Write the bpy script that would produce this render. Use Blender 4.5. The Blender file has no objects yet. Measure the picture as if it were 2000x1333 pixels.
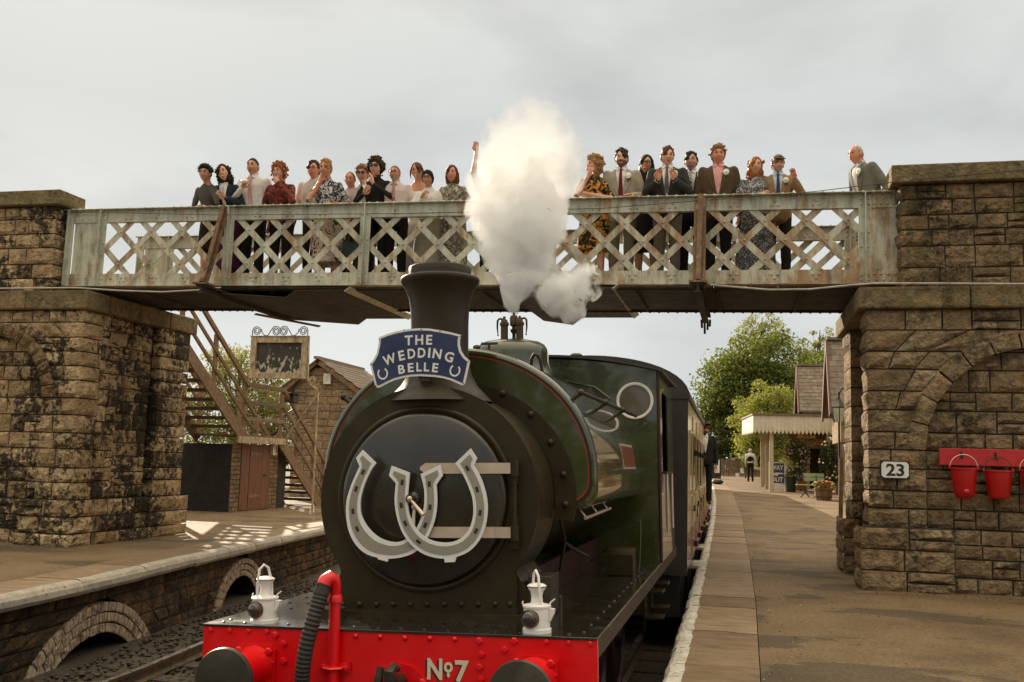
import bpy, bmesh, math, random
import numpy as np
from mathutils import Vector, Matrix, noise as mnoise
rnd = random.Random(7)
SC = bpy.context.scene
COL = SC.collection
PI = math.pi
R = math.radians

# ------------------------------------------------------------------ camera
cam_d = bpy.data.cameras.new('camera')
cam = bpy.data.objects.new('camera', cam_d)
COL.objects.link(cam)
cam_d.sensor_width = 36
cam_d.lens = 35
cam_d.clip_end = 2000
cam_d.clip_start = 0.05
CH = 1.55
cam.matrix_world = Matrix(((0.974133, -0.000212, 0.225975, 0),
                           (0.224260, -0.122075, -0.966853, 0),
                           (0.027791, 0.992521, -0.118870, CH),
                           (0, 0, 0, 1)))
SC.camera = cam

# ------------------------------------------------------------------ sky, sun, exposure
SUN_DIR = Vector((-1.55, 1.95, 1.0)).normalized()      # towards the sun: behind the bridge, to the left
SUN_EL = math.asin(SUN_DIR.z)
SUN_AZ = math.atan2(SUN_DIR.x, SUN_DIR.y)
wd = bpy.data.worlds.new('World')
SC.world = wd
wd.use_nodes = True
wn = wd.node_tree
wn.nodes.clear()
def wnode(t, **kw):
    n = wn.nodes.new(t)
    for k, v in kw.items():
        setattr(n, k, v)
    return n
wout = wnode('ShaderNodeOutputWorld')
wbg = wnode('ShaderNodeBackground')
wbg.inputs['Strength'].default_value = 0.1
sky = wnode('ShaderNodeTexSky', sky_type='NISHITA')
sky.sun_disc = False
sky.sun_elevation = SUN_EL
sky.sun_rotation = SUN_AZ
sky.air_density = 1.0
sky.dust_density = 3.0
tc = wnode('ShaderNodeTexCoord')
mp = wnode('ShaderNodeMapping')
mp.inputs['Scale'].default_value = (1.0, 1.0, 2.6)
n1 = wnode('ShaderNodeTexNoise')
n1.inputs['Scale'].default_value = 2.6
n1.inputs['Detail'].default_value = 7
n1.inputs['Roughness'].default_value = 0.52
n1.inputs['Distortion'].default_value = 0.25
wn.links.new(tc.outputs['Generated'], mp.inputs['Vector'])
wn.links.new(mp.outputs['Vector'], n1.inputs['Vector'])
cr = wnode('ShaderNodeValToRGB')
cr.color_ramp.elements[0].position = 0.34
cr.color_ramp.elements[0].color = (0.79, 0.79, 0.79, 1)
cr.color_ramp.elements[1].position = 0.56
cr.color_ramp.elements[1].color = (1.0, 1.0, 0.99, 1)
wn.links.new(n1.outputs['Fac'], cr.inputs['Fac'])
# an overcast sky: paler at the horizon haze, brightest overhead
sep = wnode('ShaderNodeSeparateXYZ')
wn.links.new(tc.outputs['Generated'], sep.inputs['Vector'])
er = wnode('ShaderNodeValToRGB')
er.color_ramp.elements[0].position = 0.0
er.color_ramp.elements[0].color = (4.55, 4.72, 4.70, 1)
er.color_ramp.elements[1].position = 1.0
er.color_ramp.elements[1].color = (15.6, 13.4, 9.6, 1)
for p, c in ((0.16, (4.2, 4.36, 4.34)), (0.32, (3.65, 3.78, 3.76)), (0.46, (4.3, 4.35, 4.2)), (0.62, (7.8, 7.4, 6.5)), (0.8, (12.3, 10.8, 8.0))):
    e = er.color_ramp.elements.new(p)
    e.color = (c[0], c[1], c[2], 1)
wn.links.new(sep.outputs['Z'], er.inputs['Fac'])
mu = wnode('ShaderNodeMix', data_type='RGBA', blend_type='MULTIPLY')
mu.inputs[0].default_value = 1.0
wn.links.new(er.outputs['Color'], mu.inputs[6])
wn.links.new(cr.outputs['Color'], mu.inputs[7])
mx = wnode('ShaderNodeMix', data_type='RGBA')
mx.inputs[0].default_value = 0.992
wn.links.new(sky.outputs['Color'], mx.inputs[6])
wn.links.new(mu.outputs[2], mx.inputs[7])
wn.links.new(mx.outputs[2], wbg.inputs['Color'])
wn.links.new(wbg.outputs['Background'], wout.inputs['Surface'])

sun_d = bpy.data.lights.new('sun', 'SUN')
sun_d.energy = 5.0
sun_d.angle = R(0.7)
sun_d.color = (1.0, 0.86, 0.66)
sun = bpy.data.objects.new('sun', sun_d)
COL.objects.link(sun)
sun.rotation_euler = (-SUN_DIR).to_track_quat('-Z', 'Y').to_euler()
sun.location = (-20, 30, 30)

SC.view_settings.view_transform = 'Standard'
SC.view_settings.look = 'None'
SC.view_settings.gamma = 1
SC.view_settings.exposure = 0.85
SC.view_settings.use_curve_mapping = False
SC.render.engine = 'CYCLES'
cy = SC.cycles
cy.max_bounces = 12
cy.diffuse_bounces = 3
cy.glossy_bounces = 3
cy.transmission_bounces = 4
cy.volume_bounces = 12
cy.transparent_max_bounces = 12
cy.use_denoising = True
cy.volume_step_rate = 1.0
cy.volume_max_steps = 256

# ------------------------------------------------------------------ materials
class NT:
    """small helper around one node tree"""
    def __init__(s, name):
        s.m = bpy.data.materials.new(name)
        s.m.use_nodes = True
        s.t = s.m.node_tree
        s.b = s.t.nodes['Principled BSDF']
        s.out = s.t.nodes['Material Output']
    def n(s, typ, ins=None, **props):
        n = s.t.nodes.new(typ)
        for k, v in props.items():
            setattr(n, k, v)
        for k, v in (ins or {}).items():
            s.put(n.inputs[k], v)
        return n
    def put(s, sock, v):
        if hasattr(v, 'node'):
            s.t.links.new(v, sock)
        elif isinstance(v, (tuple, list)) and len(v) == 3 and sock.type == 'RGBA':
            sock.default_value = (*v, 1)
        else:
            sock.default_value = v
    def coord(s, kind='Object'):
        if kind == 'pos':
            return s.n('ShaderNodeNewGeometry').outputs['Position']
        return s.n('ShaderNodeTexCoord').outputs[kind]
    def mapv(s, vec, sc):
        return s.n('ShaderNodeMapping', {'Vector': vec, 'Scale': sc}).outputs[0]
    def noise(s, vec, scale=5, detail=5, rough=0.55, dist=0.0):
        return s.n('ShaderNodeTexNoise', {'Vector': vec, 'Scale': scale, 'Detail': detail, 'Roughness': rough, 'Distortion': dist}).outputs['Fac']
    def vor(s, vec, scale=5, out='Distance', feature='F1'):
        return s.n('ShaderNodeTexVoronoi', {'Vector': vec, 'Scale': scale}, feature=feature).outputs[out]
    def ramp(s, fac, stops, interp='LINEAR'):
        r = s.n('ShaderNodeValToRGB', {'Fac': fac})
        cr = r.color_ramp
        cr.interpolation = interp
        while len(cr.elements) < len(stops):
            cr.elements.new(0.5)
        for e, (p, c) in zip(cr.elements, stops):
            e.position = p
            c = (c, c, c) if isinstance(c, (int, float)) else c
            e.color = (c[0], c[1], c[2], 1)
        return r.outputs['Color']
    def mix(s, fac, a, b, blend='MIX'):
        n = s.n('ShaderNodeMix', data_type='RGBA', blend_type=blend)
        s.put(n.inputs[0], fac); s.put(n.inputs[6], a); s.put(n.inputs[7], b)
        return n.outputs[2]
    def math(s, op, a, b=0.0):
        n = s.n('ShaderNodeMath', operation=op)
        s.put(n.inputs[0], a); s.put(n.inputs[1], b)
        return n.outputs[0]
    def rand(s):
        return s.n('ShaderNodeObjectInfo').outputs['Random']
    def bump(s, h, strength=0.5, dist=0.01):
        s.put(s.b.inputs['Normal'], s.n('ShaderNodeBump', {'Height': h, 'Strength': strength, 'Distance': dist}).outputs[0])
    def fin(s, col=None, rough=None, metal=None, coat=None, coat_rough=0.05, spec=None):
        if col is not None: s.put(s.b.inputs['Base Color'], col)
        if rough is not None: s.put(s.b.inputs['Roughness'], rough)
        if metal is not None: s.put(s.b.inputs['Metallic'], metal)
        if coat is not None:
            s.put(s.b.inputs['Coat Weight'], coat); s.put(s.b.inputs['Coat Roughness'], coat_rough)
        if spec is not None: s.put(s.b.inputs['Specular IOR Level'], spec)
        return s.m

def mat(name, col, rough=0.6, metal=0.0, var=0.25, scale=6.0, bump=0.0, bscale=60, coat=None, coord='Object', stretch=(1, 1, 1), rand=0.0, rvar=0.1, spec=None, dirt=None):
    """plain material with grain: colour noise, roughness noise, optional per-object tint and relief"""
    m = NT(name)
    v = m.coord(coord)
    if stretch != (1, 1, 1):
        v = m.mapv(v, stretch)
    f = m.noise(v, scale, 6)
    lo = tuple(c * (1 - var) for c in col); hi = tuple(min(1, c * (1 + var)) for c in col)
    c = m.ramp(f, ((0.3, lo), (0.7, hi)))
    if rand:
        k = m.ramp(m.rand(), ((0, 1 - rand), (1, 1 + rand)))
        c = m.mix(1.0, c, k, 'MULTIPLY')
    if dirt:
        d = m.ramp(m.noise(v, scale * 0.6, 8, 0.65), ((dirt[1], 0.0), (dirt[1] + 0.12, 1.0)))
        c = m.mix(d, c, dirt[0])
    rf = m.ramp(m.noise(v, scale * 2.3, 4), ((0.3, max(0.02, rough - rvar)), (0.7, min(1, rough + rvar))))
    if bump:
        m.bump(m.noise(v, bscale, 5, 0.6), bump, 0.01)
    return m.fin(c, rf, metal, coat, spec=spec)

def stone_mat(name, cols, soot=0.5, sootcol=(0.022, 0.017, 0.012), soft=0.05, moss=None, bump=0.9):
    m = NT(name)
    p = m.coord('pos')
    c = m.ramp(m.rand(), tuple((i / (len(cols) - 1), k) for i, k in enumerate(cols)))
    g = m.noise(p, 11, 10, 0.70, 0.35)
    c = m.mix(1.0, c, m.ramp(g, ((0.30, 0.28), (0.47, 0.92), (0.70, 1.5))), 'MULTIPLY')
    c = m.mix(1.0, c, m.ramp(m.noise(p, 2.6, 3), ((0.3, 0.72), (0.7, 1.2))), 'MULTIPLY')
    ir = m.ramp(m.noise(p, 3.2, 3), ((0.5, 0.0), (0.75, 0.5)))
    c = m.mix(ir, c, (0.33, 0.19, 0.075))
    big = m.noise(p, 0.9, 3)
    fine = m.noise(p, 8.5, 10, 0.74, 0.5)
    sfac = m.math('ADD', m.math('MULTIPLY', fine, 0.7), m.math('MULTIPLY', big, 0.42))
    sfac = m.math('ADD', sfac, m.math('MULTIPLY', m.math('SUBTRACT', m.rand(), 0.5), 0.10))
    sm = m.ramp(sfac, ((soot, 0.0), (soot + soft, 0.93)))
    c = m.mix(sm, c, sootcol)
    if moss:
        mm = m.ramp(m.noise(p, 2.1, 7, 0.7), ((0.52, 0.0), (0.66, 0.75)))
        c = m.mix(mm, c, moss)
    h = m.math('ADD', g, m.math('MULTIPLY', m.vor(p, 24, 'Distance'), 0.3))
    m.bump(h, bump, 0.085)
    return m.fin(c, 0.92, spec=0.25)

# ------------------------------------------------------------------ mesh helpers
class MB:
    def __init__(s):
        s.v = []; s.f = []; s.mi = []; s.sm = []
    def add(s, vs, fs, mi=0, smooth=False):
        b = len(s.v)
        s.v.extend([tuple(map(float, p)) for p in vs])
        for f in fs:
            s.f.append(tuple(b + i for i in f)); s.mi.append(mi); s.sm.append(smooth)
    def hexa(s, p, mi=0):
        s.add(p, [(0, 3, 2, 1), (4, 5, 6, 7), (0, 1, 5, 4), (1, 2, 6, 5), (2, 3, 7, 6), (3, 0, 4, 7)], mi)
    def box(s, x0, x1, y0, y1, z0, z1, mi=0):
        s.hexa([(x0, y0, z0), (x1, y0, z0), (x1, y1, z0), (x0, y1, z0), (x0, y0, z1), (x1, y0, z1), (x1, y1, z1), (x0, y1, z1)], mi)
    def cbox(s, c, sx, sy, sz, M=None, mi=0):
        ps = [Vector((a * sx / 2, b * sy / 2, d * sz / 2)) for d in (-1, 1) for a, b in ((-1, -1), (1, -1), (1, 1), (-1, 1))]
        if M is not None: ps = [M @ p for p in ps]
        s.hexa([Vector(c) + p for p in ps], mi)
    def bar(s, a, b, w, h, mi=0, up=(0, 0, 1)):
        """rectangular bar from a to b, w sideways, h along up"""
        a = Vector(a); b = Vector(b); d = (b - a).normalized(); up = Vector(up)
        sd = d.cross(up)
        if sd.length < 1e-4: sd = d.cross(Vector((1, 0, 0)))
        sd.normalize(); u = sd.cross(d).normalized()
        sd *= w / 2; u *= h / 2
        s.hexa([a - sd - u, a + sd - u, b + sd - u, b - sd - u, a - sd + u, a + sd + u, b + sd + u, b - sd + u], mi)
    def tube(s, pts, r, seg=8, mi=0, caps=True, smooth=True, flat=1.0):
        pts = [Vector(p) for p in pts]; n = len(pts)
        rs = [r] * n if isinstance(r, (int, float)) else list(r)
        t0 = (pts[1] - pts[0]).normalized()
        ref = Vector((0, 0, 1)) if abs(t0.z) < 0.9 else Vector((1, 0, 0))
        nn = t0.cross(ref).normalized()
        vs = []
        for i in range(n):
            t = (pts[min(i + 1, n - 1)] - pts[max(i - 1, 0)])
            if t.length < 1e-9: t = t0
            t.normalize()
            nn = (nn - t * nn.dot(t))
            if nn.length < 1e-6: nn = t.cross(Vector((0.3, 0.5, 0.8)))
            nn.normalize(); bb = t.cross(nn)
            for k in range(seg):
                a = 2 * PI * k / seg
                vs.append(pts[i] + nn * (rs[i] * math.cos(a)) + bb * (rs[i] * flat * math.sin(a)))
        fs = [(i * seg + k, i * seg + (k + 1) % seg, (i + 1) * seg + (k + 1) % seg, (i + 1) * seg + k) for i in range(n - 1) for k in range(seg)]
        if caps:
            fs.append(tuple(range(seg))[::-1]); fs.append(tuple((n - 1) * seg + k for k in range(seg)))
        s.add(vs, fs, mi, smooth)
    def lathe(s, prof, c=(0, 0, 0), axis='z', seg=24, mi=0, smooth=True, close=True, M=None):
        """profile of (radius, height) turned round an axis"""
        vs = []
        for r, h in prof:
            for k in range(seg):
                a = 2 * PI * k / seg
                x, y = r * math.cos(a), r * math.sin(a)
                p = (x, y, h) if axis == 'z' else ((x, h, y) if axis == 'y' else (h, x, y))
                p = Vector(p)
                if M is not None: p = M @ p
                vs.append(Vector(c) + p)
        n = len(prof)
        fs = [(i * seg + k, i * seg + (k + 1) % seg, (i + 1) * seg + (k + 1) % seg, (i + 1) * seg + k) for i in range(n - 1) for k in range(seg)]
        if close:
            fs.append(tuple(range(seg))[::-1]); fs.append(tuple((n - 1) * seg + k for k in range(seg)))
        s.add(vs, fs, mi, smooth)
    def prism(s, poly, fn, d0, d1, mi=0, mi_side=None, smooth=False):
        """polygon [(a,b)] extruded from depth d0 to d1; fn(a,b,d) -> point"""
        n = len(poly)
        vs = [fn(a, b, d0) for a, b in poly] + [fn(a, b, d1) for a, b in poly]
        s.add(vs, [tuple(range(n))[::-1], tuple(range(n, 2 * n))], mi)
        s.add(vs, [(k, (k + 1) % n, n + (k + 1) % n, n + k) for k in range(n)], mi if mi_side is None else mi_side, smooth)
    def band(s, A, B, fn, d0, d1, mi=0, mi_side=None, closed=False):
        """solid ribbon between two 2-D polylines A and B of equal length"""
        n = len(A)
        rng = range(n if closed else n - 1)
        for d, flip in ((d0, True), (d1, False)):
            vs = [fn(*p, d) for p in A] + [fn(*p, d) for p in B]
            fs = [(k, (k + 1) % n, n + (k + 1) % n, n + k) for k in rng]
            s.add(vs, [f[::-1] for f in fs] if flip else fs, mi)
        for L in (A, B):
            vs = [fn(*p, d0) for p in L] + [fn(*p, d1) for p in L]
            s.add(vs, [(k, (k + 1) % n, n + (k + 1) % n, n + k) for k in rng], mi if mi_side is None else mi_side)
        if not closed:
            for k in (0, n - 1):
                s.add([fn(*A[k], d0), fn(*B[k], d0), fn(*B[k], d1), fn(*A[k], d1)], [(0, 1, 2, 3)], mi if mi_side is None else mi_side)
    def ball(s, c, r, nu=10, nv=7, mi=0, M=None):
        rx, ry, rz = (r, r, r) if isinstance(r, (int, float)) else r
        vs = []
        for j in range(nv + 1):
            ph = PI * j / nv
            for i in range(nu):
                th = 2 * PI * i / nu
                p = Vector((rx * math.sin(ph) * math.cos(th), ry * math.sin(ph) * math.sin(th), rz * math.cos(ph)))
                if M is not None: p = M @ p
                vs.append(Vector(c) + p)
        fs = [(j * nu + i, (j + 1) * nu + i, (j + 1) * nu + (i + 1) % nu, j * nu + (i + 1) % nu) for j in range(nv) for i in range(nu)]
        s.add(vs, fs, mi, True)
    def mesh(s, name, mats, origin=(0, 0, 0), sharp=38):
        me = bpy.data.meshes.new(name)
        o = origin
        me.from_pydata([(x - o[0], y - o[1], z - o[2]) for x, y, z in s.v], [], s.f)
        for m in (mats if isinstance(mats, (list, tuple)) else [mats]):
            me.materials.append(m)
        me.polygons.foreach_set('material_index', s.mi)
        me.polygons.foreach_set('use_smooth', s.sm)
        me.update()
        if any(s.sm):
            me.set_sharp_from_angle(angle=R(sharp))
        return me
    def build(s, name, mats, parent=None, origin=None, local=False, sharp=38, **kw):
        """links ONE mesh object; origin None: parent's place, or the base centre"""
        if origin is None:
            if parent is not None: origin = (0, 0, 0) if local else tuple(PLACE.get(parent.name, (0, 0, 0)))
            else:
                a = np.array(s.v); origin = ((a[:, 0].min() + a[:, 0].max()) / 2, (a[:, 1].min() + a[:, 1].max()) / 2, a[:, 2].min())
            ob = bpy.data.objects.new(name, s.mesh(name, mats, origin, sharp))
            if parent is None: ob.location = origin
            else: ob.parent = parent
        else:
            ob = bpy.data.objects.new(name, s.mesh(name, mats, origin, sharp))
            if parent is None: ob.location = origin
            else:
                po = (0, 0, 0) if local else PLACE.get(parent.name, (0, 0, 0))
                ob.location = Vector(origin) - Vector(po); ob.parent = parent
                PLACE[ob.name] = tuple(origin)
        COL.objects.link(ob)
        if parent is None: PLACE[ob.name] = tuple(ob.location)
        if parent is not None and ob.name not in PLACE:
            PLACE[ob.name] = (0, 0, 0) if local else PLACE.get(parent.name, (0, 0, 0))
        for k, v in kw.items():
            ob[k] = v
        return ob
PLACE = {}
def tag(o, label, cat, group=None):
    o['label'] = label; o['category'] = cat
    if group: o['group'] = group
    return o
def thing(name, loc, label, cat, group=None, rot=None):
    o = bpy.data.objects.new(name, None)
    o.empty_display_size = 0.2
    COL.objects.link(o)
    o.location = loc
    if rot is not None: o.rotation_euler = rot
    PLACE[o.name] = tuple(loc)
    return tag(o, label, cat, group)
def copy_tree(o, parent=None):
    c = o.copy(); COL.objects.link(c)
    if parent is not None: c.parent = parent
    for ch in list(o.children): copy_tree(ch, c)
    return c
def lerp(a, b, t): return a + (b - a) * t
def interp(tab, x):
    if x <= tab[0][0]:
        (x0, y0), (x1, y1) = tab[0], tab[1]
    else:
        for (x0, y0), (x1, y1) in zip(tab, tab[1:]):
            if x <= x1: break
    return y0 + (y1 - y0) * (x - x0) / (x1 - x0)
def bevel(o, w=0.005, seg=2):
    m = o.modifiers.new('edge', 'BEVEL'); m.width = w; m.segments = seg; m.limit_method = 'ANGLE'; m.angle_limit = R(40)
    return o
_tx = {}
def text_mesh(s, bold=0.0):
    """2-D triangles of a string in the built-in font, height about 1"""
    key = (s, bold)
    if key not in _tx:
        cu = bpy.data.curves.new('t', 'FONT'); cu.body = s; cu.offset = bold; cu.resolution_u = 3
        ob = bpy.data.objects.new('t', cu); COL.objects.link(ob)
        dg = bpy.context.evaluated_depsgraph_get()
        me = bpy.data.meshes.new_from_object(ob.evaluated_get(dg))
        vs = [tuple(v.co) for v in me.vertices]; fs = [tuple(p.vertices) for p in me.polygons]
        bpy.data.objects.remove(ob); bpy.data.curves.remove(cu); bpy.data.meshes.remove(me)
        xs = [v[0] for v in vs] or [0]
        _tx[key] = (vs, fs, min(xs), max(xs))
    return _tx[key]
def put_text(mb, s, fn, x, y, h, bold=0.02, width=None, mi=0, align='c'):
    """flat lettering: fn(a,b) -> point; cap height h"""
    vs, fs, x0, x1 = text_mesh(s, bold)
    k = h / 0.70
    kx = k if width is None else width / (x1 - x0)
    cx = (x0 + x1) / 2 if align == 'c' else x0
    mb.add([fn(x + (v[0] - cx) * kx, y + v[1] * k) for v in vs], fs, mi)

# ================================================================== THE SETTING
def gz(Y): return max(0.0, 0.0225 * (Y - 24))
EDGE_R = [(-8, -0.575), (7.45, -0.577), (9.85, -0.598), (14.27, -0.662), (20.95, -0.771), (29.1, -0.903), (36.7, -1.069), (46.8, -1.412), (57.4, -1.988), (66.2, -2.6), (80, -4.2)]
INN_R = [(-8, 0.12), (7.73, 0.131), (12.0, 0.149), (17.9, 0.12), (29.6, -0.014), (45.0, -0.457), (59, -1.175), (67, -1.85), (80, -3.4)]
EDGE_L = [(-8, -7.25), (4, -7.36), (9.13, -7.52), (11.06, -7.67), (14.2, -8.1), (20.4, -8.86), (30, -10.3), (45, -13.2)]
def eR(y): return interp(EDGE_R, y)
def iR(y): return interp(INN_R, y)
def eL(y): return interp(EDGE_L, y)

m_tar = NT('tarmac')
_p = m_tar.coord('pos')
_c = m_tar.ramp(m_tar.noise(_p, 0.7, 7, 0.6), ((0.32, (0.105, 0.070, 0.036)), (0.52, (0.172, 0.115, 0.060)), (0.7, (0.205, 0.142, 0.080))))
_c = m_tar.mix(1.0, _c, m_tar.ramp(m_tar.noise(_p, 75, 5, 0.8), ((0.32, 0.35), (0.66, 1.65))), 'MULTIPLY')
_pt = m_tar.ramp(m_tar.noise(m_tar.mapv(_p, (0.55, 1.1, 1)), 0.9, 5, 0.55, 0.4), ((0.555, 0.0), (0.57, 0.62)))
_c = m_tar.mix(_pt, _c, (0.052, 0.040, 0.026))
_ck = m_tar.vor(m_tar.n('ShaderNodeVectorMath', {0: _p, 1: m_tar.n('ShaderNodeTexNoise', {'Vector': _p, 'Scale': 3.0, 'Detail': 4.0}).outputs['Color']}, operation='ADD').outputs[0], 0.75, 'Distance', 'DISTANCE_TO_EDGE')
_cf = m_tar.ramp(_ck, ((0.0, 0.8), (0.012, 0.0)))
_cf = m_tar.math('MULTIPLY', _cf, m_tar.ramp(m_tar.noise(_p, 0.45, 2), ((0.5, 0.0), (0.6, 1.0))))
_c = m_tar.mix(_cf, _c, (0.03, 0.022, 0.015))
_c = m_tar.mix(1.0, _c, m_tar.ramp(m_tar.noise(_p, 26, 6, 0.75), ((0.34, 0.62), (0.5, 1.0), (0.68, 1.38))), 'MULTIPLY')
m_tar.bump(m_tar.math('ADD', m_tar.noise(_p, 130, 4, 0.7), m_tar.math('MULTIPLY', m_tar.noise(_p, 4, 4), 1.2)), 0.55, 0.02)
M_TAR = m_tar.fin(_c, 0.78, spec=0.35)

def slab_mat():
    m = NT('slab_stone')
    p = m.coord('pos')
    c = m.ramp(m.rand(), ((0, (0.175, 0.112, 0.060)), (0.5, (0.225, 0.150, 0.084)), (1, (0.27, 0.19, 0.112))))
    c = m.mix(1.0, c, m.ramp(m.noise(m.mapv(p, (1, 2.2, 1)), 3.0, 8, 0.65), ((0.25, 0.6), (0.75, 1.3))), 'MULTIPLY')
    d = m.ramp(m.noise(m.mapv(p, (1.0, 3.0, 1)), 2.6, 8, 0.7, 0.6), ((0.55, 0.0), (0.63, 0.6)))
    c = m.mix(d, c, (0.075, 0.05, 0.03))
    m.bump(m.math('ADD', m.noise(m.mapv(p, (1, 2.5, 1)), 9, 8, 0.6), m.math('MULTIPLY', m.noise(p, 90, 3), 0.3)), 0.5, 0.03)
    return m.fin(c, 0.75)
M_SLAB = slab_mat()
def white_edge(k=1.0):
    m = NT('worn_white_paint')
    p = m.coord('pos')
    w = m.ramp(m.noise(p, 22, 8, 0.7), ((0.36, 0.0), (0.46, 1.0)))
    c = m.mix(w, (0.17, 0.13, 0.09), m.ramp(m.noise(p, 5, 5), ((0.3, (0.42 * k, 0.39 * k, 0.33 * k)), (0.7, (0.66 * k, 0.63 * k * k ** 0.2, 0.57 * k * k ** 0.4)))))
    m.bump(m.noise(p, 30, 6), 0.5, 0.02)
    return m.fin(c, 0.8)
M_EDGE = white_edge(); M_EDGE2 = white_edge(0.66)
M_BALLAST = mat('ballast_stone', (0.060, 0.046, 0.032), 0.9, var=0.5, scale=14, coord='pos', bump=0.6, bscale=40)
M_DIRT = mat('track_dirt', (0.045, 0.034, 0.023), 0.95, var=0.5, scale=3, coord='pos', bump=0.8, bscale=22)
M_WALLDARK = mat('platform_core', (0.05, 0.038, 0.026), 0.95, coord='pos')

g = MB()
g.add([(-400, -300, -1.12), (400, -300, -1.12), (400, 900, -1.12), (-400, 900, -1.12)], [(0, 1, 2, 3)])
g.build('ground', M_DIRT, origin=(0, 0, -1.12), kind='structure')
# the track bed, gently uneven
g = MB()
ys = [i * 0.35 for i in range(-20, 200)]
xs = [-10 + i * 0.3 for i in range(34)]
vs = [(x - (0.004 * max(0, y - 12) ** 1.6), y, -0.99 + 0.035 * mnoise.noise((x * 2, y * 2, 3)) + (gz(y) if y > 24 else 0)) for y in ys for x in xs]
nx = len(xs)
g.add(vs, [(j * nx + i, j * nx + i + 1, (j + 1) * nx + i + 1, (j + 1) * nx + i) for j in range(len(ys) - 1) for i in range(nx - 1)])
g.build('track_bed', M_BALLAST, origin=(0, 0, -1), kind='structure')
# loose ballast where the camera sees it
g = MB()
for _ in range(3600):
    y = rnd.uniform(6.5, 19); x = eL(y) + rnd.uniform(0.05, 3.2)
    s = rnd.uniform(0.018, 0.05)
    q = [Vector((rnd.uniform(-1, 1), rnd.uniform(-1, 1), rnd.uniform(-1, 1))) for _ in range(4)]
    c = Vector((x, y, -0.975 + rnd.uniform(-0.01, 0.03)))
    e = [Vector(d) * s * rnd.uniform(0.6, 1.2) for d in ((1, 0.2, 0), (-0.3, 1, 0.1), (-1, -0.3, 0), (0.2, -1, 0.2), (0.1, 0.1, 0.8), (0, 0, -0.8))]
    g.add([c + d for d in e], [(0, 1, 4), (1, 2, 4), (2, 3, 4), (3, 0, 4), (1, 0, 5), (2, 1, 5), (3, 2, 5), (0, 3, 5)])
g.build('ballast', M_BALLAST, origin=(-6, 10, -1), kind='stuff')

M_RAIL = mat('rail_steel', (0.16, 0.115, 0.08), 0.5, 0.75, coord='pos', var=0.4, scale=8)
M_RAILTOP = mat('rail_head', (0.46, 0.40, 0.34), 0.32, 0.9, coord='pos', var=0.2)
M_SLEEP = mat('old_sleeper', (0.055, 0.040, 0.028), 0.9, coord='pos', var=0.45, stretch=(1, 6, 1), scale=4, bump=0.5)
def trackbits(fn, y0, y1, ztop, label, grp):
    t = thing('railway_track', (fn(8), 8, -0.95), label, 'railway track', grp)
    for off in (-0.75, 0.75):
        mb = MB(); yy = y0
        pts = []
        while yy <= y1: pts.append(yy); yy += 2.0
        prof = [(-0.07, -0.155, 0), (-0.07, -0.14, 0), (-0.012, -0.12, 0), (-0.012, -0.05, 0), (-0.036, -0.04, 0), (-0.036, -0.004, 1), (0.036, -0.004, 1), (0.036, -0.04, 0), (0.012, -0.05, 0), (0.012, -0.12, 0), (0.07, -0.14, 0), (0.07, -0.155, 0)]
        for a, b in zip(pts, pts[1:]):
            za, zb = ztop + gz(a), ztop + gz(b)
            for i in range(len(prof) - 1):
                p, q = prof[i], prof[i + 1]
                mb.add([(fn(a) + off + p[0], a, za + p[1]), (fn(a) + off + q[0], a, za + q[1]), (fn(b) + off + q[0], b, zb + q[1]), (fn(b) + off + p[0], b, zb + p[1])], [(0, 1, 2, 3)], 1 if p[2] and q[2] else 0)
        mb.build('rail', [M_RAIL, M_RAILTOP], t)
    me = None
    yy = y0
    while yy < min(y1, 26):
        if me is None:
            mb = MB(); mb.box(-1.25, 1.25, -0.125, 0.125, -0.13, 0.0); me = mb.mesh('sleeper', M_SLEEP)
        o = bpy.data.objects.new('sleeper', me); COL.objects.link(o); o.parent = t
        o.location = Vector((fn(yy), yy, ztop - 0.15)) - t.location
        yy += 0.75
trackbits(lambda y: -2.12 - (0.0022 * max(0, y - 10) ** 1.55), -6, 66, -0.82, 'railway track with dark sleepers beneath the green steam engine', 'railway tracks')
trackbits(lambda y: eL(y) + 1.20 + 0.75, -4, 40, -0.80, 'bare railway track along the arched platform wall', 'railway tracks')

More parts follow.
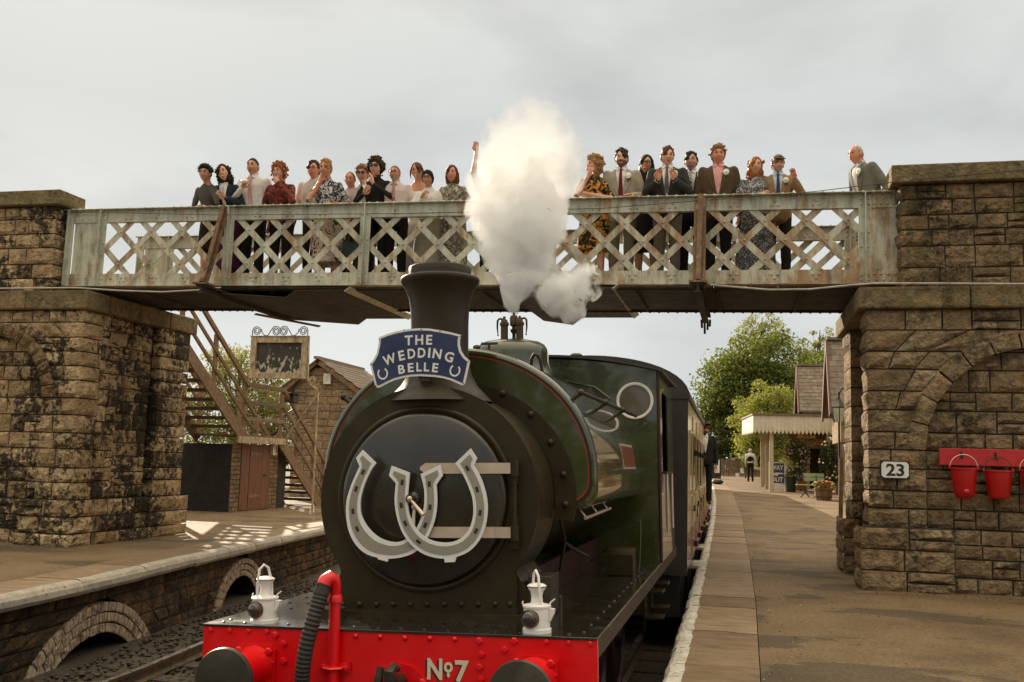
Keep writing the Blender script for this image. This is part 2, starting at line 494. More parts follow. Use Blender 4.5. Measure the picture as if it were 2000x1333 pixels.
# ---- right platform: tarmac, coping slabs with a white painted nose
g = MB()
ys = [-8, -2, 3, 5, 7, 8, 9, 10, 11, 12, 13, 14, 15, 17, 19, 21, 24, 27, 30, 33, 36, 40, 44, 48, 52, 56, 60, 65, 70, 76]
prev = None
for y in ys:
    z = gz(y)
    row = [(eR(y) + 0.06, y, -1.1), (eR(y) + 0.06, y, z - 0.19), (iR(y), y, z - 0.19), (iR(y) , y, z), (iR(y) + 2.0, y, z + 0.012), (14, y, z)]
    if prev:
        for i in range(len(row) - 1):
            g.add([prev[i], prev[i + 1], row[i + 1], row[i]], [(0, 1, 2, 3)], 1 if i < 2 else 0)
    prev = row
plat_r = g.build('platform_right', [M_TAR, M_WALLDARK], origin=(0, 0, 0), kind='structure')
y = 3.2; k = 0
while y < 60:
    L = rnd.uniform(0.75, 1.25) if y < 30 else 2.0
    y1 = y + L
    mb = MB()
    gap = 0.007
    jz = rnd.uniform(-0.006, 0.006)
    ns = 5
    def srow(yy, t):
        z = gz(yy) + jz + 0.006
        e = eR(yy) + rnd.uniform(-0.012, 0.012); w = iR(yy) - 0.008
        f = [(0.11, -0.16), (0.015, -0.15), (-0.012, -0.10), (0.0, -0.05), (0.035, -0.014), (0.085, 0.0), (0.145, 0.004)]
        pts = [(e + a, yy, z + b + (rnd.uniform(-0.006, 0.006) if 0 < i < 6 else 0)) for i, (a, b) in enumerate(f)]
        for t2 in (0.25, 0.5, 0.75):
            pts.append((lerp(e + 0.15, w, t2), yy, z + 0.003 + 0.007 * mnoise.noise((t2 * 3, yy * 2.2, 1))))
        pts.append((w, yy, z)); pts.append((w, yy, z - 0.16))
        return pts
    rows = [srow(lerp(y + gap, y1 - gap, t / ns), t) for t in range(ns + 1)]
    n = len(rows[0])
    for a, b in zip(rows, rows[1:]):
        for i in range(n - 1):
            mb.add([a[i], a[i + 1], b[i + 1], b[i]], [(0, 1, 2, 3)], 1 if i < 6 else 0, i < 6)
    mb.add(rows[0], [tuple(range(n))]); mb.add(rows[-1], [tuple(range(n))[::-1]])
    mb.build('paving_slab', [M_SLAB, M_EDGE], plat_r, origin=(iR(y), y, gz(y)), sharp=60)
    y = y1; k += 1

# ---- left platform
g = MB()
prev = None
for y in [-8, 0, 4, 6, 8, 9, 10, 11, 12, 13, 14, 15, 16, 17, 18, 19, 20, 22, 24, 27, 30, 34, 40, 45]:
    e = eL(y)
    row = [(e - 0.30, y, -1.1), (e - 0.30, y, -0.17), (e - 0.70, y, -0.17), (e - 0.70, y, 0.0), (e - 4, y, 0.015), (-40, y, 0.0)]
    if prev:
        for i in range(len(row) - 1):
            if i == 0: continue
            g.add([prev[i], prev[i + 1], row[i + 1], row[i]][::-1], [(0, 1, 2, 3)], 1 if i < 2 else 0)
    prev = row
plat_l = g.build('platform_left', [M_TAR, M_WALLDARK], origin=(-8, 0, 0), kind='structure')
y = 4.0
while y < 34:
    L = rnd.uniform(1.1, 1.9); y1 = y + L; mb = MB(); ns = 5; jz = rnd.uniform(-0.006, 0.006)
    def lrow(yy):
        e = eL(yy) + 0.07; z = jz + 0.006; w = eL(yy) - 0.692
        f = [(-0.16, -0.17), (-0.03, -0.165), (0.0, -0.12), (-0.006, -0.06), (-0.04, -0.018), (-0.10, 0.002), (-0.16, 0.005)]
        pts = [(e + a + rnd.uniform(-0.006, 0.006), yy, z + b + rnd.uniform(-0.004, 0.004)) for a, b in f]
        for t2 in (0.3, 0.65): pts.append((lerp(e - 0.16, w, t2), yy, z + 0.006 * mnoise.noise((t2 * 3, yy * 2, 8))))
        pts += [(w, yy, z), (w, yy, z - 0.16)]
        return pts
    rows = [lrow(lerp(y + 0.006, y1 - 0.006, t / ns)) for t in range(ns + 1)]
    n = len(rows[0])
    for a, b in zip(rows, rows[1:]):
        for i in range(n - 1):
            mb.add([a[i], b[i], b[i + 1], a[i + 1]], [(0, 1, 2, 3)], 1 if i < 6 else 0, i < 6)
    mb.add(rows[0], [tuple(range(n))[::-1]]); mb.add(rows[-1], [tuple(range(n))])
    mb.build('paving_slab', [M_SLAB, M_EDGE2], plat_l, origin=(eL(y) - 0.7, y, 0), sharp=60)
    y = y1

# ================================================================== STONEWORK
M_STONE_L = stone_mat('soot_stained_sandstone', [(0.31, 0.215, 0.115), (0.50, 0.36, 0.20), (0.40, 0.285, 0.155), (0.58, 0.43, 0.25), (0.24, 0.165, 0.095)], soot=0.552, soft=0.055)
M_STONE_R = stone_mat('dark_rock_faced_sandstone', [(0.22, 0.150, 0.082), (0.31, 0.215, 0.122), (0.26, 0.18, 0.10), (0.37, 0.27, 0.158), (0.27, 0.195, 0.112)], soot=0.595, soft=0.13, moss=(0.10, 0.076, 0.036))
M_STONE_UP = stone_mat('mossy_parapet_stone', [(0.19, 0.130, 0.07), (0.26, 0.178, 0.096), (0.22, 0.15, 0.082), (0.32, 0.22, 0.12)], soot=0.60, soft=0.10, moss=(0.10, 0.084, 0.030))
M_CAP = stone_mat('mossy_coping_stone', [(0.17, 0.13, 0.068), (0.20, 0.155, 0.082)], soot=0.66, soft=0.12, moss=(0.12, 0.105, 0.035), bump=0.6)
M_MORTAR = mat('mortar', (0.034, 0.025, 0.016), 0.95, coord='pos', var=0.4, scale=5, bump=0.6)
M_STONE_DARK = stone_mat('sooty_wall_stone', [(0.060, 0.040, 0.024), (0.095, 0.062, 0.036), (0.045, 0.031, 0.020)], soot=0.56, soft=0.12, bump=0.8)

def stone(root, quad, fr, m, bulge=0.035, depth=0.08, side=0, side_d=0.25, r=rnd, n=4, name='stone', smooth=False):
    """rock-faced block. quad = 4 corners (u,z) anticlockwise from bottom left; fr(u,z,d) -> world, d outward; side -1/+1: a second dressed face at that end"""
    (a, b, c, d) = quad
    gp = 0.0095
    cu = sum(q[0] for q in quad) / 4; cz = sum(q[1] for q in quad) / 4
    def sh(q):
        L = max(abs(q[0] - cu), 0.02); H = max(abs(q[1] - cz), 0.02)
        return (cu + (q[0] - cu) * (1 - gp / L), cz + (q[1] - cz) * (1 - gp / H))
    A, B, Cc, D = map(sh, (a, b, c, d))
    if side == 1: B = (b[0], B[1]); Cc = (c[0], Cc[1])
    if side == -1: A = (a[0], A[1]); D = (d[0], D[1])
    M_ = 3
    us = [0, 0.16, 0.5, 0.84, 1] if n >= 5 else [0, 0.2, 0.8, 1]
    vsx = [0, 0.22, 0.78, 1]
    P = []
    tilt = r.uniform(-0.4, 0.4)
    for j, tv in enumerate(vsx):
        for i, tu in enumerate(us):
            u = lerp(lerp(A[0], B[0], tu), lerp(D[0], Cc[0], tu), tv)
            z = lerp(lerp(A[1], B[1], tu), lerp(D[1], Cc[1], tu), tv)
            inner = 0 < i < len(us) - 1 and 0 < j < 3
            h = bulge * (r.uniform(0.15, 1.35) + tilt * (tv - 0.5)) if inner else r.uniform(-0.004, 0.006)
            if inner:
                u += r.uniform(-0.02, 0.02); z += r.uniform(-0.012, 0.012)
            else:
                if 0 < i < len(us) - 1: z += r.uniform(-0.005, 0.003) * (1 if j else -1)
                if 0 < j < 3 and not ((i == 0 and side == -1) or (i and side == 1)): u += r.uniform(-0.006, 0.004) * (1 if i else -1)
            P.append((u, z, h))
    nu = len(us)
    vs = [fr(*p) for p in P]
    fs = [(j * nu + i, j * nu + i + 1, (j + 1) * nu + i + 1, (j + 1) * nu + i) for j in range(3) for i in range(nu - 1)]
    mb = MB(); mb.add(vs, fs, 0, smooth)
    ring = list(range(nu)) + [j * nu + nu - 1 for j in range(1, 4)] + [3 * nu + i for i in range(nu - 2, -1, -1)] + [j * nu for j in (2, 1)]
    rv = [fr(*P[i]) for i in ring]; bv = [fr(P[i][0], P[i][1], -depth) for i in ring]; L = len(ring)
    skip = set()
    if side:
        col = nu - 1 if side == 1 else 0
        for k in range(L):
            i0, i1 = ring[k], ring[(k + 1) % L]
            if i0 % nu == col and i1 % nu == col: skip.add(k)
        # side face
        S = []
        ts = [0, 0.3, 0.7, 1]
        for j in range(4):
            p0 = P[j * nu + col]
            for q, t in enumerate(ts):
                inner = 0 < q < 3 and 0 < j < 3
                S.append((p0[0] + side * (bulge * r.uniform(0.4, 1.2) if inner else 0), p0[1], p0[2] * (1 - t) - side_d * t))
        sv = [fr(*p) for p in S]
        f2 = [(j * 4 + q, j * 4 + q + 1, (j + 1) * 4 + q + 1, (j + 1) * 4 + q) for j in range(3) for q in range(3)]
        if side == -1: f2 = [f[::-1] for f in f2]
        mb.add(sv, f2)
    mb.add(rv + bv, [(k, L + k, L + (k + 1) % L, (k + 1) % L) for k in range(L) if k not in skip])
    c0 = fr(cu, cz, 0)
    return mb.build(name, m, root, origin=tuple(c0))

def courses(z0, z1, h0, h1, r=rnd):
    zs = [z0]
    while zs[-1] < z1 - h0 * 0.6:
        zs.append(zs[-1] + r.uniform(h0, h1))
    k = (z1 - z0) / (zs[-1] - z0)
    return [z0 + (z - z0) * k for z in zs]

def walling(root, mortar, fr, segs, zs, m, bulge=0.035, wide=(1.1, 2.5), rec=0.014, n=4):
    """fill every course with stones. segs(z0,z1) -> list of (u0b,u1b,u0t,u1t,set_back,side,side_d)"""
    for z0, z1 in zip(zs, zs[1:]):
        for (u0b, u1b, u0t, u1t, off, side, sd) in segs(z0, z1):
            fr2 = lambda u, z, d, off=off: fr(u, z, d - off)
            mortar.add([fr2(u0b, z0, -rec), fr2(u1b, z0, -rec), fr2(u1t, z1, -rec), fr2(u0t, z1, -rec)], [(0, 1, 2, 3)])
            h = z1 - z0; W = min(u1b - u0b, u1t - u0t)
            if W < 0.03: continue
            ws = []
            while sum(ws) < W: ws.append(h * rnd.uniform(*wide))
            k = W / sum(ws); acc = 0
            edges = [0]
            for w in ws: acc += w * k; edges.append(acc / W)
            for q, (e0, e1) in enumerate(zip(edges, edges[1:])):
                quad = ((lerp(u0b, u1b, e0), z0), (lerp(u0b, u1b, e1), z0), (lerp(u0t, u1t, e1), z1), (lerp(u0t, u1t, e0), z1))
                sdn = 0
                if side == 1 and q == len(ws) - 1: sdn = 1
                if side == -1 and q == 0: sdn = -1
                if h > 0.2 and sdn == 0 and rnd.random() < 0.13 and (e1 - e0) * W > 0.18:      # a split block: two snecks
                    zm = lerp(z0, z1, rnd.uniform(0.4, 0.6))
                    for za, zb in ((z0, zm), (zm, z1)):
                        ta, tb = (za - z0) / h, (zb - z0) / h
                        q2 = ((lerp(quad[0][0], quad[3][0], ta), za), (lerp(quad[1][0], quad[2][0], ta), za), (lerp(quad[1][0], quad[2][0], tb), zb), (lerp(quad[0][0], quad[3][0], tb), zb))
                        stone(root, q2, fr2, m, bulge * 0.8, n=n)
                    continue
                stone(root, quad, fr2, m, bulge * rnd.uniform(0.7, 1.3), side=sdn, side_d=sd * (rnd.choice((0.6, 1.0)) if False else 1.0), n=n)

def arch_u(cu, cz, r, z, left):
    if z <= cz: return cu - r if left else cu + r
    d = r * r - (z - cz) ** 2
    if d <= 0: return cu
    return cu - math.sqrt(d) if left else cu + math.sqrt(d)

# ---------------- right pier: front face at Y=14, inner face at X=1.62
PRX, PY = 1.62, 14.0
pr = thing('stone_pier', (3.6, 15.5, 0), 'dark rock-faced stone pier carrying the white number plate and red fire buckets', 'bridge pier', 'stone piers of the footbridge')
mort = MB()
fR = lambda u, z, d: (u, PY - d, z)
CXR, CZR, RI, RO = 3.69, 1.83, 1.35, 1.59
REC = 0.13
UMAX = 6.3
zsR = courses(0.82, CZR, 0.22, 0.30)[:-1] + courses(CZR, CZR + RO, 0.22, 0.30)[:-1] + [CZR + RO, 3.70]
def segR(z0, z1):
    out = []
    ub = arch_u(CXR, CZR, RO - 0.03, z0, True) if z0 > CZR - 0.01 else CXR - RI
    ut = arch_u(CXR, CZR, RO - 0.03, z1, True) if z0 > CZR - 0.01 else CXR - RI
    top = CZR + RO
    if z0 > top - 0.02:
        return [(PRX, UMAX, PRX, UMAX, 0, -1, 0.5)]
    out.append((PRX, ub, PRX, ut, 0, -1, 0.5))
    if z0 > CZR - 0.01:
        vb = arch_u(CXR, CZR, RO - 0.03, z0, False); vt = arch_u(CXR, CZR, RO - 0.03, z1, False)
        if vb < UMAX - 0.02 and vt < UMAX: out.append((vb, UMAX, vt, UMAX, 0, 0, 0))
    else:
        if CXR + RI < UMAX: out.append((CXR + RI, UMAX, CXR + RI, UMAX, 0, 0, 0))
    if z0 < CZR + RI:
        a = max(arch_u(CXR, CZR, RI + 0.03, z0, True), CXR - RI - 0.02); b = min(arch_u(CXR, CZR, RI + 0.03, z0, False), CXR + RI + 0.02)
        out.append((a, b, a, b, REC, 0, 0))
    return out
walling(pr, mort, fR, segR, zsR, M_STONE_R, 0.045, (1.0, 2.2))
na = 13
for k in range(na):
    t0, t1 = PI * k / na, PI * (k + 1) / na
    P = lambda r, t: (CXR - r * math.cos(t), CZR + r * math.sin(t))
    stone(pr, (P(RO, t0), P(RI, t0), P(RI, t1), P(RO, t1))[::-1] if False else (P(RI, t0), P(RI, t1), P(RO, t1), P(RO, t0))[::-1], lambda u, z, d: fR(u, z, d + 0.013), M_STONE_R, 0.02, depth=0.22, name='voussoir')
# arch soffit between face and recessed panel
for k in range(24):
    t0, t1 = PI * k / 24, PI * (k + 1) / 24
    p, q = (CXR - RI * math.cos(t0), CZR + RI * math.sin(t0)), (CXR - RI * math.cos(t1), CZR + RI * math.sin(t1))
    mort.add([fR(*p, -0.01), fR(*q, -0.01), fR(*q, -REC - 0.02), fR(*p, -REC - 0.02)], [(0, 1, 2, 3)])
for s in (-1, 1):
    u = CXR + s * RI
    mort.add([fR(u, 0, -0.01), fR(u, CZR, -0.01), fR(u, CZR, -REC - 0.02), fR(u, 0, -REC - 0.02)], [(0, 1, 2, 3)])
# plinth: three big courses under the corner, lower panel beside it
zp = [0.0, 0.27, 0.54, 0.82]
fP = lambda u, z, d: (u, PY - 0.12 - d, z)
for z0, z1 in zip(zp, zp[1:]):
    walling(pr, mort, fP, lambda a, b: [(PRX - 0.12, 2.64, PRX - 0.12, 2.64, 0, -1, 0.66)], [z0, z1], M_STONE_R, 0.05, (1.6, 3.0), n=5)
mort.add([(PRX - 0.1, PY - 0.1, 0.81), (2.62, PY - 0.1, 0.81), (2.62, PY + 0.02, 0.83), (PRX - 0.1, PY + 0.02, 0.83)], [(0, 1, 2, 3)])
mort.add([(2.63, PY - 0.1, 0), (2.63, PY - 0.1, 0.81), (2.63, PY + 0.1, 0.81), (2.63, PY + 0.1, 0)], [(0, 1, 2, 3)])
walling(pr, mort, fR, lambda a, b: [(2.64, UMAX, 2.64, UMAX, REC - 0.06, 0, 0)], courses(0.0, 0.82, 0.19, 0.28), M_STONE_R, 0.04, (1.3, 2.6))
# inner side: recess, then the rear pilaster
fRS = lambda u, z, d: (1.98 - d, u, z)
walling(pr, mort, lambda u, z, d: (1.98 - d, -u, z), lambda a, b: [(-16.1, -14.5, -16.1, -14.5, 0, 0, 0)], courses(0, 3.7, 0.25, 0.34), M_STONE_R, 0.03)
fRB = lambda u, z, d: (u, 16.1 - d, z)
walling(pr, mort, fRB, lambda a, b: [(PRX, 1.99, PRX, 1.99, 0, -1, 1.0)], courses(0.82, 3.70, 0.22, 0.32), M_STONE_R, 0.04, (1.2, 2.0))
for z0, z1 in zip(zp, zp[1:]):
    walling(pr, mort, lambda u, z, d: (u, 15.98 - d, z), lambda a, b: [(PRX - 0.14, 1.99, PRX - 0.14, 1.99, 0, -1, 1.2)], [z0, z1], M_STONE_R, 0.05, (1.6, 3.0))
mort.box(PRX + 0.03, UMAX, 14.5, 14.52, 0, 3.7)
mort.box(2.0, UMAX, 14.3, 17.1, 0.0, 3.70)
mort.box(PRX + 0.06, 2.2, 16.2, 17.05, 0.0, 3.70)
mort.box(PRX + 0.06, 2.2, 14.1, 14.45, 0.0, 3.70)

def cap_run(root, x0, x1, y0, y1, z0, z1, m, name, n=3, ch=0.03, axis='x'):
    """dressed stones laid in a row along x (or y), tops weathered back"""
    L = (x1 - x0) if axis == 'x' else (y1 - y0)
    cuts = [0] + sorted(clamp(i / n + rnd.uniform(-0.3, 0.3) / n) for i in range(1, n)) + [1]
    for a, b in zip(cuts, cuts[1:]):
        mb = MB()
        if axis == 'x': X0, X1, Y0, Y1 = x0 + L * a + 0.004, x0 + L * b - 0.004, y0, y1
        else: X0, X1, Y0, Y1 = x0, x1, y0 + L * a + 0.004, y0 + L * b - 0.004
        mb.box(X0, X1, Y0, Y1, z0, z1)
        o = mb.build(name, m, root, origin=((X0 + X1) / 2, (Y0 + Y1) / 2, z0))
        bevel(o, ch, 2)
def clamp(v, a=0.0, b=1.0): return max(a, min(b, v))
# string course
cap_run(pr, PRX - 0.12, UMAX, PY - 0.12, 14.5, 3.70, 3.99, M_CAP, 'string_course_stone', 3)
cap_run(pr, PRX - 0.12, 2.3, 14.5, 17.2, 3.70, 3.99, M_CAP, 'string_course_stone', 2, axis='y')
# parapet above the deck
fRU = lambda u, z, d: (u, PY - d, z)
walling(pr, mort, fRU, lambda a, b: [(2.08, UMAX, 2.08, UMAX, 0, -1, 0.35)], courses(3.99, 5.40, 0.2, 0.32), M_STONE_UP, 0.035, (1.1, 2.6))
mort.box(2.12, UMAX, 14.05, 14.34, 3.99, 5.4)
cap_run(pr, 1.95, UMAX + 0.05, PY - 0.12, 14.5, 5.41, 5.66, M_CAP, 'coping_stone', 2, 0.02)
cap_run(pr, 1.95, UMAX + 0.05, 16.2, 16.8, 5.41, 5.66, M_CAP, 'coping_stone', 2, 0.02)
mort.box(2.1, UMAX, 16.3, 16.65, 3.99, 5.41)
mort.build('mortar_core', M_MORTAR, pr)

# ---------------- left pier: front face at Y=14, inner face at X=-10.4
PLX = -10.40
pl = thing('stone_pier', (-12.2, 15.5, 0), 'tan stone bridge pier with black soot patches, beside the timber stairs', 'bridge pier', 'stone piers of the footbridge')
mort = MB()
CXL, CZL, RIL, ROL = -12.06, 2.35, 1.0, 1.23
UMIN = -14.2
def segL(z0, z1):
    out = []
    if z0 > CZL + ROL - 0.02:
        return [(UMIN, PLX, UMIN, PLX, 0, 1, 0.5)]
    ub = arch_u(CXL, CZL, ROL - 0.03, z0, False) if z0 > CZL - 0.01 else CXL + RIL
    ut = arch_u(CXL, CZL, ROL - 0.03, z1, False) if z0 > CZL - 0.01 else CXL + RIL
    out.append((ub, PLX, ut, PLX, 0, 1, 0.5))
    if z0 < CZL + RIL:
        b = min(arch_u(CXL, CZL, RIL + 0.03, z0, False), CXL + RIL + 0.02)
        out.append((UMIN, b, UMIN, b, REC, 0, 0))
    return out
walling(pl, mort, fR, segL, courses(0.72, CZL, 0.21, 0.29)[:-1] + courses(CZL, CZL + ROL, 0.21, 0.29)[:-1] + [CZL + ROL, 3.78], M_STONE_L, 0.045, (0.9, 2.2))
for k in range(11):
    t0, t1 = PI * 0.62 * k / 11, PI * 0.62 * (k + 1) / 11
    P = lambda r, t: (CXL + r * math.cos(t), CZL + r * math.sin(t))
    stone(pl, (P(RIL, t0), P(ROL, t0), P(ROL, t1), P(RIL, t1)), lambda u, z, d: fR(u, z, d + 0.035), M_STONE_UP, 0.04, depth=0.22, name='voussoir')
for k in range(16):
    t0, t1 = PI * 0.62 * k / 16, PI * 0.62 * (k + 1) / 16
    p, q = (CXL + RIL * math.cos(t0), CZL + RIL * math.sin(t0)), (CXL + RIL * math.cos(t1), CZL + RIL * math.sin(t1))
    mort.add([fR(*p, -0.01), fR(*q, -0.01), fR(*q, -REC - 0.02), fR(*p, -REC - 0.02)], [(0, 1, 2, 3)])
u = CXL + RIL
mort.add([fR(u, 0.3, -0.01), fR(u, CZL, -0.01), fR(u, CZL, -REC - 0.02), fR(u, 0.3, -REC - 0.02)], [(0, 1, 2, 3)])
zpl = [0.0, 0.2, 0.46, 0.73]
for i, (z0, z1) in enumerate(zip(zpl, zpl[1:])):
    jut = 0.10 + 0.05 * (i == 0)
    walling(pl, mort, lambda u, z, d, j=jut: (u, PY - j - d, z), lambda a, b: [(-11.25, PLX + 0.10, -11.25, PLX + 0.10, 0, 1, 0.6)], [z0, z1], M_STONE_L, 0.05, (1.4, 2.6), n=5)
    walling(pl, mort, lambda u, z, d, j=jut: (PLX + j - d * -1, u, z), lambda a, b: [(14.5, 16.0, 14.5, 16.0, 0, 0, 0)], [z0, z1], M_STONE_L, 0.045, (1.4, 2.6), n=5)
    walling(pl, mort, lambda u, z, d: (u, 16.0 - d, z), lambda a, b: [(PLX - 0.1, PLX + 0.14, PLX - 0.1, PLX + 0.14, 0, 1, 1.25)], [z0, z1], M_STONE_L, 0.05, (1.4, 2.6))
walling(pl, mort, fR, lambda a, b: [(UMIN, -11.24, UMIN, -11.24, REC - 0.05, 0, 0)], courses(0.0, 0.72, 0.2, 0.27), M_STONE_L, 0.04, (1.0, 2.0))
mort.box(-11.24, PLX + 0.06, PY - 0.08, PY + 0.3, 0, 0.715)
mort.box(PLX - 0.3, PLX + 0.06, PY, 17.0, 0, 0.715)
# inner side: front pilaster face, panel, rear pilaster
fLS = lambda u, z, d: (PLX + d, u, z)
zl = courses(0.73, 3.78, 0.21, 0.30)
walling(pl, mort, fLS, lambda a, b: [(14.5, 15.0, 14.5, 15.0, 0, 0, 0)], zl, M_STONE_L, 0.04, (0.9, 1.8))
walling(pl, mort, fLS, lambda a, b: [(15.0, 16.05, 15.0, 16.05, 0.07, 0, 0)], courses(0.73, 3.78, 0.2, 0.29), M_STONE_L, 0.04, (0.9, 1.9))
walling(pl, mort, lambda u, z, d: (u, 16.15 - d, z), lambda a, b: [(PLX - 0.3, PLX + 0.06, PLX - 0.3, PLX + 0.06, 0, 1, 0.95)], zl, M_STONE_L, 0.04, (1.0, 2.0))
mort.box(PLX - 0.25, PLX - 0.02, 14.1, 15.02, 0, 3.78)
mort.box(PLX - 0.25, PLX - 0.02, 16.2, 17.0, 0, 3.78)
mort.box(UMIN, PLX - 0.2, 14.3, 17.0, 0.0, 3.78)
cap_run(pl, UMIN, PLX + 0.12, PY - 0.12, 14.5, 3.78, 4.09, M_CAP, 'string_course_stone', 3)
cap_run(pl, PLX - 0.4, PLX + 0.12, 14.5, 17.25, 3.78, 4.09, M_CAP, 'string_course_stone', 3, axis='y')
walling(pl, mort, fR, lambda a, b: [(UMIN, -11.08, UMIN, -11.08, 0, 1, 0.35)], courses(4.09, 5.52, 0.2, 0.3), M_STONE_L, 0.035, (1.0, 2.2))
mort.box(UMIN, -11.12, 14.05, 14.34, 4.09, 5.52)
cap_run(pl, UMIN, -10.95, PY - 0.12, 14.55, 5.53, 5.78, M_CAP, 'coping_stone', 2, 0.02)
mort.build('mortar_core', M_MORTAR, pl)

# ---------------- wall of the left platform, with low brick arches
pw = thing('platform_wall', (-7.9, 12, -1.0), 'sooty stone platform wall with two whitewashed low brick arches beside the track', 'wall')
mort = MB()
fW = lambda u, z, d: (eL(u) - 0.13 + d, u, z)
ARCH = [(11.25, -2.30, 1.56, 1.95, 22, True), (16.1, -1.57, 1.00, 1.31, 17, False)]
def segW(z0, z1):
    cuts = []
    for cu, cz, ri, ro, _, _ in ARCH:
        if z0 < cz + ro - 0.04:
            zt = min(z1, cz + ro - 0.05)
            cuts.append((arch_u(cu, cz, ro - 0.03, z0, True), arch_u(cu, cz, ro - 0.03, z0, False), arch_u(cu, cz, ro - 0.03, zt, True), arch_u(cu, cz, ro - 0.03, zt, False)))
    out = []; b0 = t0 = 6.0
    for lb, rb, lt, rt in cuts:
        out.append((b0, lb, t0, lt, 0, 0, 0)); b0, t0 = rb, rt
    out.append((b0, 24.0, t0, 24.0, 0, 0, 0))
    return out
walling(pw, mort, fW, segW, [-1.05, -0.86, -0.68, -0.5, -0.33, -0.165], M_STONE_DARK, 0.02, (1.4, 3.2))
def wash():
    m = NT('whitewashed_brick')
    p = m.coord('pos')
    w = m.ramp(m.noise(m.mapv(p, (1, 3, 1)), 7, 7, 0.7), ((0.40, 0.0), (0.56, 0.9)))
    c = m.mix(w, m.ramp(m.rand(), ((0, (0.15, 0.085, 0.045)), (1, (0.26, 0.155, 0.085)))), (0.46, 0.39, 0.30))
    d = m.ramp(m.noise(p, 4.0, 6, 0.7), ((0.55, 0.0), (0.68, 0.85)))
    c = m.mix(d, c, (0.035, 0.025, 0.017))
    m.bump(m.noise(p, 25, 6), 0.6, 0.02)
    return m.fin(c, 0.85)
M_WASH = wash()
for cu, cz, ri, ro, nb, big in ARCH:
    rings = 3
    for q in range(rings):
        r0, r1 = lerp(ri, ro, q / rings), lerp(ri, ro, (q + 1) / rings)
        nn = nb + q * 2 + 4
        for k in range(nn):
            t0, t1 = PI * k / nn, PI * (k + 1) / nn
            if cz + r1 * math.sin((t0 + t1) / 2) < -1.04: continue
            P = lambda r, t: (cu - r * math.cos(t), cz + r * math.sin(t))
            stone(pw, (P(r0, t0), P(r1, t0), P(r1, t1), P(r0, t1))[::-1], lambda u, z, d, q=q: fW(u, z, d + 0.01 + q * 0.012), M_WASH, 0.012, depth=0.3, name='arch_brick')
    # dark barrel behind
    for k in range(18):
        t0, t1 = PI * k / 18, PI * (k + 1) / 18
        a, b = (cu - ri * math.cos(t0), cz + ri * math.sin(t0)), (cu - ri * math.cos(t1), cz + ri * math.sin(t1))
        mort.add([fW(*a, 0), fW(*b, 0), fW(*b, -1.2), fW(*a, -1.2)], [(0, 1, 2, 3)])
    mort.add([fW(cu - ri, -1.1, -1.2), fW(cu + ri, -1.1, -1.2), fW(cu + ri, cz + ri, -1.2), fW(cu - ri, cz + ri, -1.2)], [(0, 1, 2, 3)])
mort.build('mortar_core', M_MORTAR, pw)

# ================================================================== THE LATTICE FOOTBRIDGE
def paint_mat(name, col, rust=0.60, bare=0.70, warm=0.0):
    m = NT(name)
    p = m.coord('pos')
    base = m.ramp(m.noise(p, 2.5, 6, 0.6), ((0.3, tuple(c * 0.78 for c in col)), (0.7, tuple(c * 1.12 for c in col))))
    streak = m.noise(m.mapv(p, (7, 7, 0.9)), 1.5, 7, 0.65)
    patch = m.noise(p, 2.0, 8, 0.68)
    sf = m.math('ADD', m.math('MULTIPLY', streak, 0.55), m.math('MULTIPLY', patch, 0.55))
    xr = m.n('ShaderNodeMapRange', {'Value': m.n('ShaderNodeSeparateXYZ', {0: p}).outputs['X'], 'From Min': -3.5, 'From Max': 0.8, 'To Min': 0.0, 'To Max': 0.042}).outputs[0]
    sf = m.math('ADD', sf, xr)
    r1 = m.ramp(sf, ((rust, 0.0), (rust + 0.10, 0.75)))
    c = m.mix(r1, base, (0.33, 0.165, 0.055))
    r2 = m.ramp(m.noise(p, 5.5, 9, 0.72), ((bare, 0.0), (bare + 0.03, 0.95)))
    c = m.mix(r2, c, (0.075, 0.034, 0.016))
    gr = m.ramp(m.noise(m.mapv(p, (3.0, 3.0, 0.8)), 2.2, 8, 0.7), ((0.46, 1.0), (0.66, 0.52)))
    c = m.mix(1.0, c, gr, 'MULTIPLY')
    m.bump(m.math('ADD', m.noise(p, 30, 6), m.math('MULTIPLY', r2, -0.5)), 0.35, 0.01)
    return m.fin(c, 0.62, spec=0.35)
M_PAINT = paint_mat('weathered_grey_green_paint', (0.52, 0.525, 0.41), 0.575, 0.655)
M_PAINT2 = paint_mat('rusty_grey_green_paint', (0.54, 0.52, 0.395), 0.54, 0.645)
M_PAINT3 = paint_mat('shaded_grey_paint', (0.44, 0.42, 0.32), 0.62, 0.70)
M_SOOT = mat('sooty_deck_plate', (0.034, 0.026, 0.017), 0.85, coord='pos', var=0.4, scale=2.5, bump=0.4, bscale=18, dirt=((0.10, 0.062, 0.034), 0.60))
M_SOOT2 = mat('sooty_smoke_plate', (0.042, 0.031, 0.020), 0.8, coord='pos', var=0.35, scale=2, bump=0.3, bscale=20, dirt=((0.15, 0.12, 0.085), 0.63))
M_RUST = mat('rusted_rail_iron', (0.14, 0.075, 0.038), 0.8, coord='pos', var=0.5, scale=9, bump=0.6, dirt=((0.34, 0.27, 0.18), 0.57))
M_WOODRAIL = mat('split_weathered_timber', (0.36, 0.23, 0.11), 0.85, coord='pos', var=0.5, scale=5, stretch=(9, 9, 0.7), bump=0.5, dirt=((0.12, 0.05, 0.025), 0.56))

